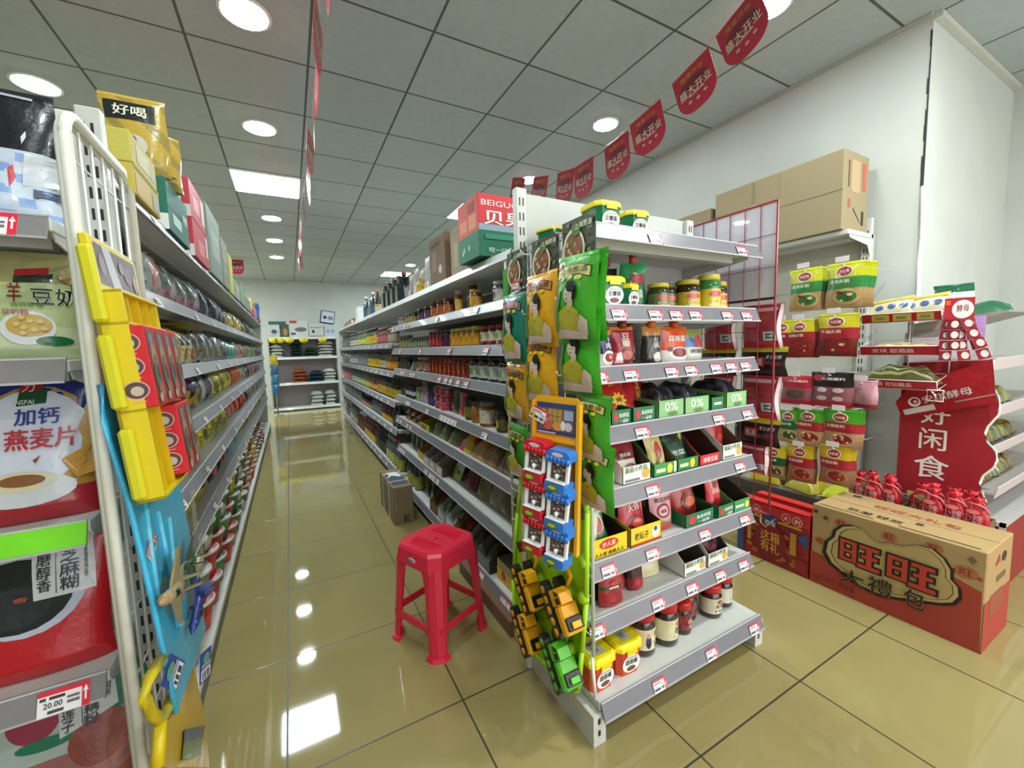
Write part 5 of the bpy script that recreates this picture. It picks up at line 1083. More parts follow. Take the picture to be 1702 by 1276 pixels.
# pixel rows read on the plane of the packets
def hp(u, v, x=2.60): p = hx(u, v, x); return p.y, p.z
for kind, desc, u, v, n in [('clear', 'yellow and green clear soup packet, top row, inner hook', 1338, 516, 3), ('clear', 'yellow and green clear soup packet, top row, outer hook', 1402, 511, 5),
        ('red', 'yellow and red spicy packet, second row, innermost hook', 1300, 594, 3), ('red', 'yellow and red spicy packet, second row, middle hook', 1330, 594, 3), ('big', 'yellow and red packet with dark bowl, second row, outer hook', 1388, 592, 2),
        ('mush', 'green topped mushroom packet, fourth row, inner hook', 1342, 739, 1), ('mush', 'green topped mushroom packet, fourth row, outer hook', 1396, 744, 3),
        ('grn', 'yellow and dark green packet, fifth row, innermost hook', 1286, 793, 2), ('tom', 'yellow and red tomato packet, fifth row, middle hook', 1330, 800, 2), ('tom', 'yellow and red tomato packet, fifth row, outer hook', 1386, 805, 3)]:
    y, z = hp(u, v); soups(kind, desc, y, z, n)
y, z = hp(1323, 672); soups(clearpack('#a02030', .17, .17), 'clear packet with red header, third row, inner hook', y, z, 2)
y, z = hp(1380, 676); soups(clearpack('#1c1416', .19, .19), 'clear packet with black header and white ovals, third row', y, z, 2)
y, z = hp(1424, 680); soups(pouch('soup_packet', .13, .15, .06, bands((.2, '#98203a'), (1, '#a87880')), [], 'hang').mesh('soup_packet'), 'crumpled pinkish clear packet at the outer end of the third row', y, z, 1, x0=2.66)
y, z = hp(1310, 735); soups(soup('#4c8a1e', '#1c5a34', '#a08a5c', .14, .2, title='骨汤火锅'), 'green topped broth packet behind the red wire, fourth row', y, z, 1)
for (y, z, x0) in hooks:
    m = M1('met'); m.tube([(2.9-y, .30, z), (2.9-y, x0-WX, z-.002), (2.9-y, x0-WX-.006, z+.012)], .0028, '#c9c7c0'); m.box(2.9-y-.03, 2.9-y+.03, x0-WX-.008, x0-WX-.006, z+.012, z+.04, '#d5ccd0'); part(wu, 'hook', m)
# loose goods at the foot of the wall unit
for k, (y, x, c1, c2, lb) in enumerate([(1.62, 2.93, '#b09a1c', '#7c2430', 'yellow packet heap low on the wall unit behind the gift boxes'), (1.38, 2.93, '#a89a20', '#c0b040', 'bright yellow packet heap low on the wall unit behind the carton'), (1.9, 2.93, '#b5a21c', '#4c2a1c', 'yellow and brown packet heap low on the wall unit, deepest in')]):
    put(('soup_packet', 'packet', lump(.2, .2, .10, (lambda a, b: (lambda u, v: a if math.sin(9*u+k) > -.3 else b))(c1, c2), seed=20+k).mesh('soup_packet')), lb, (x, y, .302), random.uniform(-.3, .3))
put(('jelly_bag', 'bag', lump(.2, .2, .09, lambda u, v: '#3a1c20' if math.sin(22*u)*math.sin(22*v) > -.2 else '#5c3a3c', seed=31).mesh('jelly_bag')), 'dark maroon bag low on the wall unit between yellow packets', (2.95, 1.50, .395), 0)
put(('soup_packet', 'packet', lump(.16, .16, .05, lambda u, v: '#b8c020', seed=33).mesh('soup_packet')), 'lime yellow packet lying just behind the snack gift carton', (2.94, 1.21, .302), .2)

# ================================================================ RED WIRE SIDE PANEL (far side of the end display) with white board and hotpot packs
PX = 1.735
rp = root('red_wire_rack', 'red wire side panel with a white board at its top', 'rack', (PX, 1.16, 0), -PI/2)
m = M1('met'); w2 = .20
for x in (-w2, w2): m.tube([(x, 0, .55), (x, 0, 1.835)], .0045, '#8c2a38')
for z in (.55, 1.835): m.tube([(-w2, 0, z), (w2, 0, z)], .0045, '#8c2a38')
for k in range(1, 6): m.tube([(-w2+.4*k/6, 0, .55), (-w2+.4*k/6, 0, 1.835)], .0018, '#8c2a38', 5)
for k in range(1, 11): m.tube([(-w2, -.003, .55+.1285*k), (w2, -.003, .55+.1285*k)], .0014, '#8c2a38', 4)
part(rp, 'wire_grid', m)
m = M1('film'); m.box(-w2+.004, w2-.004, .006, .009, 1.46, 1.83, '#cbc6d4'); part(rp, 'white_board', m)
def dipback(w, h): return pouch('hotpot_dip_pack', w, h, .06, bands((.14, '#b0202c'), (1, '#8f2834')), [('r', -.42, .84, .4, .92, '#c09098'), ('r', -.4, .5, -.04, .72, '#a85058'), ('r', -.36, .2, .0, .46, '#a04650'), ('r', .12, .2, .42, .4, '#b8c0bc'), ('r', .18, .24, .36, .36, '#4a5a60'), ('r', .44, .02, .5, .98, '#d2b8bc')], 'hang').mesh('hotpot_dip_pack')
def dipfront(w, h): return pouch('hotpot_dip_pack', w, h, .05, bands((.4, '#241216'), (.86, '#1a1013'), (1, '#b5a81e')), [('r', -.2, .3, .12, .66, '#9a2430'), ('t', '名派', -.04, .48, .24, .24, '#e0d4d0', .05), ('t', '手工全型', .3, .66, .3, .12, '#d8d2cc', .03), ('t', '火锅蘸料', .3, .42, .3, .12, '#96303a', .02), ('t', '手', -.4, .6, .1, .14, '#d8d2cc', .02)], 'hang').mesh('hotpot_dip_pack')
DB = dipback(.17, .19); DF = dipfront(.30, .15)
def rhang(me, lb, y, z, x=PX+.045): put(('hotpot_dip_pack', 'packet', me), lb, (x, y, z), 0, 'hotpot dip packs on the red wire panel', rot=(0, 0, -PI/2))
rhang(DF, 'wide black hotpot dip pack with yellow strip, top of the red wire panel', 1.13, 1.455)
rhang(DB, 'red backed dip pack showing its barcode, upper row, outer column', 1.035, 1.245)
rhang(DB, 'red backed dip pack showing its barcode, upper row, inner column', 1.23, 1.24)
D2 = dipfront(.2, .12)
rhang(D2, 'black hotpot dip header pack, middle of the red wire panel, outer column', 1.03, 1.135)
rhang(D2, 'black hotpot dip header pack, middle of the red wire panel, inner column', 1.25, 1.13)
rhang(DB, 'red backed dip pack showing its barcode, lower row, outer column', 1.035, .945)
rhang(DB, 'red backed dip pack showing its barcode, lower row, inner column', 1.23, .94)
rhang(D2, 'black hotpot dip header pack, low on the red wire panel', 1.05, .83)
rhang(dipback(.14, .13), 'smallest red backed dip pack, lowest on the red wire panel', 1.06, .70)

# ================================================================ PENNANTS
def pennant(w, h, flip=1):
    m = M1('film'); n = 14
    pl = [(-w/2, 0), (w/2, 0)]+[(w/2*math.cos(a)**.75 if math.cos(a) > 0 else 0, -h*.62-h*.38*math.sin(a)) for a in [PI/2*k/n for k in range(n+1)]]
    pl += [(-x, z) for x, z in reversed(pl[2:-1])]
    m.prism(pl, -.0008, .0008, '#a8263a', 'xz')
    for sgn in (1, -1):
        SF = lambda u, v, e: (u*w*sgn, -sgn*(.0008+e), (v-1)*h)
        m.decals(SF, [('t', '隆重开业', 0, .84, .6, .11, '#b08a3c', .02), ('e', 0, .62, .36, .13, '#6c2434'), ('t', '盛大开业', 0, .5, .82, .2, '#3a2018', .09), ('t', '盛大开业', 0, .5, .82, .2, '#d8ccb4', .03), ('r', -.2, .37, .2, .4, '#c8b8a8'), ('e', -.2, .26, .05, .035, '#c8909a'), ('e', 0, .22, .05, .035, '#c8909a'), ('e', .2, .26, .05, .035, '#c8909a')], eps=.0005)
    return ('pennant', 'pennant', m.mesh('pennant'))
PN = pennant(.24, .26)
PXR = 2.1
m = M1('plas'); pts = []
tops = [hx(u, v, PXR) for u, v in ((1222, 20), (1145, 110), (1071, 187), (1023, 232), (970, 269), (940, 283), (899, 293), (862, 295))]
yz = [(1.2, 3.015)]+[(p.y, p.z) for p in tops]+[(3.85, 3.02)]
m.tube([(PXR, y, z) for y, z in yz], .0015, '#b08088', 4)
put(('bunting_string', 'string', m.mesh('bunting_string')), 'thin string carrying the red pennants by the wall', (0, 0, 0))
for i, p in enumerate(tops):
    (a, b), (c, d) = yz[i], yz[i+2]
    put(PN, ['largest red pennant, at the ceiling edge of its string', 'red pennant second largest on the string', 'red pennant third on the string', 'red pennant fourth on the string', 'red pennant fifth on the string, above white board', 'red pennant sixth on the string, overlapping the fifth', 'red pennant beside the low round lamp, seventh on the string', 'red pennant beside the low round lamp, last on the string'][i], (PXR+.004*(i % 2), p.y, p.z-.001), 0, 'red pennants by the wall', rot=(0, math.atan2(d-b, c-a), -PI/2+random.uniform(-.12, .12)))
PLX = .24
m = M1('plas'); yz2 = [(1.6, 3.01), (2.2, 2.93), (2.8, 2.84), (3.6, 2.78), (4.4, 2.86), (5.2, 2.98), (5.6, 3.01), (6.4, 2.88), (7.4, 2.80), (8.4, 2.88), (9.2, 3.01)]
m.tube([(PLX, y, z) for y, z in yz2], .0015, '#b08088', 4)
put(('bunting_string', 'string', m.mesh('bunting_string')), 'thin string carrying pennants seen edge on above the aisle', (0, 0, 0))
for i, y in enumerate([1.95, 2.3, 2.62, 2.95, 3.3, 3.65, 4.05, 4.45, 4.9, 5.9, 6.5, 7.1, 7.7, 8.3]):
    z, a = [(b+(d-b)*(y-q)/(c-q), math.atan2(d-b, c-q)) for (q, b), (c, d) in zip(yz2, yz2[1:]) if q <= y <= c][0]
    put(PN, f'pennant seen edge on above the aisle, {ORD[i]} from the shopfront', (PLX, y, z-.002), 0, 'pennants above the aisle', rot=(random.uniform(-.1, .1), -a if False else a, -PI/2+random.uniform(-.25, .12)))
p = hy(393, 450, 9.2); put(PN, 'small red pennant hanging alone before the rear wall', (p.x, 9.2, CEIL-.0), 0)

# ================================================================ SAUCE GONDOLA STOCK (faces -x)
def sg(proto, desc, z, y0, y1, n, dx=.05, group=None, jit=.12):
    g = group or (proto[0] if isinstance(proto, list) else proto)[0].replace('_', ' ')+'s: '+desc
    row(proto, desc, (SG+dx, y0, z+.0005), (SG+dx, y1, z+.0005), n, -PI/2, g, jit)
def J(r, h, body, lab, lid, lv=(.12, .62), lidh=.18, em=None, n=16, parts=True, ops=()): return ('sauce_jar', 'jar', jar(r, h, body, lab, lid, lv, lidh, n, em, ops=ops, parts=parts))
def JF(*a, **k): return J(*a, n=10, parts=False, **k)
def B(r, h, body, lab, cap, em=None, **k): return ('sauce_bottle', 'bottle', bottle(r, h, body, lab, cap, n=10, emblem=em, **k))
zA = NA
# n2 (1.49) upper tier near section
J_gold = J(.035, .10, '#5c3a14', '#b88a2c', '#a8803a', em='#d0a848'); J_tall = ('oil_jar', 'jar', jar(.03, .15, '#3a2c14', '#3a2c14', '#a08a5c', (.1, .2), .1, 16)); J_am = J(.033, .105, '#4a2410', '#a85a2c', '#6c2c20', em='#d08a4c'); J_dk = J(.03, .09, '#1c1418', '#5c3a54', '#1c1a20', em='#a8a0a8'); J_wh = J(.034, .10, '#3c3a38', '#b8b4ac', '#9a9894', em='#4a4a4c')
sg(J_wh, 'white labelled sauce jar on the upper tier close to the hanging packs', 1.49, 1.72, 1.72, 1)
put(B(.02, .12, '#5c1a20', '#a83a44', '#8c2c30'), 'slim dark red bottle on the upper tier behind the hanging cards', (SG+.05, 1.60, 1.4905), 0)
sg(J_gold, 'wide gold labelled jar on the upper tier', 1.49, 2.0, 2.0, 1); sg(J_tall, 'tall olive oil jar standing behind a gold labelled jar, upper tier', 1.49, 2.10, 2.10, 1, .075)
sg(J(.024, .125, '#6c3a1c', '#c09a4c', '#b88a8c', em='#d8b870'), 'slim gold labelled jar with pink lid, upper tier', 1.49, 2.24, 2.24, 1)
sg(J_am, 'amber jar with copper label on the upper tier', 1.49, 2.42, 2.68, 3); sg(J_dk, 'small dark jar with purple label on the upper tier', 1.49, 2.84, 3.0, 2); sg(J(.033, .085, '#4a3a1c', '#8c7a4c', '#4c4a34', em='#b89a5c'), 'short olive jar with tan label on the upper tier', 1.49, 3.2, 3.36, 3); sg(J(.03, .07, '#6c4a48', '#a89a94', '#8c7c78'), 'short pinkish jar on the upper tier by the section break', 1.49, 3.52, 3.62, 2)
# n3 (1.295)
sg(J(.034, .098, '#4a1418', '#c2b49c', '#8c1c24', em='#6c8a54', lv=(.25, .7), ops=[('r', -.1, .12, .12, .24, '#a82a30')]), 'red lidded jar with white and green label, second tier', 1.295, 1.62, 1.88, 4)
sg(J(.037, .105, '#8c5a14', '#c08a1c', '#b59a4c', em='#a86a14', lv=(.1, .64)), 'honey coloured jar with gold lid on the second tier', 1.295, 1.99, 2.31, 5)
sg(J(.032, .11, '#2c1020', '#4c1838', '#3c1a34'), 'dark purple jar on the second tier', 1.295, 2.42, 2.5, 2); sg(J(.034, .11, '#5c1418', '#9c2028', '#6c141c', em='#b85058'), 'deep red jar on the second tier', 1.295, 2.58, 2.74, 3)
sg(J(.028, .085, '#33402c', '#5c7050', '#4c5c48', em='#a89a94'), 'small green jar on the second tier', 1.295, 2.84, 3.3, 8); sg(J(.032, .11, '#5a4a34', '#8a8458', '#6c6244'), 'olive brown jar on the second tier by the section break', 1.295, 3.4, 3.62, 3)
# n4 (1.12)
blk = J(.048, .128, '#1a1c1c', '#aab0ac', '#17181a', em='#5c7a3c', lv=(.12, .6)); 
sg(blk, 'large black lidded pickle jar with pale label, third tier', 1.12, 1.66, 2.00, 4)
sg(J(.034, .118, '#5c1a10', '#8c2814', '#7c1a14', em='#c0601c', lv=(.08, .7)), 'dark chilli jar with orange emblem on the third tier', 1.12, 2.14, 2.78, 9)
sg(J(.033, .11, '#8c3028', '#a89c94', '#9a9088', em='#a83028'), 'red and white jar on the third tier', 1.12, 2.92, 3.06, 2); 
put(('blue_bag', 'bag', lump(.16, .14, .08, lambda u, v: '#3c4c64' if math.sin(11*u+8*v) > 0 else '#1c2228', seed=3).mesh('blue_bag')), 'crumpled blue grey bag on the third tier', (SG+.09, 3.24, 1.121), -PI/2)
sg(J(.03, .1, '#1c1a1c', '#4c4a48', '#26262a'), 'dark plain jar on the third tier by the section break', 1.12, 3.44, 3.62, 3)
# n5 (.885)
sg(J(.04, .10, '#1c1612', '#5c5a20', '#1c1a18', em='#a89a2c'), 'dark yellow labelled jar, fourth tier, behind the hanging packs', .885, 1.60, 1.72, 2)
sg(J(.046, .125, '#7c4a1c', '#c2b8a4', '#6a6a66', em='#b8b0a0', lv=(.14, .68)), 'squat amber jar with big white label on the fourth tier', .885, 1.90, 1.90, 1)
sg(J(.04, .115, '#8c5a24', '#8c5a24', '#4c4a3c'), 'amber jar without label on the fourth tier', .885, 2.02, 2.02, 1); sg(J(.035, .12, '#16140f', '#6c641c', '#15140f'), 'black jar with narrow yellow label on the fourth tier', .885, 2.13, 2.13, 1)
put(('snack_pack', 'pack', pouch('snack_pack', .12, .14, .05, '#b01a38', [('e', 0, .5, .2, .12, '#c85068')]).mesh('snack_pack')), 'crimson pack standing on the fourth tier', (SG+.06, 2.25, .8855), -PI/2)
put(('snack_pack', 'pack', pouch('snack_pack', .12, .15, .05, '#3c4a24', [('p', [(-.3, .1), (.0, .3), (-.3, .4)], '#c8b8a4')]).mesh('snack_pack')), 'olive pack with white corner on the fourth tier', (SG+.07, 2.40, .8855), -PI/2)
for k in range(3):
    for q in range(2): put(('snack_tin', 'tub', JF(.05, .05, '#a8243c', '#b83a4c', '#b8a0a0', lidh=.2)[2]), f"flat red tub, {['lower', 'middle', 'upper'][k]} in the {['first', 'second'][q]} stack on the fourth tier", (SG+.07, 2.57+.115*q, .8855+.0505*k), 0, 'stacked flat red tubs')
sg(B(.025, .12, '#1c2250', '#2c3470', '#1c2250'), 'navy bottle on the fourth tier', .885, 2.80, 2.86, 2); sg(B(.024, .16, '#9a7c8a', '#b890a8', '#a88a7c'), 'tall pink bottle on the fourth tier', .885, 2.96, 3.04, 2); sg(J(.03, .11, '#7c8a5c', '#98a074', '#8c9070'), 'pale green jar on the fourth tier', .885, 3.15, 3.15, 1); sg(J(.036, .1, '#16161a', '#b0b0ac', '#141416', lv=(.3, .62)), 'black jar with white band on the fourth tier', .885, 3.28, 3.46, 3)
sg(J(.03, .09, '#1c1c1a', '#3c3c34', '#262622'), 'dark jar on the fourth tier by the section break', .885, 3.54, 3.66, 2)
# n6 (.69)
for k, (y, c1, c2, d) in enumerate([(1.68, '#7c6a4c', '#5c4a34', 'tan dried goods bag on the fifth tier beside the hanging toys'), (1.84, '#8c6a44', '#6c5436', 'brown noodle bag on the fifth tier'), (2.00, '#97703e', '#a8884c', 'amber noodle bag on the fifth tier'), (2.18, '#c02c3c', '#b8a01c', 'red and yellow shiny bag on the fifth tier'), (2.38, '#7a7048', '#55602f', 'olive vermicelli bag on the fifth tier'), (2.56, '#4c5c30', '#6c7a4c', 'green vermicelli bag on the fifth tier'), (2.72, '#5a6a3a', '#42502c', 'moss green bag on the fifth tier')]):
    put(('dried_goods_bag', 'bag', lump(.16, .22, .10, (lambda a, b: (lambda u, v: a if math.sin(7*v+5*u+k) > 0 else b))(c1, c2), seed=40+k, n=8).mesh('dried_goods_bag')), d, (SG+.13, y, .6905), -PI/2, 'bags on the fifth tier')
put(('tofu_display', 'display box', display_box(.22, .26, .05, .09, '#b8a41c', '#3c6a3a', [('r', -.4, .2, .2, .8, '#6c5a1c')])), 'yellow and green display carton on the fifth tier', (SG+.14, 2.93, .6905), -PI/2)
for k in range(3):
    for q in range(2): put(('braised_pack', 'pack', lump(.13, .17, .045, lambda u, v: '#6c3a1c' if math.sin(15*u)*math.sin(12*v) > 0 else '#a0623c', seed=k+q).mesh('braised_pack')), f"brown braised snack pack in a stack by the section break, {['lower', 'upper'][q]} of stack {['one', 'two', 'three'][k]}", (SG+.11, 3.15+.17*k, .6905+.05*q), -PI/2, 'brown braised snack packs')
# n7 (.43)
for k, (y, c, d) in enumerate([(1.66, '#5c5c4c', 'dull grey green pack pair on the sixth tier near the toys'), (1.80, '#7c7c58', 'beige fern pack on the sixth tier'), (1.94, '#a3a184', 'white and tan mushroom pack on the sixth tier'), (2.10, '#8c8a5c', 'olive mushroom pack on the sixth tier'), (2.27, '#6c1c24', 'maroon pack on the sixth tier')]):
    put(('mushroom_pack', 'pack', pouch('mushroom_pack', .14, .21, .06, bands((.5, shade(c, .7)), (1, c)), [('r', -.3, .66, .3, .84, shade(c, 1.4)), ('e', 0, .34, .3, .14, shade(c, .5))]).mesh('mushroom_pack')), d, (SG+.09, y, .4305), -PI/2, 'packs on the sixth tier', rot=(-.35, 0, -PI/2))
put(('mushroom_pack', 'pack', pouch('mushroom_pack', .13, .19, .04, bands((.35, '#9cae6c'), (1, '#c2c8c4')), [('r', -.4, .74, .4, .9, '#3c4c7c'), ('e', -.1, .3, .3, .16, '#8aa01c'), ('e', .3, .3, .08, .07, '#26304a')]).mesh('mushroom_pack')), 'white pack with green picture leaning out on the sixth tier', (SG+.08, 2.50, .4305), -PI/2, rot=(-.4, .1, -PI/2))
for k in range(3): put(('display_box', 'display box', display_box(.14, .3, .06, .20, '#a8a49c', '#4c3a2a', [('r', -.4, .3, .2, .7, '#c8c4b8')])), ['grey sided brown display carton behind the leaning white pack', 'grey sided brown display carton, middle of three on the sixth tier', 'grey sided brown display carton, last of three on the sixth tier'][k], (SG+.16, 2.64+.15*k, .4305), -PI/2)
put(('display_box', 'display box', display_box(.14, .28, .06, .17, '#b8863c', '#7c6a50', [('e', 0, .5, .3, .3, '#d09a30')])), 'orange fronted display carton on the sixth tier by the section break', (SG+.16, 3.12, .4305), -PI/2)
for k in range(3): put(('dark_pack', 'pack', pouch('dark_pack', .12, .16, .05, '#2c3a24', [('e', 0, .5, .25, .1, '#5c6a4c')]).mesh('dark_pack')), f'dark green pack on the sixth tier past the orange carton, {ORD[k]} along', (SG+.1, 3.3+.14*k, .4305), -PI/2, 'dark green packs')
# n8 (.11)
m = carton('yellow_box', .18, .26, .11, '#c2a41c', [('r', -.5, .0, .5, .62, '#c8a81c'), ('e', -.1, .4, .12, .22, '#b03030'), ('r', -.4, .66, .4, .9, '#8a8880')], [('r', -.5, 0, .5, .6, '#c8a81c'), ('e', 0, .34, .16, .16, '#b03030')], top=[('r', -.5, 0, .5, 1, '#6c6a66')])
put(('yellow_box', 'box', m.mesh('yellow_box')), 'yellow box with red badge and grey top on the lowest tier by the toy tray', (SG+.16, 1.72, .1105), -PI/2)
for k, (y, c, ci, d) in enumerate([(1.93, '#6a6c68', '#2c241a', 'dark open display carton on the lowest tier beside the yellow box'), (2.10, '#8c908e', '#3a2c20', 'grey open display carton on the lowest tier, first beyond the stool'), (2.28, '#7c5a34', '#5c2418', 'brown display carton with red packs on the lowest tier'), (2.45, '#b0b4b8', '#4c3a2c', 'white sided display carton on the lowest tier'), (2.62, '#9aa09a', '#2c3428', 'pale display carton of green packs on the lowest tier'), (2.80, '#6c4c30', '#6c4c30', 'orange brown display carton beside the strapped carton')]):
    put(('display_box', 'display box', display_box(.16, .3, .07, .22, c, ci, [('r', -.4, .3, .3, .7, shade(c, 1.3))])), d, (SG+.155, y, .1105), -PI/2)
    put(('pickle_pack', 'pack', lump(.13, .22, .10, (lambda a, b: (lambda u, v: a if math.sin(9*u+7*v) > 0 else b))(['#2c3a1c', '#33301c', '#7c1c20', '#4c5a3a', '#3c5a30', '#7c3c1c'][k], ['#5c6a44', '#4c4a34', '#3c3024', '#a8b0a0', '#a0a88c', '#4c2c1c'][k]), seed=60+k).mesh('pickle_pack')), 'loose packs lying in the '+d.split(' on the')[0].split(' beside')[0].split(' with')[0]+f', lowest tier {ORD[k]}', (SG+.15, y, .113), -PI/2, 'packs in the lowest cartons')
# far section
yl = B(.03, .19, '#1c1612', '#c0a01c', '#161412', em='#8c5a1c', lv=(.1, .56)); dkb = B(.029, .19, '#17151a', '#4c4c50', '#1a1a1e', lv=(.1, .5)); wb = B(.029, .19, '#2c2a26', '#a8a698', '#4c4a48', em='#6c6a5c'); grn = B(.03, .19, '#38441c', '#9aa03c', '#4c4a2c', em='#c8b84c'); redc = B(.031, .2, '#3a1016', '#7c1c28', '#a81c2c'); gry = B(.03, .18, '#4c5058', '#6c7078', '#3c4048'); whc = ('vinegar_jug', 'jug', bottle(.042, .25, '#4c5058', '#b0b06c', '#d0d0cc', lv=(.05, .45), sh=.6, n=12, fin='gls')); rcj = ('vinegar_jug', 'jug', bottle(.044, .27, '#4a4a58', '#9a9a4c', '#b02040', lv=(.05, .45), sh=.6, n=12)); ora = B(.03, .18, '#4c2a14', '#c07a1c', '#2c1c16', em='#d8a83c'); pnk = B(.03, .17, '#5c2028', '#a85058', '#7c3038'); jam = JF(.034, .1, '#3a1c18', '#a87a5c', '#2c2624')
FAR = {
 1.35: [(3.86, 4.05, 3, JF(.034, .14, '#5a4a3a', '#a89a80', '#7c6a54'), 'tan jar, first tier of the rear section'), (4.15, 4.65, 6, pnk, 'pink red bottle, first tier of the rear section'), (4.75, 5.35, 7, yl, 'yellow labelled dark bottle, first tier of the rear section'), (5.45, 6.1, 8, grn, 'lime labelled bottle, first tier of the rear section'), (6.2, 6.9, 8, wb, 'white labelled bottle, first tier of the rear section'), (7.0, 8.05, 11, dkb, 'dark bottle, first tier of the rear section')],
 1.085: [(3.84, 4.24, 5, ora, 'orange labelled bottle, second tier of the rear section'), (4.33, 4.52, 3, wb, 'white labelled bottle, second tier of the rear section'), (4.62, 5.35, 9, yl, 'yellow labelled dark bottle, second tier of the rear section'), (5.45, 6.2, 8, gry, 'grey bottle, second tier of the rear section'), (6.3, 7.1, 9, wb, 'pale labelled bottle, second tier, deeper in'), (7.2, 8.05, 9, dkb, 'dark bottle, second tier of the rear section')],
 .81: [(3.84, 4.72, 11, yl, 'yellow labelled black capped bottle, third tier of the rear section'), (4.82, 5.3, 6, ora, 'orange labelled bottle, third tier of the rear section'), (5.4, 6.0, 7, grn, 'lime labelled bottle, third tier of the rear section'), (6.1, 6.9, 9, wb, 'white labelled bottle, third tier of the rear section'), (7.0, 8.05, 11, pnk, 'reddish bottle, third tier of the rear section')],
 .55: [(3.84, 4.0, 2, B(.045, .215, '#2a3440', '#3c4c58', '#26323c'), 'large slate bottle, fourth tier of the rear section'), (4.12, 4.6, 6, B(.031, .21, '#4c141c', '#b89a1c', '#3a1418', lv=(.04, .3)), 'maroon bottle with low yellow label, fourth tier'), (4.72, 5.2, 6, gry, 'grey bottle, fourth tier of the rear section'), (5.3, 6.0, 8, jam, 'brown jar, fourth tier of the rear section'), (6.1, 7.0, 9, gry, 'grey bottle, fourth tier, deeper in'), (7.1, 8.05, 10, dkb, 'dark bottle, fourth tier of the rear section')],
 .14: [(3.84, 4.06, 3, rcj, 'red capped vinegar jug on the floor tier'), (4.18, 4.42, 3, whc, 'white capped vinegar jug on the floor tier'), (4.54, 5.1, 7, B(.035, .25, '#1c1818', '#3a3634', '#1c1818'), 'black vinegar bottle on the floor tier'), (5.18, 5.9, 9, B(.034, .25, '#4a1018', '#b8941c', '#8c1c24', lv=(.06, .4)), 'red bottle with yellow label on the floor tier'), (6.0, 6.6, 7, redc, 'dark red bottle on the floor tier'), (6.7, 7.4, 8, B(.036, .26, '#3c4048', '#9a9880', '#2c2c30', lv=(.08, .45)), 'grey bottle with cream label on the floor tier'), (7.5, 8.05, 6, dkb, 'dark bottle on the floor tier')]}
for z, segs in FAR.items():
    for y0, y1, n, pr, d in segs: sg(pr, d, z, y0, y1, n, .05)
sg(rcj, 'red capped vinegar jug, floor tier, behind the strapped carton', .11, 3.34, 3.56, 3, .06)
for k in range(2): put(('dark_pack', 'pack', pouch('dark_pack', .13, .17, .06, '#22402c', [('e', 0, .5, .25, .12, '#4c6a54')]).mesh('dark_pack')), f'dark green pack on the floor tier behind the strapped carton, {ORD[k]} along', (SG+.09, 3.0+.15*k, .1105), -PI/2, 'dark green packs on the floor tier')
# a loop tag clipped on the third tier
m = M1('plas'); m.tube([(.018*math.cos(a), 0, .035+.03*math.sin(a)) for a in [2*PI*k/12 for k in range(12)]], .006, '#c8a08c', 5, closed=True); put(('ring_tag', 'tag', m.mesh('ring_tag')), 'pinkish oval ring standing on the third tier', (SG+.03, 3.13, 1.12), -PI/2)
# ---- top board
TZ = 1.6855
m = carton('gift_carton', .35, .25, .275, ['#b8333a', '#b8333a', '#b8333a', '#b8333a', '#12684a', '#b8333a'], [('r', -.5, 0, .5, .42, '#12684a'), ('r', -.5, .42, .5, .52, '#8aa0b0'), ('r', -.5, .52, .5, 1, '#c8303a')], side=[('r', -.5, 0, .5, .42, '#12684a'), ('r', -.5, .42, .5, 1, '#b84a38'), ('r', -.4, .5, -.05, .7, '#c87a60'), ('r', .05, .48, .4, .72, '#c87a60'), ('r', .02, .76, .34, .92, '#8c3228'), ('e', -.2, .2, .05, .05, '#8ab8a0'), ('e', .05, .2, .05, .05, '#8ab8a0'), ('p', [(-.3, .12), (-.22, .12), (-.26, .2)], '#d8e0d0')])
m.decals(lambda u, v, e: (u*.35, -.125-e, v*.275), [('t', 'BEIGUO', -.18, .86, .56, .09, '#e6d4d0', .03), ('t', '贝果', -.12, .62, .6, .22, '#ece4e0', .05), ('r', -.42, .28, .3, .36, '#2c8464'), ('t', '咬一口', -.24, .1, .26, .09, '#c8d8cc', .02), ('r', .0, .06, .4, .13, '#b03038')], eps=.003)
put(('gift_carton', 'carton', m.mesh('gift_carton')), 'red and green gift carton lettered 贝果 on the top board', (.965, 1.86, TZ+.02), .0)
m = carton('gift_carton', .30, .24, .26, '#a0382f'); put(('gift_carton', 'carton', M1('card').box(-.12, .12, -.14, .14, 0, .02, '#8c7a5c').mesh('cardboard_pad')), 'thin cardboard pad under the red and green carton', (.965, 1.86, TZ), 0)
m = carton('cream_carton', .26, .24, .27, '#958a74', [], side=[('r', .1, .62, .4, .9, '#5c5446'), ('r', -.3, .2, .0, .7, '#a89c84')], fin='kraft'); put(('cream_carton', 'carton', m.mesh('cream_carton')), 'beige carton between the brown carton and the red and green one', (.985, 2.16, TZ), 0)
m = carton('brown_carton', .24, .30, .29, '#77604c', [('r', -.3, .74, .3, .92, '#5c3c30'), ('t', '577', .0, .5, .5, .14, '#5c3a30', .04), ('r', -.34, .3, .36, .36, '#5c3c30'), ('r', -.34, .16, .36, .22, '#5c3c30')], side=[('r', -.3, .3, -.05, .7, '#8c745c'), ('e', .2, .3, .1, .09, '#c8c0b4'), ('r', -.4, .8, .2, .88, '#5c4838')], fin='kraft'); put(('brown_carton', 'carton', m.mesh('brown_carton')), 'brown carton printed 577 on the top board', (.965, 2.50, TZ), 0)
m = pouch('white_pack', .20, .25, .06, '#b0aea6', [('r', -.4, .3, .3, .86, '#3c4450'), ('r', -.3, .1, .3, .3, '#a8884c')]); put(P('white_pack', 'pack', m), 'white pack with dark print beside the brown carton on the top board', (SG+.08, 2.86, TZ), -PI/2)
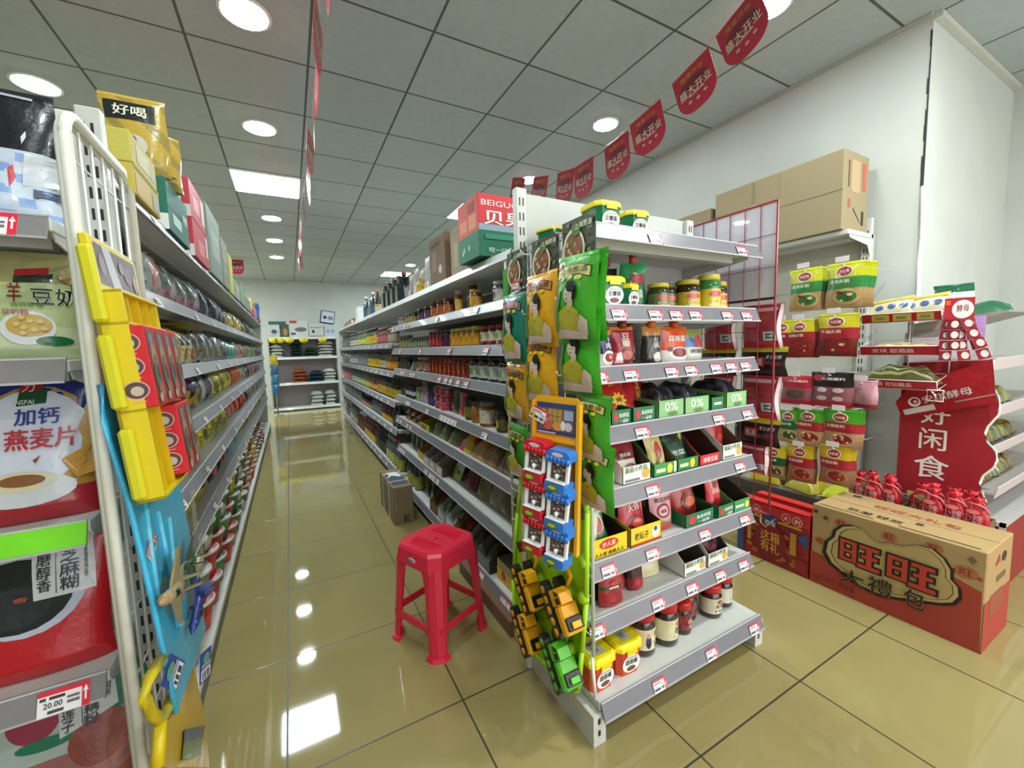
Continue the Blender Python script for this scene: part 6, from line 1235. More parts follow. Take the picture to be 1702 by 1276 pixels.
for k in range(3): m = pouch('brown_pack', .14, .20+.03*(k == 1), .06, '#8c8880', [('e', 0, .62, .3, .22, '#6c3a2c'), ('r', -.3, .1, .2, .3, '#a8a4a0')]); put(P('brown_pack', 'pack', m), f"upright pack with round brown picture on the top board, {ORD[k]} past the white pack", (SG+.09, 3.06+.16*k, TZ), -PI/2)
put(B(.03, .12, '#b89a1c', '#c8a81c', '#b8961c'), 'small yellow bottle at the front of the top board', (SG+.05, 3.0, TZ), 0)
JG = ('soy_jug', 'jug', jug(.12, .15, .27, '#1d2c30', '#24363a', '#b03040'))
for k in range(4): put(JG, f'dark green soy jug with red cap on the top board, {ORD[k]} from the pack side', (SG+.09, 3.62+.2*k, TZ), -PI/2, 'dark soy jugs on the top board')
put(B(.035, .27, '#2c1c16', '#b8a47c', '#b0602c', lv=(.05, .4)), 'bottle with cream label and orange top past the soy jugs', (SG+.07, 4.72, TZ), 0)
BK = B(.05, .28, '#24303a', '#3a4854', '#c8a0a8', neck=.3)
put(BK, 'dark blue grey bottle with pale cap, nearer of the two on the top board', (SG+.08, 5.05, TZ), 0); put(BK, 'dark blue grey bottle with pale cap, beside the small white box', (SG+.08, 5.5, TZ), .3)
m = carton('white_box', .22, .2, .19, '#b4b8b6', side=[('p', [(-.3, .2), (.2, .1), (.3, .4), (-.1, .5)], '#8c9090'), ('r', -.2, .8, .2, .86, '#5c6060')]); put(('white_box', 'box', m.mesh('white_box')), 'small white box toward the rear of the top board', (SG+.12, 5.95, TZ), -PI/2)
for k in range(3): put(('red_pack', 'pack', lump(.3, .28, .10, lambda u, v: '#6c3030' if math.sin(8*u+6*v) > -.2 else '#8c5a50', seed=70+k).mesh('red_pack')), f'dusky red soft pack at the rear of the top board, {ORD[k]} past the white box', (SG+.17, 6.35+.42*k, TZ), .2*k, 'dusky red soft packs')
for k in range(3): put(('clear_bag', 'bag', lump(.26, .26, .13, lambda u, v: '#9aa0a0' if math.sin(9*u) > 0 else '#7c8484', seed=80+k, fin='film').mesh('clear_bag')), f'greyish crumpled bag at the rear end of the top board, {ORD[k]} of three', (SG+.2, 7.5+.26*k, TZ), .3, 'greyish crumpled bags')

# ================================================================ NOODLE GONDOLA STOCK (faces +x)
def ng(proto, desc, z, y0, y1, n, dx=.06, lean=-.12, group=None):
    for i in range(n):
        y = y0+(y1-y0)*i/(n-1) if n > 1 else y0
        o_ = put(proto, desc if n == 1 else f'{desc}, {ORD[i]} from the bag display', (NG-dx+random.uniform(-.012, .012), y+random.uniform(-.005, .005), z+.0005), 0, group or (proto[0].replace('_', ' ')+'s: '+desc), rot=(lean+random.uniform(-.05, .04), random.uniform(-.03, .03), PI/2+random.uniform(-.13, .13))); o_.scale = (1, 1, random.uniform(.88, 1.02))
def busy(col, sd):
    """small printed patches over the pack's own ground colour"""
    rnd = random.Random(sd); cf = col if callable(col) else (lambda u, v: col); tab = [rnd.choice((.62, .85, 1, 1, 1, 1.1, 1.35)) for _ in range(997)]
    return lambda u, v: shade(cf(u, v), tab[(int((u+.5)*11)*31+int(v*13)*57) % 997] if .1 < v < .9 else 1)
def NP(name, w, h, t, col, ops=(), style='pillow', cat='pack'): return (name, cat, pouch(name, w, h, t, busy(col, len(ops)+int(w*99)+int(h*999)), ops, style, nu=11, nv=13).mesh(name))
def stripes(a, b, f=18): return lambda u, v: a if math.sin(f*u+6*v) > 0 else b
# tier z=1.505
put(NP('snack_bag', .2, .2, .1, '#8a8f8e', [('r', -.3, .3, .0, .8, '#a85a3c'), ('r', -.3, .05, .0, .2, '#b8402c')]), 'white foil bag with orange square on the upper tier', (NG-.09, 2.14, 1.506), PI/2)
ng(NP('snack_bag', .2, .2, .1, bands((.4, '#7c5c68'), (1, '#4c5250')), [('e', -.2, .3, .1, .1, '#a88a94'), ('e', .2, .2, .1, .1, '#9a7c88'), ('p', [(-.3, .5), (-.1, .9), (-.2, .9)], '#b8bcba'), ('p', [(.1, .5), (.3, .9), (.2, .9)], '#b8bcba')]), 'silvery clear bag of pink sweets on the upper tier', 1.505, 2.38, 2.85, 3, .065)
put(('white_bag', 'bag', lump(.3, .16, .024, lambda u, v: '#b0aca6' if u < .1 else '#a86a3c', seed=90).mesh('white_bag')), 'white and orange bag lying on top of the clear bags', (NG-.15, 2.36, 1.706), PI/2)
ng(NP('snack_bag', .18, .19, .09, stripes('#1c1a26', '#3c384a'), [('p', [(-.2, .2), (-.1, .8), (-.15, .8)], '#6c6a7c')]), 'purple black foil bag on the upper tier', 1.505, 3.1, 4.1, 6, .065)
ng(NP('snack_bag', .18, .18, .09, stripes('#a8961c', '#5c4a24'), [('e', 0, .4, .25, .15, '#c8b83c')]), 'yellow brown bag on the upper tier', 1.505, 4.3, 5.3, 6, .065)
ng(NP('snack_bag', .18, .18, .09, stripes('#2c2a24', '#4c4a34'), [('e', 0, .4, .2, .15, '#8c8a6c')]), 'dark olive bag on the upper tier', 1.505, 5.5, 6.7, 7, .065); ng(NP('snack_bag', .17, .17, .08, stripes('#3c5c7c', '#8c8a5c')), 'blue and tan bag on the upper tier', 1.505, 6.9, 8.0, 6, .065)
# tier 1.25
yb_ = NP('noodle_pack', .17, .172, .07, '#a8a36a', [('r', -.36, .56, .36, .86, '#15161a'), ('p', [(-.2, .62), (.2, .7), (.18, .78), (-.18, .7)], '#b8b8bc'), ('e', .05, .28, .3, .2, '#8c3a24'), ('e', .05, .3, .2, .12, '#b8703c')])
ng(yb_, 'pale yellow noodle pack with black label on the second tier', 1.25, 2.0, 2.62, 4, .055)
put(('noodle_pack', 'pack', lump(.4, .2, .022, lambda u, v: '#b5a51c' if math.sin(14*u+4*v) > -.4 else '#8c7a1c', seed=91).mesh('noodle_pack')), 'glossy yellow packs lying on top of the black labelled noodles', (NG-.10, 2.55, 1.424), PI/2)
ng(NP('noodle_pack', .16, .19, .07, stripes('#5c5c5a', '#77766a'), [('r', -.4, .6, .4, .84, '#3a3a44'), ('e', 0, .3, .2, .14, '#9a8a3c')]), 'grey noodle pack on the second tier', 1.25, 2.82, 3.6, 6, .055); ng(NP('noodle_pack', .15, .18, .07, '#4c2048', [('r', -.3, .3, .3, .7, '#6c6a6c')]), 'violet pack on the second tier', 1.25, 3.78, 3.92, 2, .055)
ng(NP('noodle_pack', .15, .16, .07, stripes('#1f7a6a', '#3c8c7c'), [('e', 0, .5, .2, .2, '#a8b8a8')]), 'teal pack on the second tier', 1.25, 4.12, 4.45, 3, .055); ng(NP('noodle_pack', .15, .16, .07, stripes('#8c4038', '#a89a80')), 'rust and cream pack on the second tier', 1.25, 4.65, 5.3, 5, .055); ng(NP('noodle_pack', .15, .15, .07, stripes('#8a8a5c', '#5c6a48')), 'sage pack on the second tier', 1.25, 5.5, 6.7, 8, .055); ng(NP('noodle_pack', .15, .14, .07, '#1c2422'), 'near black pack on the second tier', 1.25, 6.9, 8.0, 7, .055)
# tier 1.01
ng(NP('noodle_multipack', .22, .19, .12, bands((.5, '#8a7a1c'), (1, '#2a1e4c')), [('p', [(-.4, .3), (-.1, .5), (-.3, .6)], '#15131c'), ('e', .2, .3, .2, .14, '#5c3a1c'), ('r', -.4, .05, .0, .15, '#2c1a4c')]), 'purple and gold noodle multipack on the third tier', 1.01, 2.05, 2.6, 3, .075)
ng(NP('noodle_multipack', .2, .19, .12, stripes('#2a2a2c', '#6a6a66', 12), [('r', -.2, .2, .1, .7, '#a8a8a8')]), 'black and silver noodle multipack on the third tier', 1.01, 2.85, 3.1, 2, .075); ng(NP('noodle_multipack', .2, .19, .12, stripes('#a8a01c', '#7c7a1c', 10), [('r', -.1, .4, .3, .7, '#2c2c14'), ('e', -.2, .3, .15, .12, '#c8c83c')]), 'lime yellow noodle multipack on the third tier', 1.01, 3.35, 4.05, 4, .075)
ng(NP('noodle_multipack', .2, .18, .12, stripes('#b0581c', '#a8401c')), 'orange noodle multipack on the third tier', 1.01, 4.3, 4.8, 3, .075); ng(NP('noodle_multipack', .2, .18, .1, stripes('#1c4a38', '#8aa098')), 'green noodle multipack on the third tier', 1.01, 5.05, 5.55, 3, .075); ng(NP('noodle_multipack', .2, .18, .1, stripes('#4c1418', '#8c6a6c')), 'dark red noodle multipack on the third tier', 1.01, 5.8, 8.0, 10, .075)
# tier .775
ng(NP('noodle_multipack', .2, .16, .1, stripes('#26301c', '#6a6a4c', 20), [('e', 0, .4, .25, .2, '#a8a03c'), ('r', -.4, .7, .0, .9, '#1c4a24')]), 'dark green noodle multipack on the fourth tier', .775, 1.75, 2.5, 4, .065); ng(NP('noodle_multipack', .2, .16, .1, stripes('#8c8a3c', '#b0a81c'), [('e', 0, .5, .25, .2, '#4c3a24')]), 'mustard noodle multipack on the fourth tier', .775, 2.75, 3.5, 4, .065)
ng(NP('noodle_multipack', .2, .18, .1, bands((.2, '#7c1a1c'), (1, '#982426')), [('e', -.1, .5, .25, .2, '#b85a3c'), ('e', .25, .3, .12, .1, '#c8803c')]), 'red noodle multipack on the fourth tier', .775, 3.75, 5.0, 6, .065); ng(NP('noodle_multipack', .2, .16, .1, stripes('#2c2428', '#6c6468')), 'black noodle multipack on the fourth tier', .775, 5.25, 8.0, 12, .065)
# tier .565
ng(NP('noodle_multipack', .2, .16, .1, bands((.35, '#9a861c'), (.7, '#15140f'), (1, '#a8a04c')), [('t', '面', .0, .52, .22, .2, '#c8c8c0', .04), ('e', .2, .2, .15, .1, '#a8401c')]), 'yellow and black noodle multipack on the fifth tier', .565, 1.7, 2.55, 4, .065); ng(NP('noodle_multipack', .2, .16, .1, stripes('#a81c3c', '#1c1416', 9)), 'crimson and black noodle multipack on the fifth tier', .565, 2.85, 3.3, 3, .065); ng(NP('noodle_multipack', .2, .15, .09, stripes('#2c6a9c', '#6a9a94')), 'blue noodle multipack on the fifth tier', .565, 3.55, 4.2, 4, .065); ng(NP('noodle_multipack', .2, .15, .09, stripes('#7c2c1c', '#9a8a3c')), 'rust noodle multipack on the fifth tier', .565, 4.5, 8.0, 14, .065)
# loose tags on clips
for k, (y, z) in enumerate([(1.95, .80), (2.0, .60)]):
    m = M1('clear'); m.box(-.03, .03, -.001, .001, -.16, 0, '#b0a890'); put(('shelf_talker', 'price tag', m.mesh('shelf_talker')), f"clear pocket card hanging from the {['fourth', 'fifth'][k]} tier edge", (NG+.032, y, z-.03), PI/2)
# base: noodle bowls stacked
def bowl(r, h, col, band, rim='#b8bcb8', n=18):
    m = MB('plas')
    m.lathe([(r*.74, 0, col), (r*.78, h*.2, col), (r*.86, h*.5, band), (r*.95, h*.86, col), (r*1.04, h*.9, rim), (r*1.04, h*.97, rim), (r*.98, h, shade(col, .8))], n, fn=lambda a, j, c: shade(c, 1.5) if j in (1, 2) and int(a*9) % 3 == 0 else c)
    return ('noodle_bowl', 'tub', m.mesh('noodle_bowl'))
BC = [('#b89a4c', '#c2a050', 'tan'), ('#b0b2a8', '#3c5a3a', 'white and green'), ('#1f4a2c', '#2c6a3c', 'dark green'), ('#a8343a', '#8c1c20', 'red'), ('#c2b41c', '#b8a81c', 'bright yellow'), ('#8a8a86', '#77706a', 'grey'), ('#9c3c30', '#b8503c', 'brick red'), ('#3c4a38', '#6a7a5c', 'olive')]
seq_out = ['#', 0, 5, 3, 3, 2, 1, 3, 2, 4, 6, 6, 7, 6, 3]
for st in range(22):
    y = 1.70+st*.222
    for lv in range(3 if st < 14 else 2):
        ci = [(0, 0, 1), (5, 5, 0), (3, 5, 1), (3, 3, 1), (2, 3, 2), (3, 2, 1), (3, 3, 2), (2, 2, 4), (2, 1, 2), (1, 1, 1), (3, 7, 2), (6, 6, 4), (6, 7, 1), (6, 6, 6), (6, 4, 7)][st % 15][lv]
        c = BC[ci]; hh = .135
        put(bowl(.09, hh, c[0], c[1], n=16 if st < 12 else 10), f"{c[2]} instant noodle bowl, {['floor level', 'second level', 'top level'][lv]} of stack {ORD[st] if st < 20 else ['twenty-first', 'twenty-second'][st-20]} from the bag display", (NG-.056+random.uniform(-.006, .006), y+random.uniform(-.006, .006), .1008+lv*(hh+.001)), random.uniform(0, 6), 'instant noodle bowls')
# top tier z=1.775 : cartons and bags
def tb_(w, d, h, col, side, y, lb, zz=0, dx=None, top=(), front=(), name='carton_box', fin='card'):
    m = carton(name, w, d, h, col, front=front, other=side, fin=fin, top=top); put((name, 'carton', m.mesh(name)), lb, (NG+.02-d/2 if dx is None else dx, y, 1.7905+zz), 0)
Y1 = [('r', -.5, 0, .5, .48, '#b0943c'), ('r', -.5, .49, .5, 1, '#a89a3c'), ('r', -.4, .1, .1, .38, '#c2a860'), ('r', .22, .06, .46, .4, '#9a9a94'), ('r', -.3, .6, .4, .9, '#b8ac6c')]
tb_(.4, .3, .17, '#b09c30', Y1[1:], 2.02, 'yellow carton on the top tier, lower of two beside the upright', 0, None, fin='card') if False else None
def cx2(lb, y0, y1, h, col, decs, z=0, front=(), d=.36, x=NG+.02, name='top_carton', fin='card'):
    w = y1-y0; m = MB(fin); m.box(-d, 0, -w/2, w/2, 0, h, col, ch=.003)
    m.decals(lambda u, v, e: (e, u*w, v*h), list(decs)); m.decals(lambda u, v, e: (-d/2+u*d, -w/2-e, v*h), list(front))
    put((name, 'carton', m.mesh(name)), lb, (x, (y0+y1)/2, 1.7905+z), 0)
cx2('yellow carton with pink print on the top tier, lower of two', 1.69, 1.97, .092, '#ad9a3a', [('r', -.44, .1, .1, .8, '#b89a60'), ('r', .2, .1, .45, .7, '#98988c'), ('r', -.5, .92, .5, 1, '#8c8420')], d=.09)
cx2('yellow carton with pale print on the top tier, upper of two', 1.69, 1.96, .095, '#aca046', [('r', -.3, .2, .2, .8, '#b8b48c'), ('e', .3, .4, .1, .2, '#9a9aa4')], .093, d=.09)
cx2('dark green carton with white base on the top tier', 2.10, 2.48, .20, '#0f5c4c', [('r', -.5, .0, .5, .02, '#0c4a3c'), ('r', -.3, .2, .1, .42, '#a8c0b8'), ('r', .2, .45, .44, .66, '#98aca8'), ('r', -.5, .48, .5, .5, '#0c3c34')], front=[('r', -.5, 0, .5, .3, '#c2c6c4')])
cx2('red carton with white end on the top tier, lower of two', 2.60, 3.03, .19, '#ae2f3e', [('r', -.2, .2, .2, .6, '#c86a72'), ('r', .3, .3, .46, .9, '#c2b0b0')], front=[('r', -.5, 0, .5, .3, '#c2c6c4')])
cx2('red carton with white end on the top tier, upper of two', 2.60, 3.0, .19, '#b03a48', [('r', -.3, .3, .1, .7, '#cc8088'), ('r', .25, .2, .46, .9, '#c8b4b4')], .191, front=[('r', -.5, 0, .5, .3, '#c2c6c4')])
cx2('grey green carton tall behind the red ones on the top tier', 3.1, 3.62, .42, '#6f7a70', [('r', -.3, .3, .3, .7, '#8c9688'), ('r', -.5, .5, .5, .51, '#4c564c')], front=[('r', -.3, .5, .3, .9, '#8c7c60')])
cx2('brown carton standing tall between green and red cartons', 2.50, 2.58, .46, '#8c7c62', [], 0, d=.3, x=NG-.02, fin='kraft')
for k, (a, b, h, c) in enumerate([(3.66, 4.0, .36, '#6c6c5c'), (4.06, 4.3, .32, '#9a9a3c'), (4.34, 4.8, .16, '#77766a'), (4.84, 5.4, .2, '#5c6a54'), (5.45, 6.05, .14, '#6a6a60')]): cx2(['grey olive carton on the top tier past the grey green one', 'lime yellow carton on the top tier', 'flat grey carton on the top tier', 'dull green carton on the top tier', 'low grey carton on the top tier before the yellow and red box'][k], a, b, h, c, [('r', -.3, .3, .2, .7, shade(c, 1.3)), ('r', -.5, .48, .5, .5, shade(c, .6))])
cx2('yellow and red box on the top tier toward the rear', 6.2, 6.7, .2, '#b03044', [('r', -.5, .5, .5, 1, '#c8b45c'), ('r', -.3, .6, .3, .8, '#6c5c2c')], front=[('r', -.5, .5, .5, 1, '#c8b45c'), ('p', [(-.5, .1), (.5, .3), (.5, .5), (-.5, .5)], '#c8b45c')])
for k, y in enumerate((6.85, 7.1, 7.35)): put(B(.07, .24, '#6c5a48', '#8a8070', '#5c4c40', neck=.8), f'brown canister at the rear of the top tier, {ORD[k]} past the yellow and red box', (NG-.06, y, 1.7905), 0)
cx2('blue box with portrait at the rear end of the top tier', 7.55, 7.95, .28, '#26449c', [('e', 0, .4, .25, .3, '#b8b0b4')], front=[('e', 0, .4, .25, .3, '#b8b0b4'), ('r', -.5, 0, .5, .18, '#8c2c24')])
for k, (y, z, x) in enumerate([(2.14, .202, -.46), (2.27, .202, -.44), (2.39, .202, -.45)]):
    m = pouch('gold_noodle_bag', .2, .29-.06*k, .1, lambda u, v: '#a88e38' if math.sin(11*u+13*v+k) > -.5 else '#8a7a3c', [('r', -.42, .66, .34, .9, '#1d2224'), ('t', '好喝', -.04, .78, .5, .14, '#d8d4c0', .04), ('e', .0, .34, .2, .14, '#b8b0a8'), ('e', -.05, .4, .09, .07, '#4c2c5c')] if k == 0 else [('r', -.3, .1, .3, .22, '#3c3424'), ('e', 0, .6, .2, .1, '#c2b890')], 'stand', nu=22, nv=26)
    put(P('gold_noodle_bag', 'bag', m), ['gold bag with black label 好喝 atop the green carton', 'crumpled gold bag beside the black labelled one', 'smaller crumpled gold bag behind the others on the green carton'][k], (x, y, 1.7905+z), [0, .6, 1.2][k])

# ================================================================ BAG DISPLAY STOCK (left edge of the view; faces the shopper)
def bagx(u, v, y=1.27): return hy(u, v, y)
def BG(name, w, h, t, col, ops, lb, x, z, y=1.335, lean=-.06):
    m = pouch(name, w, h, t, col, ops, 'stand', nu=40, nv=44); put((name, 'bag', m.mesh(name)), lb, (x, y, z), 0, rot=(lean, 0, 0))
LXC, LW = -.585, .31   # bag centre and width
def U(u, v, y=1.27): return (hy(u, v, y).x-LXC)/LW
def V(u, v, z0, h, y=1.27): return (hy(u, v, y).z-z0)/h
def bt(s, u, v, wpx, hpx, z0, h, col, bold=.03):
    a, b = hy(u-wpx/2, v, 1.27), hy(u+wpx/2, v, 1.27); c, d = hy(u, v-hpx/2, 1.27), hy(u, v+hpx/2, 1.27)
    return ('t', s, U(u, v), V(u, v, z0, h), abs(b.x-a.x)/LW, abs(c.z-d.z)/h, col, bold)
def be(u, v, ru, rv, z0, h, col):
    a, b = hy(u-ru, v, 1.27), hy(u+ru, v, 1.27); c, d = hy(u, v-rv, 1.27), hy(u, v+rv, 1.27)
    return ('e', U(u, v), V(u, v, z0, h), abs(b.x-a.x)/LW/2, abs(c.z-d.z)/h/2, col)
def bp(pts, z0, h, col): return ('p', [(U(*q), V(*q, z0, h)) for q in pts], col)
z0, h = LZ[4]+.0005, .29
BG('powder_bag', LW, h, .1, lambda u, v: '#14161c' if v > .52 else ('#7a98c8' if math.sin(31*u)*math.sin(37*v) > .3 else '#b0bccc'), [bp([(0, 270), (8, 262), (16, 285), (6, 305)], z0, h, '#b03038'), bp([(25, 240), (90, 250), (95, 300), (28, 300)], z0, h, '#bcc2ca'), bp([(45, 305), (85, 308), (85, 325), (45, 322)], z0, h, '#4c5468'), bp([(14, 210), (20, 198), (23, 210), (18, 224)], z0, h, '#c8ccd0'), ('r', -.4, .93, .4, .95, '#9aa0a8')], 'black topped powder bag with blue and white front on the top tier', LXC, z0)
z0, h = LZ[3]+.0005, .243
BG('soy_milk_bag', LW, h, .1, bands((.10, '#a8b88c'), (.3, '#b8c4a0'), (.7, '#a9b884'), (1, '#8c8a5c')), [bp([(0, 440), (60, 436), (62, 452), (0, 456)], z0, h, '#98202c'), bp([(0, 452), (70, 448), (70, 464), (0, 464)], z0, h, '#1c2c1c'), bt('羊', 6, 482, 26, 34, z0, h, '#7c141c'), bt('豆奶', 78, 490, 82, 30, z0, h, '#dfe4d4', .09), bt('豆奶', 78, 490, 82, 30, z0, h, '#15211c'), bt('加白砂糖', 32, 504, 56, 8, z0, h, '#4c7a24', .02), be(36, 545, 46, 30, z0, h, '#c8ccd0'), be(38, 541, 38, 20, z0, h, '#b89a4c'), bt('豆奶粉', 14, 517, 46, 9, z0, h, '#a8405c', .02), be(80, 568, 28, 9, z0, h, '#14603c'), be(104, 452, 22, 14, z0, h, '#8c7a44')]+[be(38+14*math.cos(k*2.4)*(k/8)**.5*2, 541+8*math.sin(k*2.4)*(k/8)**.5*2, 6, 4, z0, h, '#c8b070') for k in range(1, 9)], 'pale green soy milk bag with bean bowl picture', LXC, z0)
z0, h = LZ[2]+.0005, .31
BG('oat_bag', LW, h, .11, bands((.22, '#98202a'), (.38, '#a87c30'), (.7, '#a8b0c0'), (1, '#1c2a74')), [be(40, 745, 118, 100, z0, h, '#a88a4c'), be(38, 747, 112, 95, z0, h, '#bfc6d4'), bp([(0, 634), (40, 632), (40, 655), (0, 658)], z0, h, '#a01c24'), bp([(0, 658), (50, 650), (52, 675), (0, 682)], z0, h, '#14482c'), bt('力', 16, 648, 22, 16, z0, h, '#d8ccc8'), bt('INSPAI', 14, 674, 36, 8, z0, h, '#d0d8cc', .01), bt('加钙', 42, 698, 78, 28, z0, h, '#1c2a7c', .05), bt('燕麦片', 56, 735, 128, 34, z0, h, '#b01c28', .06), be(30, 822, 96, 28, z0, h, '#b8bcc0'), be(28, 808, 66, 16, z0, h, '#c8bc98'), be(28, 806, 44, 10, z0, h, '#7c5230'), bp([(95, 770), (150, 740), (155, 790), (120, 800)], z0, h, '#b8883c'), bp([(46, 772), (60, 762), (52, 776)], z0, h, '#8c2c14')], 'blue and white oat flake bag lettered 燕麦片', LXC, z0)
z0, h = LZ[1]+.0005, .31
BG('sesame_bag', LW, h, .11, '#ad1620', [be(20, 1010, 120, 68, z0, h, '#a8b0c0'), be(10, 1012, 108, 60, z0, h, '#15171a'), be(6, 1030, 70, 34, z0, h, '#22262a'), bp([(22, 915), (132, 895), (147, 992), (40, 1017)], z0, h, '#c2c4c8'), bp([(66, 912), (67.5, 912), (81, 1002), (79, 1002)], z0, h, '#3a3c40'), bt('手\n磨\n醇\n香', 53, 960, 26, 84, z0, h, '#15171a', .03), bt('黑\n芝\n麻\n糊', 98, 952, 34, 88, z0, h, '#15171a', .03), bt('黑谷物 黑芝麻', 126, 945, 6, 62, z0, h, '#4c4e54', .0), bt('香', 18, 1014, 30, 8, z0, h, '#b8503c', .0)], 'red black sesame powder bag with white lettered panel', LXC, z0)
z0, h = LZ[0]+.0005, .34
BG('lotus_bag', LW, h, .11, bands((.3, '#7c4238'), (.55, '#8a5a58'), (1, '#9aa6a2')), [be(30, 1235, 55, 35, z0, h, '#8c3048'), be(180, 1170, 50, 40, z0, h, '#17604a'), be(60, 1265, 60, 10, z0, h, '#1c6a50'), be(160, 1250, 60, 40, z0, h, '#7c3a30'), bp([(70, 1180), (165, 1150), (184, 1200), (85, 1256)], z0, h, '#b4b8b8'), bp([(108, 1172), (110, 1171), (126, 1232), (124, 1233)], z0, h, '#4a4c50'), bt('百\n合\n莲\n子', 95, 1208, 24, 76, z0, h, '#1c1e22', .02), bt('西\n湖\n藕\n粉', 136, 1195, 28, 76, z0, h, '#1c1e22', .03), bt('无加蔗糖', 159, 1165, 12, 50, z0, h, '#4c4e54', .01)], 'pale pink and green lotus root powder bag on the lowest tier', LXC, z0)
for i in range(5): put(('spare_bag', 'bag', pouch('spare_bag', .3, .24, .1, ['#7c3a34', '#8c1a20', '#3c4a8c', '#8c9a70', '#2a2e38'][i], []).mesh('spare_bag')), ['plum', 'red', 'blue', 'sage', 'charcoal'][i]+' powder bag standing second along its tier, cut by the frame', (-.95, 1.34, LZ[i]+.0005), 0)

# ================================================================ WIRE SIDE OF THE BAG DISPLAY AND ITS TOYS (faces +x)
GX = -.352
gp = root('wire_side_rack', 'white tube and wire side frame with rounded top holding toys', 'rack', (GX, 1.14, 0), PI/2)
m = M1('met'); ww_ = .37; zt = 1.775
arc = [(0, .08), (0, zt-.05)]+[(.05-.05*math.cos(a), zt-.05+.05*math.sin(a)) for a in [PI/2*k/6 for k in range(1, 7)]]+[(ww_-.05, zt+.0), (ww_, zt-.04), (ww_, .08)]
pts_ = [(x, 0, z) for x, z in arc]
m.tube(pts_, .0105, '#d6d6cc', 8); part(gp, 'tube_frame', m)
m = M1('met'); m.tube([(x*.96+.006, .012, z-.006) for x, z in arc], .007, '#c8c8bf', 6); part(gp, 'tube_frame', m)
m = M1('met')
for k in range(1, 6): m.tube([(ww_*k/6, 0, .1), (ww_*k/6, 0, zt-.02)], .003, '#c9cac4', 5)
for k in range(12): m.tube([(0, .004, .15+.14*k), (ww_, .004, .15+.14*k)], .0025, '#c9cac4', 5)
part(gp, 'wire_grid', m)
# yellow rack of red toy boxes, tilted on the frame
KX = -.325
ky = root('toy_board', 'yellow tiered blister board of red mystery boxes on the wire side frame', 'toy display', (KX, 0, 0), 0)
o_ = hx(230, 838, -.2976); A0 = hx(128, 385, -.342)
ex_ = Vector((0, 1, 0)); ez_ = A0-o_; kh = ez_.length
ez_ = ez_.normalized(); ex_ = (ex_-ez_*ex_.dot(ez_)).normalized(); ey_ = ez_.cross(ex_)
ky.matrix_world = Matrix(((ex_.x, ey_.x, ez_.x, o_.x), (ex_.y, ey_.y, ez_.y, o_.y), (ex_.z, ey_.z, ez_.z, o_.z), (0, 0, 0, 1)))
kw = .27
m = M1('plas'); YL, YD = '#c9b414', '#c8960e'
m.box(0, kw, -.004, .002, 0, kh-.11, YD)
m.box(0, .007, -.045, .002, 0, kh-.11, YL); m.box(kw-.006, kw, -.04, .002, 0, kh-.11, YL)
for z in (0, .19, .37, kh-.115): m.box(0, kw, -.045, .002, z, z+.006, YL)
for k in (1, 2, 3): m.box(kw*k/4-.002, kw*k/4+.002, -.036, -.004, 0, kh-.11, '#c9a812')
for z in (.01, .2, .375): m.box(-.02, .0, -.02, .004, z, z+.15, '#bfb81a', ch=.006)
for k in range(4): m.box(kw*k/4+.008, kw*(k+1)/4-.008, -.012, -.004, .38, .40, '#b8860e'); m.box(kw*k/4+.008, kw*(k+1)/4-.008, -.010, -.004, kh-.13, kh-.118, '#b8860e')
part(ky, 'board', m)
m = M1('plas'); m.box(0, kw, -.014, .002, kh-.108, kh, YL, ch=.003)
m.decals(lambda u, v, e: (kw/2+u*kw, -.014-e, kh-.108+v*.108), [('r', -.44, .12, .44, .88, '#4c2c34'), ('p', [(-.2, .12), (.0, .12), (-.14, .88), (-.3, .88)], '#a8a8b0'), ('e', -.35, .5, .06, .2, '#7c5c60'), ('e', .2, .5, .1, .2, '#6c3a48'), ('e', .36, .4, .06, .2, '#8c7074'), ('e', .05, .6, .05, .12, '#7c6c74')])
part(ky, 'header_card', m)
def mystery(end=False):
    w, d, hh = .066, .06, .17; m = MB('card'); m.box(0, w, -d, 0, 0, hh, '#b8151f', ch=.002)
    m.decals(lambda u, v, e: (w/2+u*w, -d-e, v*hh), [('r', -.42, .03, .42, .95, '#6c4440'), ('e', .0, .84, .2, .08, '#6a7078'), ('e', 0, .62, .26, .16, '#8c7c60'), ('e', 0, .58, .1, .06, '#4c3a30'), ('e', -.04, .36, .3, .18, '#4a5a4c'), ('e', .1, .2, .3, .1, '#8c5a4c'), ('e', -.15, .1, .2, .06, '#a08c78'), ('e', .2, .42, .14, .08, '#98302c')])
    m.decals(lambda u, v, e: (-e, -d/2-u*d, v*hh), [q for k in range(3) for q in (('e', .0, .8-.29*k, .36, .115, '#c8908c'), ('e', .0, .8-.29*k, .32, .10, '#4c3a3c'), ('e', .02, .79-.29*k, .18, .06, '#b0a090'), ('r', -.2, .655-.29*k, .2, .665-.29*k, '#d0a09c'))])
    return ('mystery_box', 'toy box', m.mesh('mystery_box'))
MBX = mystery()
for k in range(4):
    q = put(MBX, f'red toy mystery box, upper row of the yellow board, {ORD[k]} from the frame edge', (0, 0, 0), 0, 'red mystery boxes'); q.matrix_world = ky.matrix_world @ Matrix.Translation((kw*k/4+.003, -.006, .197))
for k in (2, 3):
    q = put(MBX, f"red toy mystery box, lower row of the yellow board, {['inner', 'outer'][k-2]}", (0, 0, 0), 0, 'red mystery boxes'); q.matrix_world = ky.matrix_world @ Matrix.Translation((kw*k/4+.003, -.006, .018))
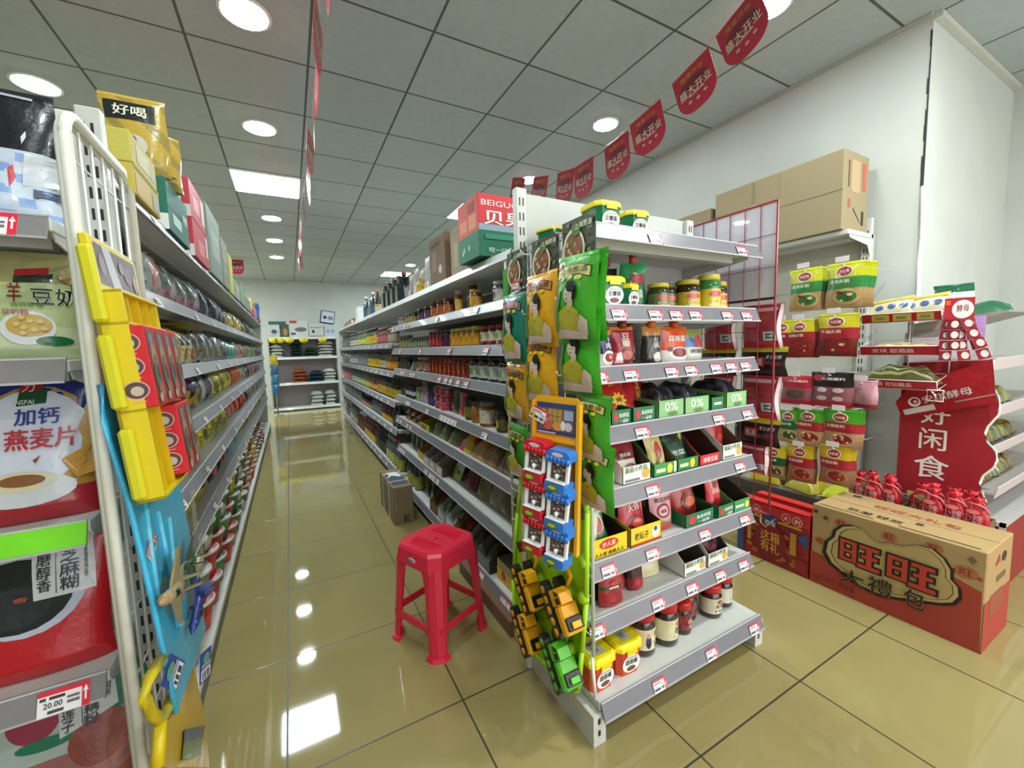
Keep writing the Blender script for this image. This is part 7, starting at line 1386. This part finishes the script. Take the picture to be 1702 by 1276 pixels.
# blue card of toy jets
BXp = -.335
bc = root('toy_board', 'long light blue blister card carrying toy jets on the wire side frame', 'toy display', (BXp, 0, 0), 0)
CA, CB = -.233, -.092
def hc(u, v, off=0): return ht(u, v, CA+off, CB)
qs = [hc(u, v) for u, v in ((163, 640), (170, 700), (212, 840), (250, 1000), (290, 1185), (338, 1045), (310, 880), (282, 745), (262, 640))]
m = M1('film'); nq = len(qs); BO = Vector((BXp, 0, 0))
m.add([p-BO for p in qs]+[p-BO+Vector((.006, 0, 0)) for p in qs], [tuple(reversed(range(nq))), tuple(range(nq, 2*nq))]+[(i, (i+1) % nq, nq+(i+1) % nq, nq+i) for i in range(nq)], '#2f93b8')
for (u, v, u2, v2) in ((240, 830, 262, 990), (262, 850, 285, 960), (280, 860, 300, 1040)): m.tube([hc(u, v, .008)-BO, hc(u2, v2, .008)-BO], .006, '#58b4d0', 6)
m.tube([p-BO+Vector((.003, 0, 0)) for p in qs[:5]], .006, '#3aa4cc', 6); part(bc, 'card', m)
a = hc(258, 915, .0095); put(('price_ticket', 'price tag', TAG), 'price ticket stuck slantwise on the blue toy card', a, 0, rot=(-.09, -.7, PI/2))
def jet(col, nose, glass='#15161a'):
    b = M1('plas')
    b.tube([(-.075, 0, .018), (-.055, 0, .02), (.0, 0, .02), (.05, 0, .018)], .013, col, 8); b.lathe([(.002, 0, nose), (.012, .03, nose), (.0128, .036, col)], 10); b.v[-30:] = [(-.105+z, x, .018+y) for x, y, z in b.v[-30:]]
    w = M1('plas'); w.prism([(-.02, .012), (.045, .085), (.06, .085), (.05, .012), (.05, -.012), (.06, -.085), (.045, -.085), (-.02, -.012)], .014, .019, col, 'xy')
    t = M1('plas'); t.prism([(.045, .01), (.075, .04), (.085, .04), (.075, 0), (.085, -.04), (.075, -.04), (.045, -.01)], .016, .02, col, 'xy')
    for s in (-.012, .012): t.prism([(.03, .02), (.07, .02), (.08, .055), (.065, .055)], s-.0015, s+.0015, shade(col, .8), 'xz')
    c = M1('gls'); c.lathe([(.003, 0, glass), (.009, .008, glass), (.009, .024, glass), (.003, .034, glass)], 10); c.v = [(-.05+z, x, .028+y*.9) for x, y, z in c.v]
    g = M1('plas'); g.tube([(.0, 0, .02), (.0, 0, .0)], .004, '#22301c', 5); g.tube([(.085, 0, .012), (.12, 0, .012)], .0025, shade(col, .7), 5)
    return ('toy_jet', 'toy', [('fuselage', b.mesh('fuselage')), ('wing', w.mesh('wing')), ('tailplane', t.mesh('tailplane')), ('canopy', c.mesh('canopy'), None, 'black glossy canopy'), ('stand_peg', g.mesh('stand_peg'))])
for pr, lb, u, v, sc_k, rz_ in [(jet('#8a7f5c', '#9a7a58'), 'tan toy jet, largest, nose toward the shopper on the blue card', 272, 985, 1.05, .35), (jet('#2c4a34', '#26402c'), 'dark green toy jet at the edge of the blue card', 303, 938, .8, .3), (jet('#1c2c6a', '#1c2c6a'), 'navy toy jet below the tan one on the blue card', 316, 1010, .85, .9)]:
    p = hc(u, v, .012); q = put(pr, lb, (0, 0, 0), 0, 'toy jets on the blue card')
    q.matrix_world = Matrix.Translation(p) @ Matrix(((0, 0, 1, 0), (1, 0, 0, 0), (0, 1, 0, 0), (0, 0, 0, 1))) @ Matrix.Rotation(rz_-.6, 4, 'Z') @ Matrix.Scale(sc_k, 4)
def swing(): 
    m = M1('film'); w, hh = .06, .075; m.box(-w/2, w/2, -.0008, .0008, 0, hh, '#24408c')
    m.decals(lambda u, v, e: (u*w, -.0008-e, v*hh), [('r', -.42, .06, .42, .42, '#c2c4c8'), ('r', -.3, .1, .3, .34, '#3a3c44'), ('r', -.2, .1, -.14, .34, '#d0d2d4'), ('r', .0, .1, .08, .34, '#d0d2d4'), ('e', 0, .74, .3, .18, '#4c8a6c'), ('r', -.42, .48, .42, .6, '#8a90a4')], eps=.0004); return ('swing_tag', 'tag', m.mesh('swing_tag'))
for lb, u, v, r in (('blue barcode tag hanging on the blue toy card', 300, 1100, -.7), ('blue barcode tag hanging beyond the blue toy card edge', 341, 1106, .25)):
    p = hc(u, v+24, .012); put(swing(), lb, p, 0, rot=(0, r, PI/2-.25))
# yellow net toy below
yn = root('net_toy', 'yellow long handled scoop net toy hanging lowest on the wire side frame', 'toy', (BXp, 0, 0), 0)
m = M1('plas'); lp = [hx(u, v, -.29) for u, v in ((268, 1095), (246, 1130), (240, 1160), (252, 1185), (266, 1198), (278, 1178), (284, 1160))]
m.tube([(.045, p.y, p.z) for p in lp], .011, '#b8a414', 7); a, b = hx(266, 1198, -.29), hx(262, 1276, -.29); m.tube([(.045, a.y, a.z), (.045, b.y, max(b.z, .12))], .012, '#c2a80f', 7); part(yn, 'scoop_frame', m)
m = M1('film'); m.prism([(p.y, p.z) for p in [hx(u, v, -.305) for u, v in ((320, 1110), (340, 1200), (345, 1276), (250, 1276), (255, 1225), (290, 1180))]], .03, .034, '#b8920c', 'yz'); part(yn, 'backing_film', m)
m = M1('film'); m.prism([(p.y, p.z) for p in [hx(u, v, -.295) for u, v in ((308, 1212), (341, 1205), (338, 1225), (307, 1232))]], .038, .0395, '#24386c', 'yz'); m.prism([(p.y, p.z) for p in [hx(u, v, -.295) for u, v in ((307, 1232), (338, 1225), (334, 1255), (304, 1262))]], .038, .0395, '#4c6a3c', 'yz'); part(yn, 'header_label', m)

# ================================================================ REAR SHELVING STOCK
def rbox(lb, x0, x1, h, col, ops, y=10.30, d=.22, tilt=0, z=1.6305, name='appliance_box'):
    m = carton(name, x1-x0, d, h, col, ops); put((name, 'box', m.mesh(name)), lb, ((x0+x1)/2, y+d/2, z), 0, rot=(0, tilt, 0))
PIC = [('e', .0, .45, .26, .18, '#4c4c50'), ('r', -.4, .1, .1, .16, '#8c8c90')]
rbox('small white appliance box with dark picture on the rear shelving', -.36, -.15, .27, '#b4b6bc', PIC)
rbox('dark brown tin sized box between white boxes on the rear shelving', -.12, .03, .28, '#4c4434', [('e', 0, .4, .3, .3, '#8c7c50')])
rbox('tallest white cookware box with red corner on the rear shelving', .05, .40, .36, '#b8bab8', [('e', .1, .46, .34, .14, '#5c5c60'), ('r', -.5, .84, -.1, 1, '#a83038'), ('r', -.46, .14, -.2, .26, '#3c3c40')])
rbox('white appliance box with round black picture on the rear shelving', .42, .72, .30, '#aeb0ae', [('e', -.2, .4, .1, .12, '#2c2c30'), ('r', -.4, .66, .4, .72, '#6c6c70'), ('r', -.45, .02, .45, .08, '#8c3034')])
rbox('pale box carrying a tilted box on the rear shelving', .74, .98, .25, '#a8acb8', [('e', -.2, .5, .14, .16, '#8088a0'), ('e', .2, .5, .14, .16, '#8088a0')])
rbox('tilted white box with dark border atop the rear shelving boxes', .66, .95, .28, '#26283c', [('r', -.45, .06, .45, .94, '#b4b6c4'), ('e', -.2, .45, .14, .14, '#2c3044'), ('e', .2, .45, .2, .16, '#6c7084')], z=1.935, tilt=.16)
rbox('green edged carton lying behind the small white box, rear shelving', -.36, -.02, .36, '#2c5c4c', [('r', -.4, .1, .4, .6, '#8c9c90')], y=10.53, d=.1)
for k, x in enumerate((-.28, -.16, .02, .30, .68)):
    m = M1('card'); m.lathe([(.06, -.001, '#c2b41c'), (.06, .001, '#c8b81c')], 18); m.v = [(x_*1.45, z_, y_) for x_, y_, z_ in m.v]
    put(('round_tag', 'price tag', m.mesh('round_tag')), f'yellow oval shelf tag on the rear shelving, {ORD[k]} along', (x, 10.214, 1.56), 0, 'yellow oval shelf tags')
def sackstack(name, lb, x, z, n, col, w=.28, h=.075, y=10.42, tr=None):
    for k in range(n):
        me = lump(w, .3, h, (lambda c: (lambda u, v: c if .2 < v else shade(c, .8)))(col), seed=k, n=6).mesh(name)
        put((name, 'bag', me), f'{lb}, {ORD[k]} from the bottom', (x+.012*((k*7) % 3-1), y, z+.0008+k*(h*1.1)), 0, lb+'s')
sackstack('rice_sack', 'white rice sack, end of the shelf by the noodles', -.24, 1.19, 4, '#b0b4ac', .26, .065)
sackstack('rice_sack', 'dark green rice sack, taller stack', .14, 1.19, 5, '#143028', .24, .062); sackstack('rice_sack', 'dark green rice sack, lower stack', .42, 1.19, 3, '#163a2c', .26, .062)
sackstack('rice_sack', 'white rice sack, end of the shelf by the sauces', .74, 1.19, 5, '#aeaaa4', .32, .062)
sackstack('flour_sack', 'orange brown flour sack on the middle shelf', .18, .62, 4, '#8c4a1c', .28, .07); sackstack('flour_sack', 'navy flour sack on the middle shelf', .50, .62, 3, '#14283c', .28, .075); sackstack('flour_sack', 'white flour sack on the middle shelf', .80, .62, 4, '#b4b4ac', .26, .065)
sackstack('flour_sack', 'white printed flour sack on the low shelf, inner stack', .50, .075, 4, '#b0b2ac', .26, .075); sackstack('flour_sack', 'white printed flour sack on the low shelf, outer stack', .78, .075, 4, '#b0b2ac', .22, .075)
for k in range(4): put(('dark_carton', 'carton', carton('dark_carton', .18, .2, .3-.02*k, '#3c3a3c', [('r', -.3, .3, .3, .7, '#5c5a5c')]).mesh('dark_carton')), f'dark carton in the dim recess of the middle shelf, {ORD[k]} along', (-.24+.001*k, 10.36, 1.1905), 0) if False else None
# blue and yellow goods hanging on the end of the noodle run
for k, (z, c) in enumerate([(1.05, '#b8a01c'), (.85, '#2c5a7c'), (.65, '#1c6a8c'), (.45, '#24648c')]):
    put(('hanging_pack', 'pack', pouch('hanging_pack', .14, .2, .04, stripes(c, shade(c, .6)), [], 'hang').mesh('hanging_pack')), ['yellow', 'slate blue', 'teal blue', 'deep blue'][k]+' pack hanging at the rear end of the noodle shelves', (-.29, 9.6, z), 0)
m = M1('met'); m.tube([(-.29, 9.63, 0), (-.29, 9.63, 1.3)], .012, '#8c8c88', 6); m.lathe([(.1, 0, '#7c7c78'), (.1, .015, '#7c7c78')], 12, cx=-.29, cy=9.63); put(('hanging_stand', 'rack', m.mesh('hanging_stand')), 'slim floor pole with hanging packs at the end of the noodle shelves', (0, 0, 0))
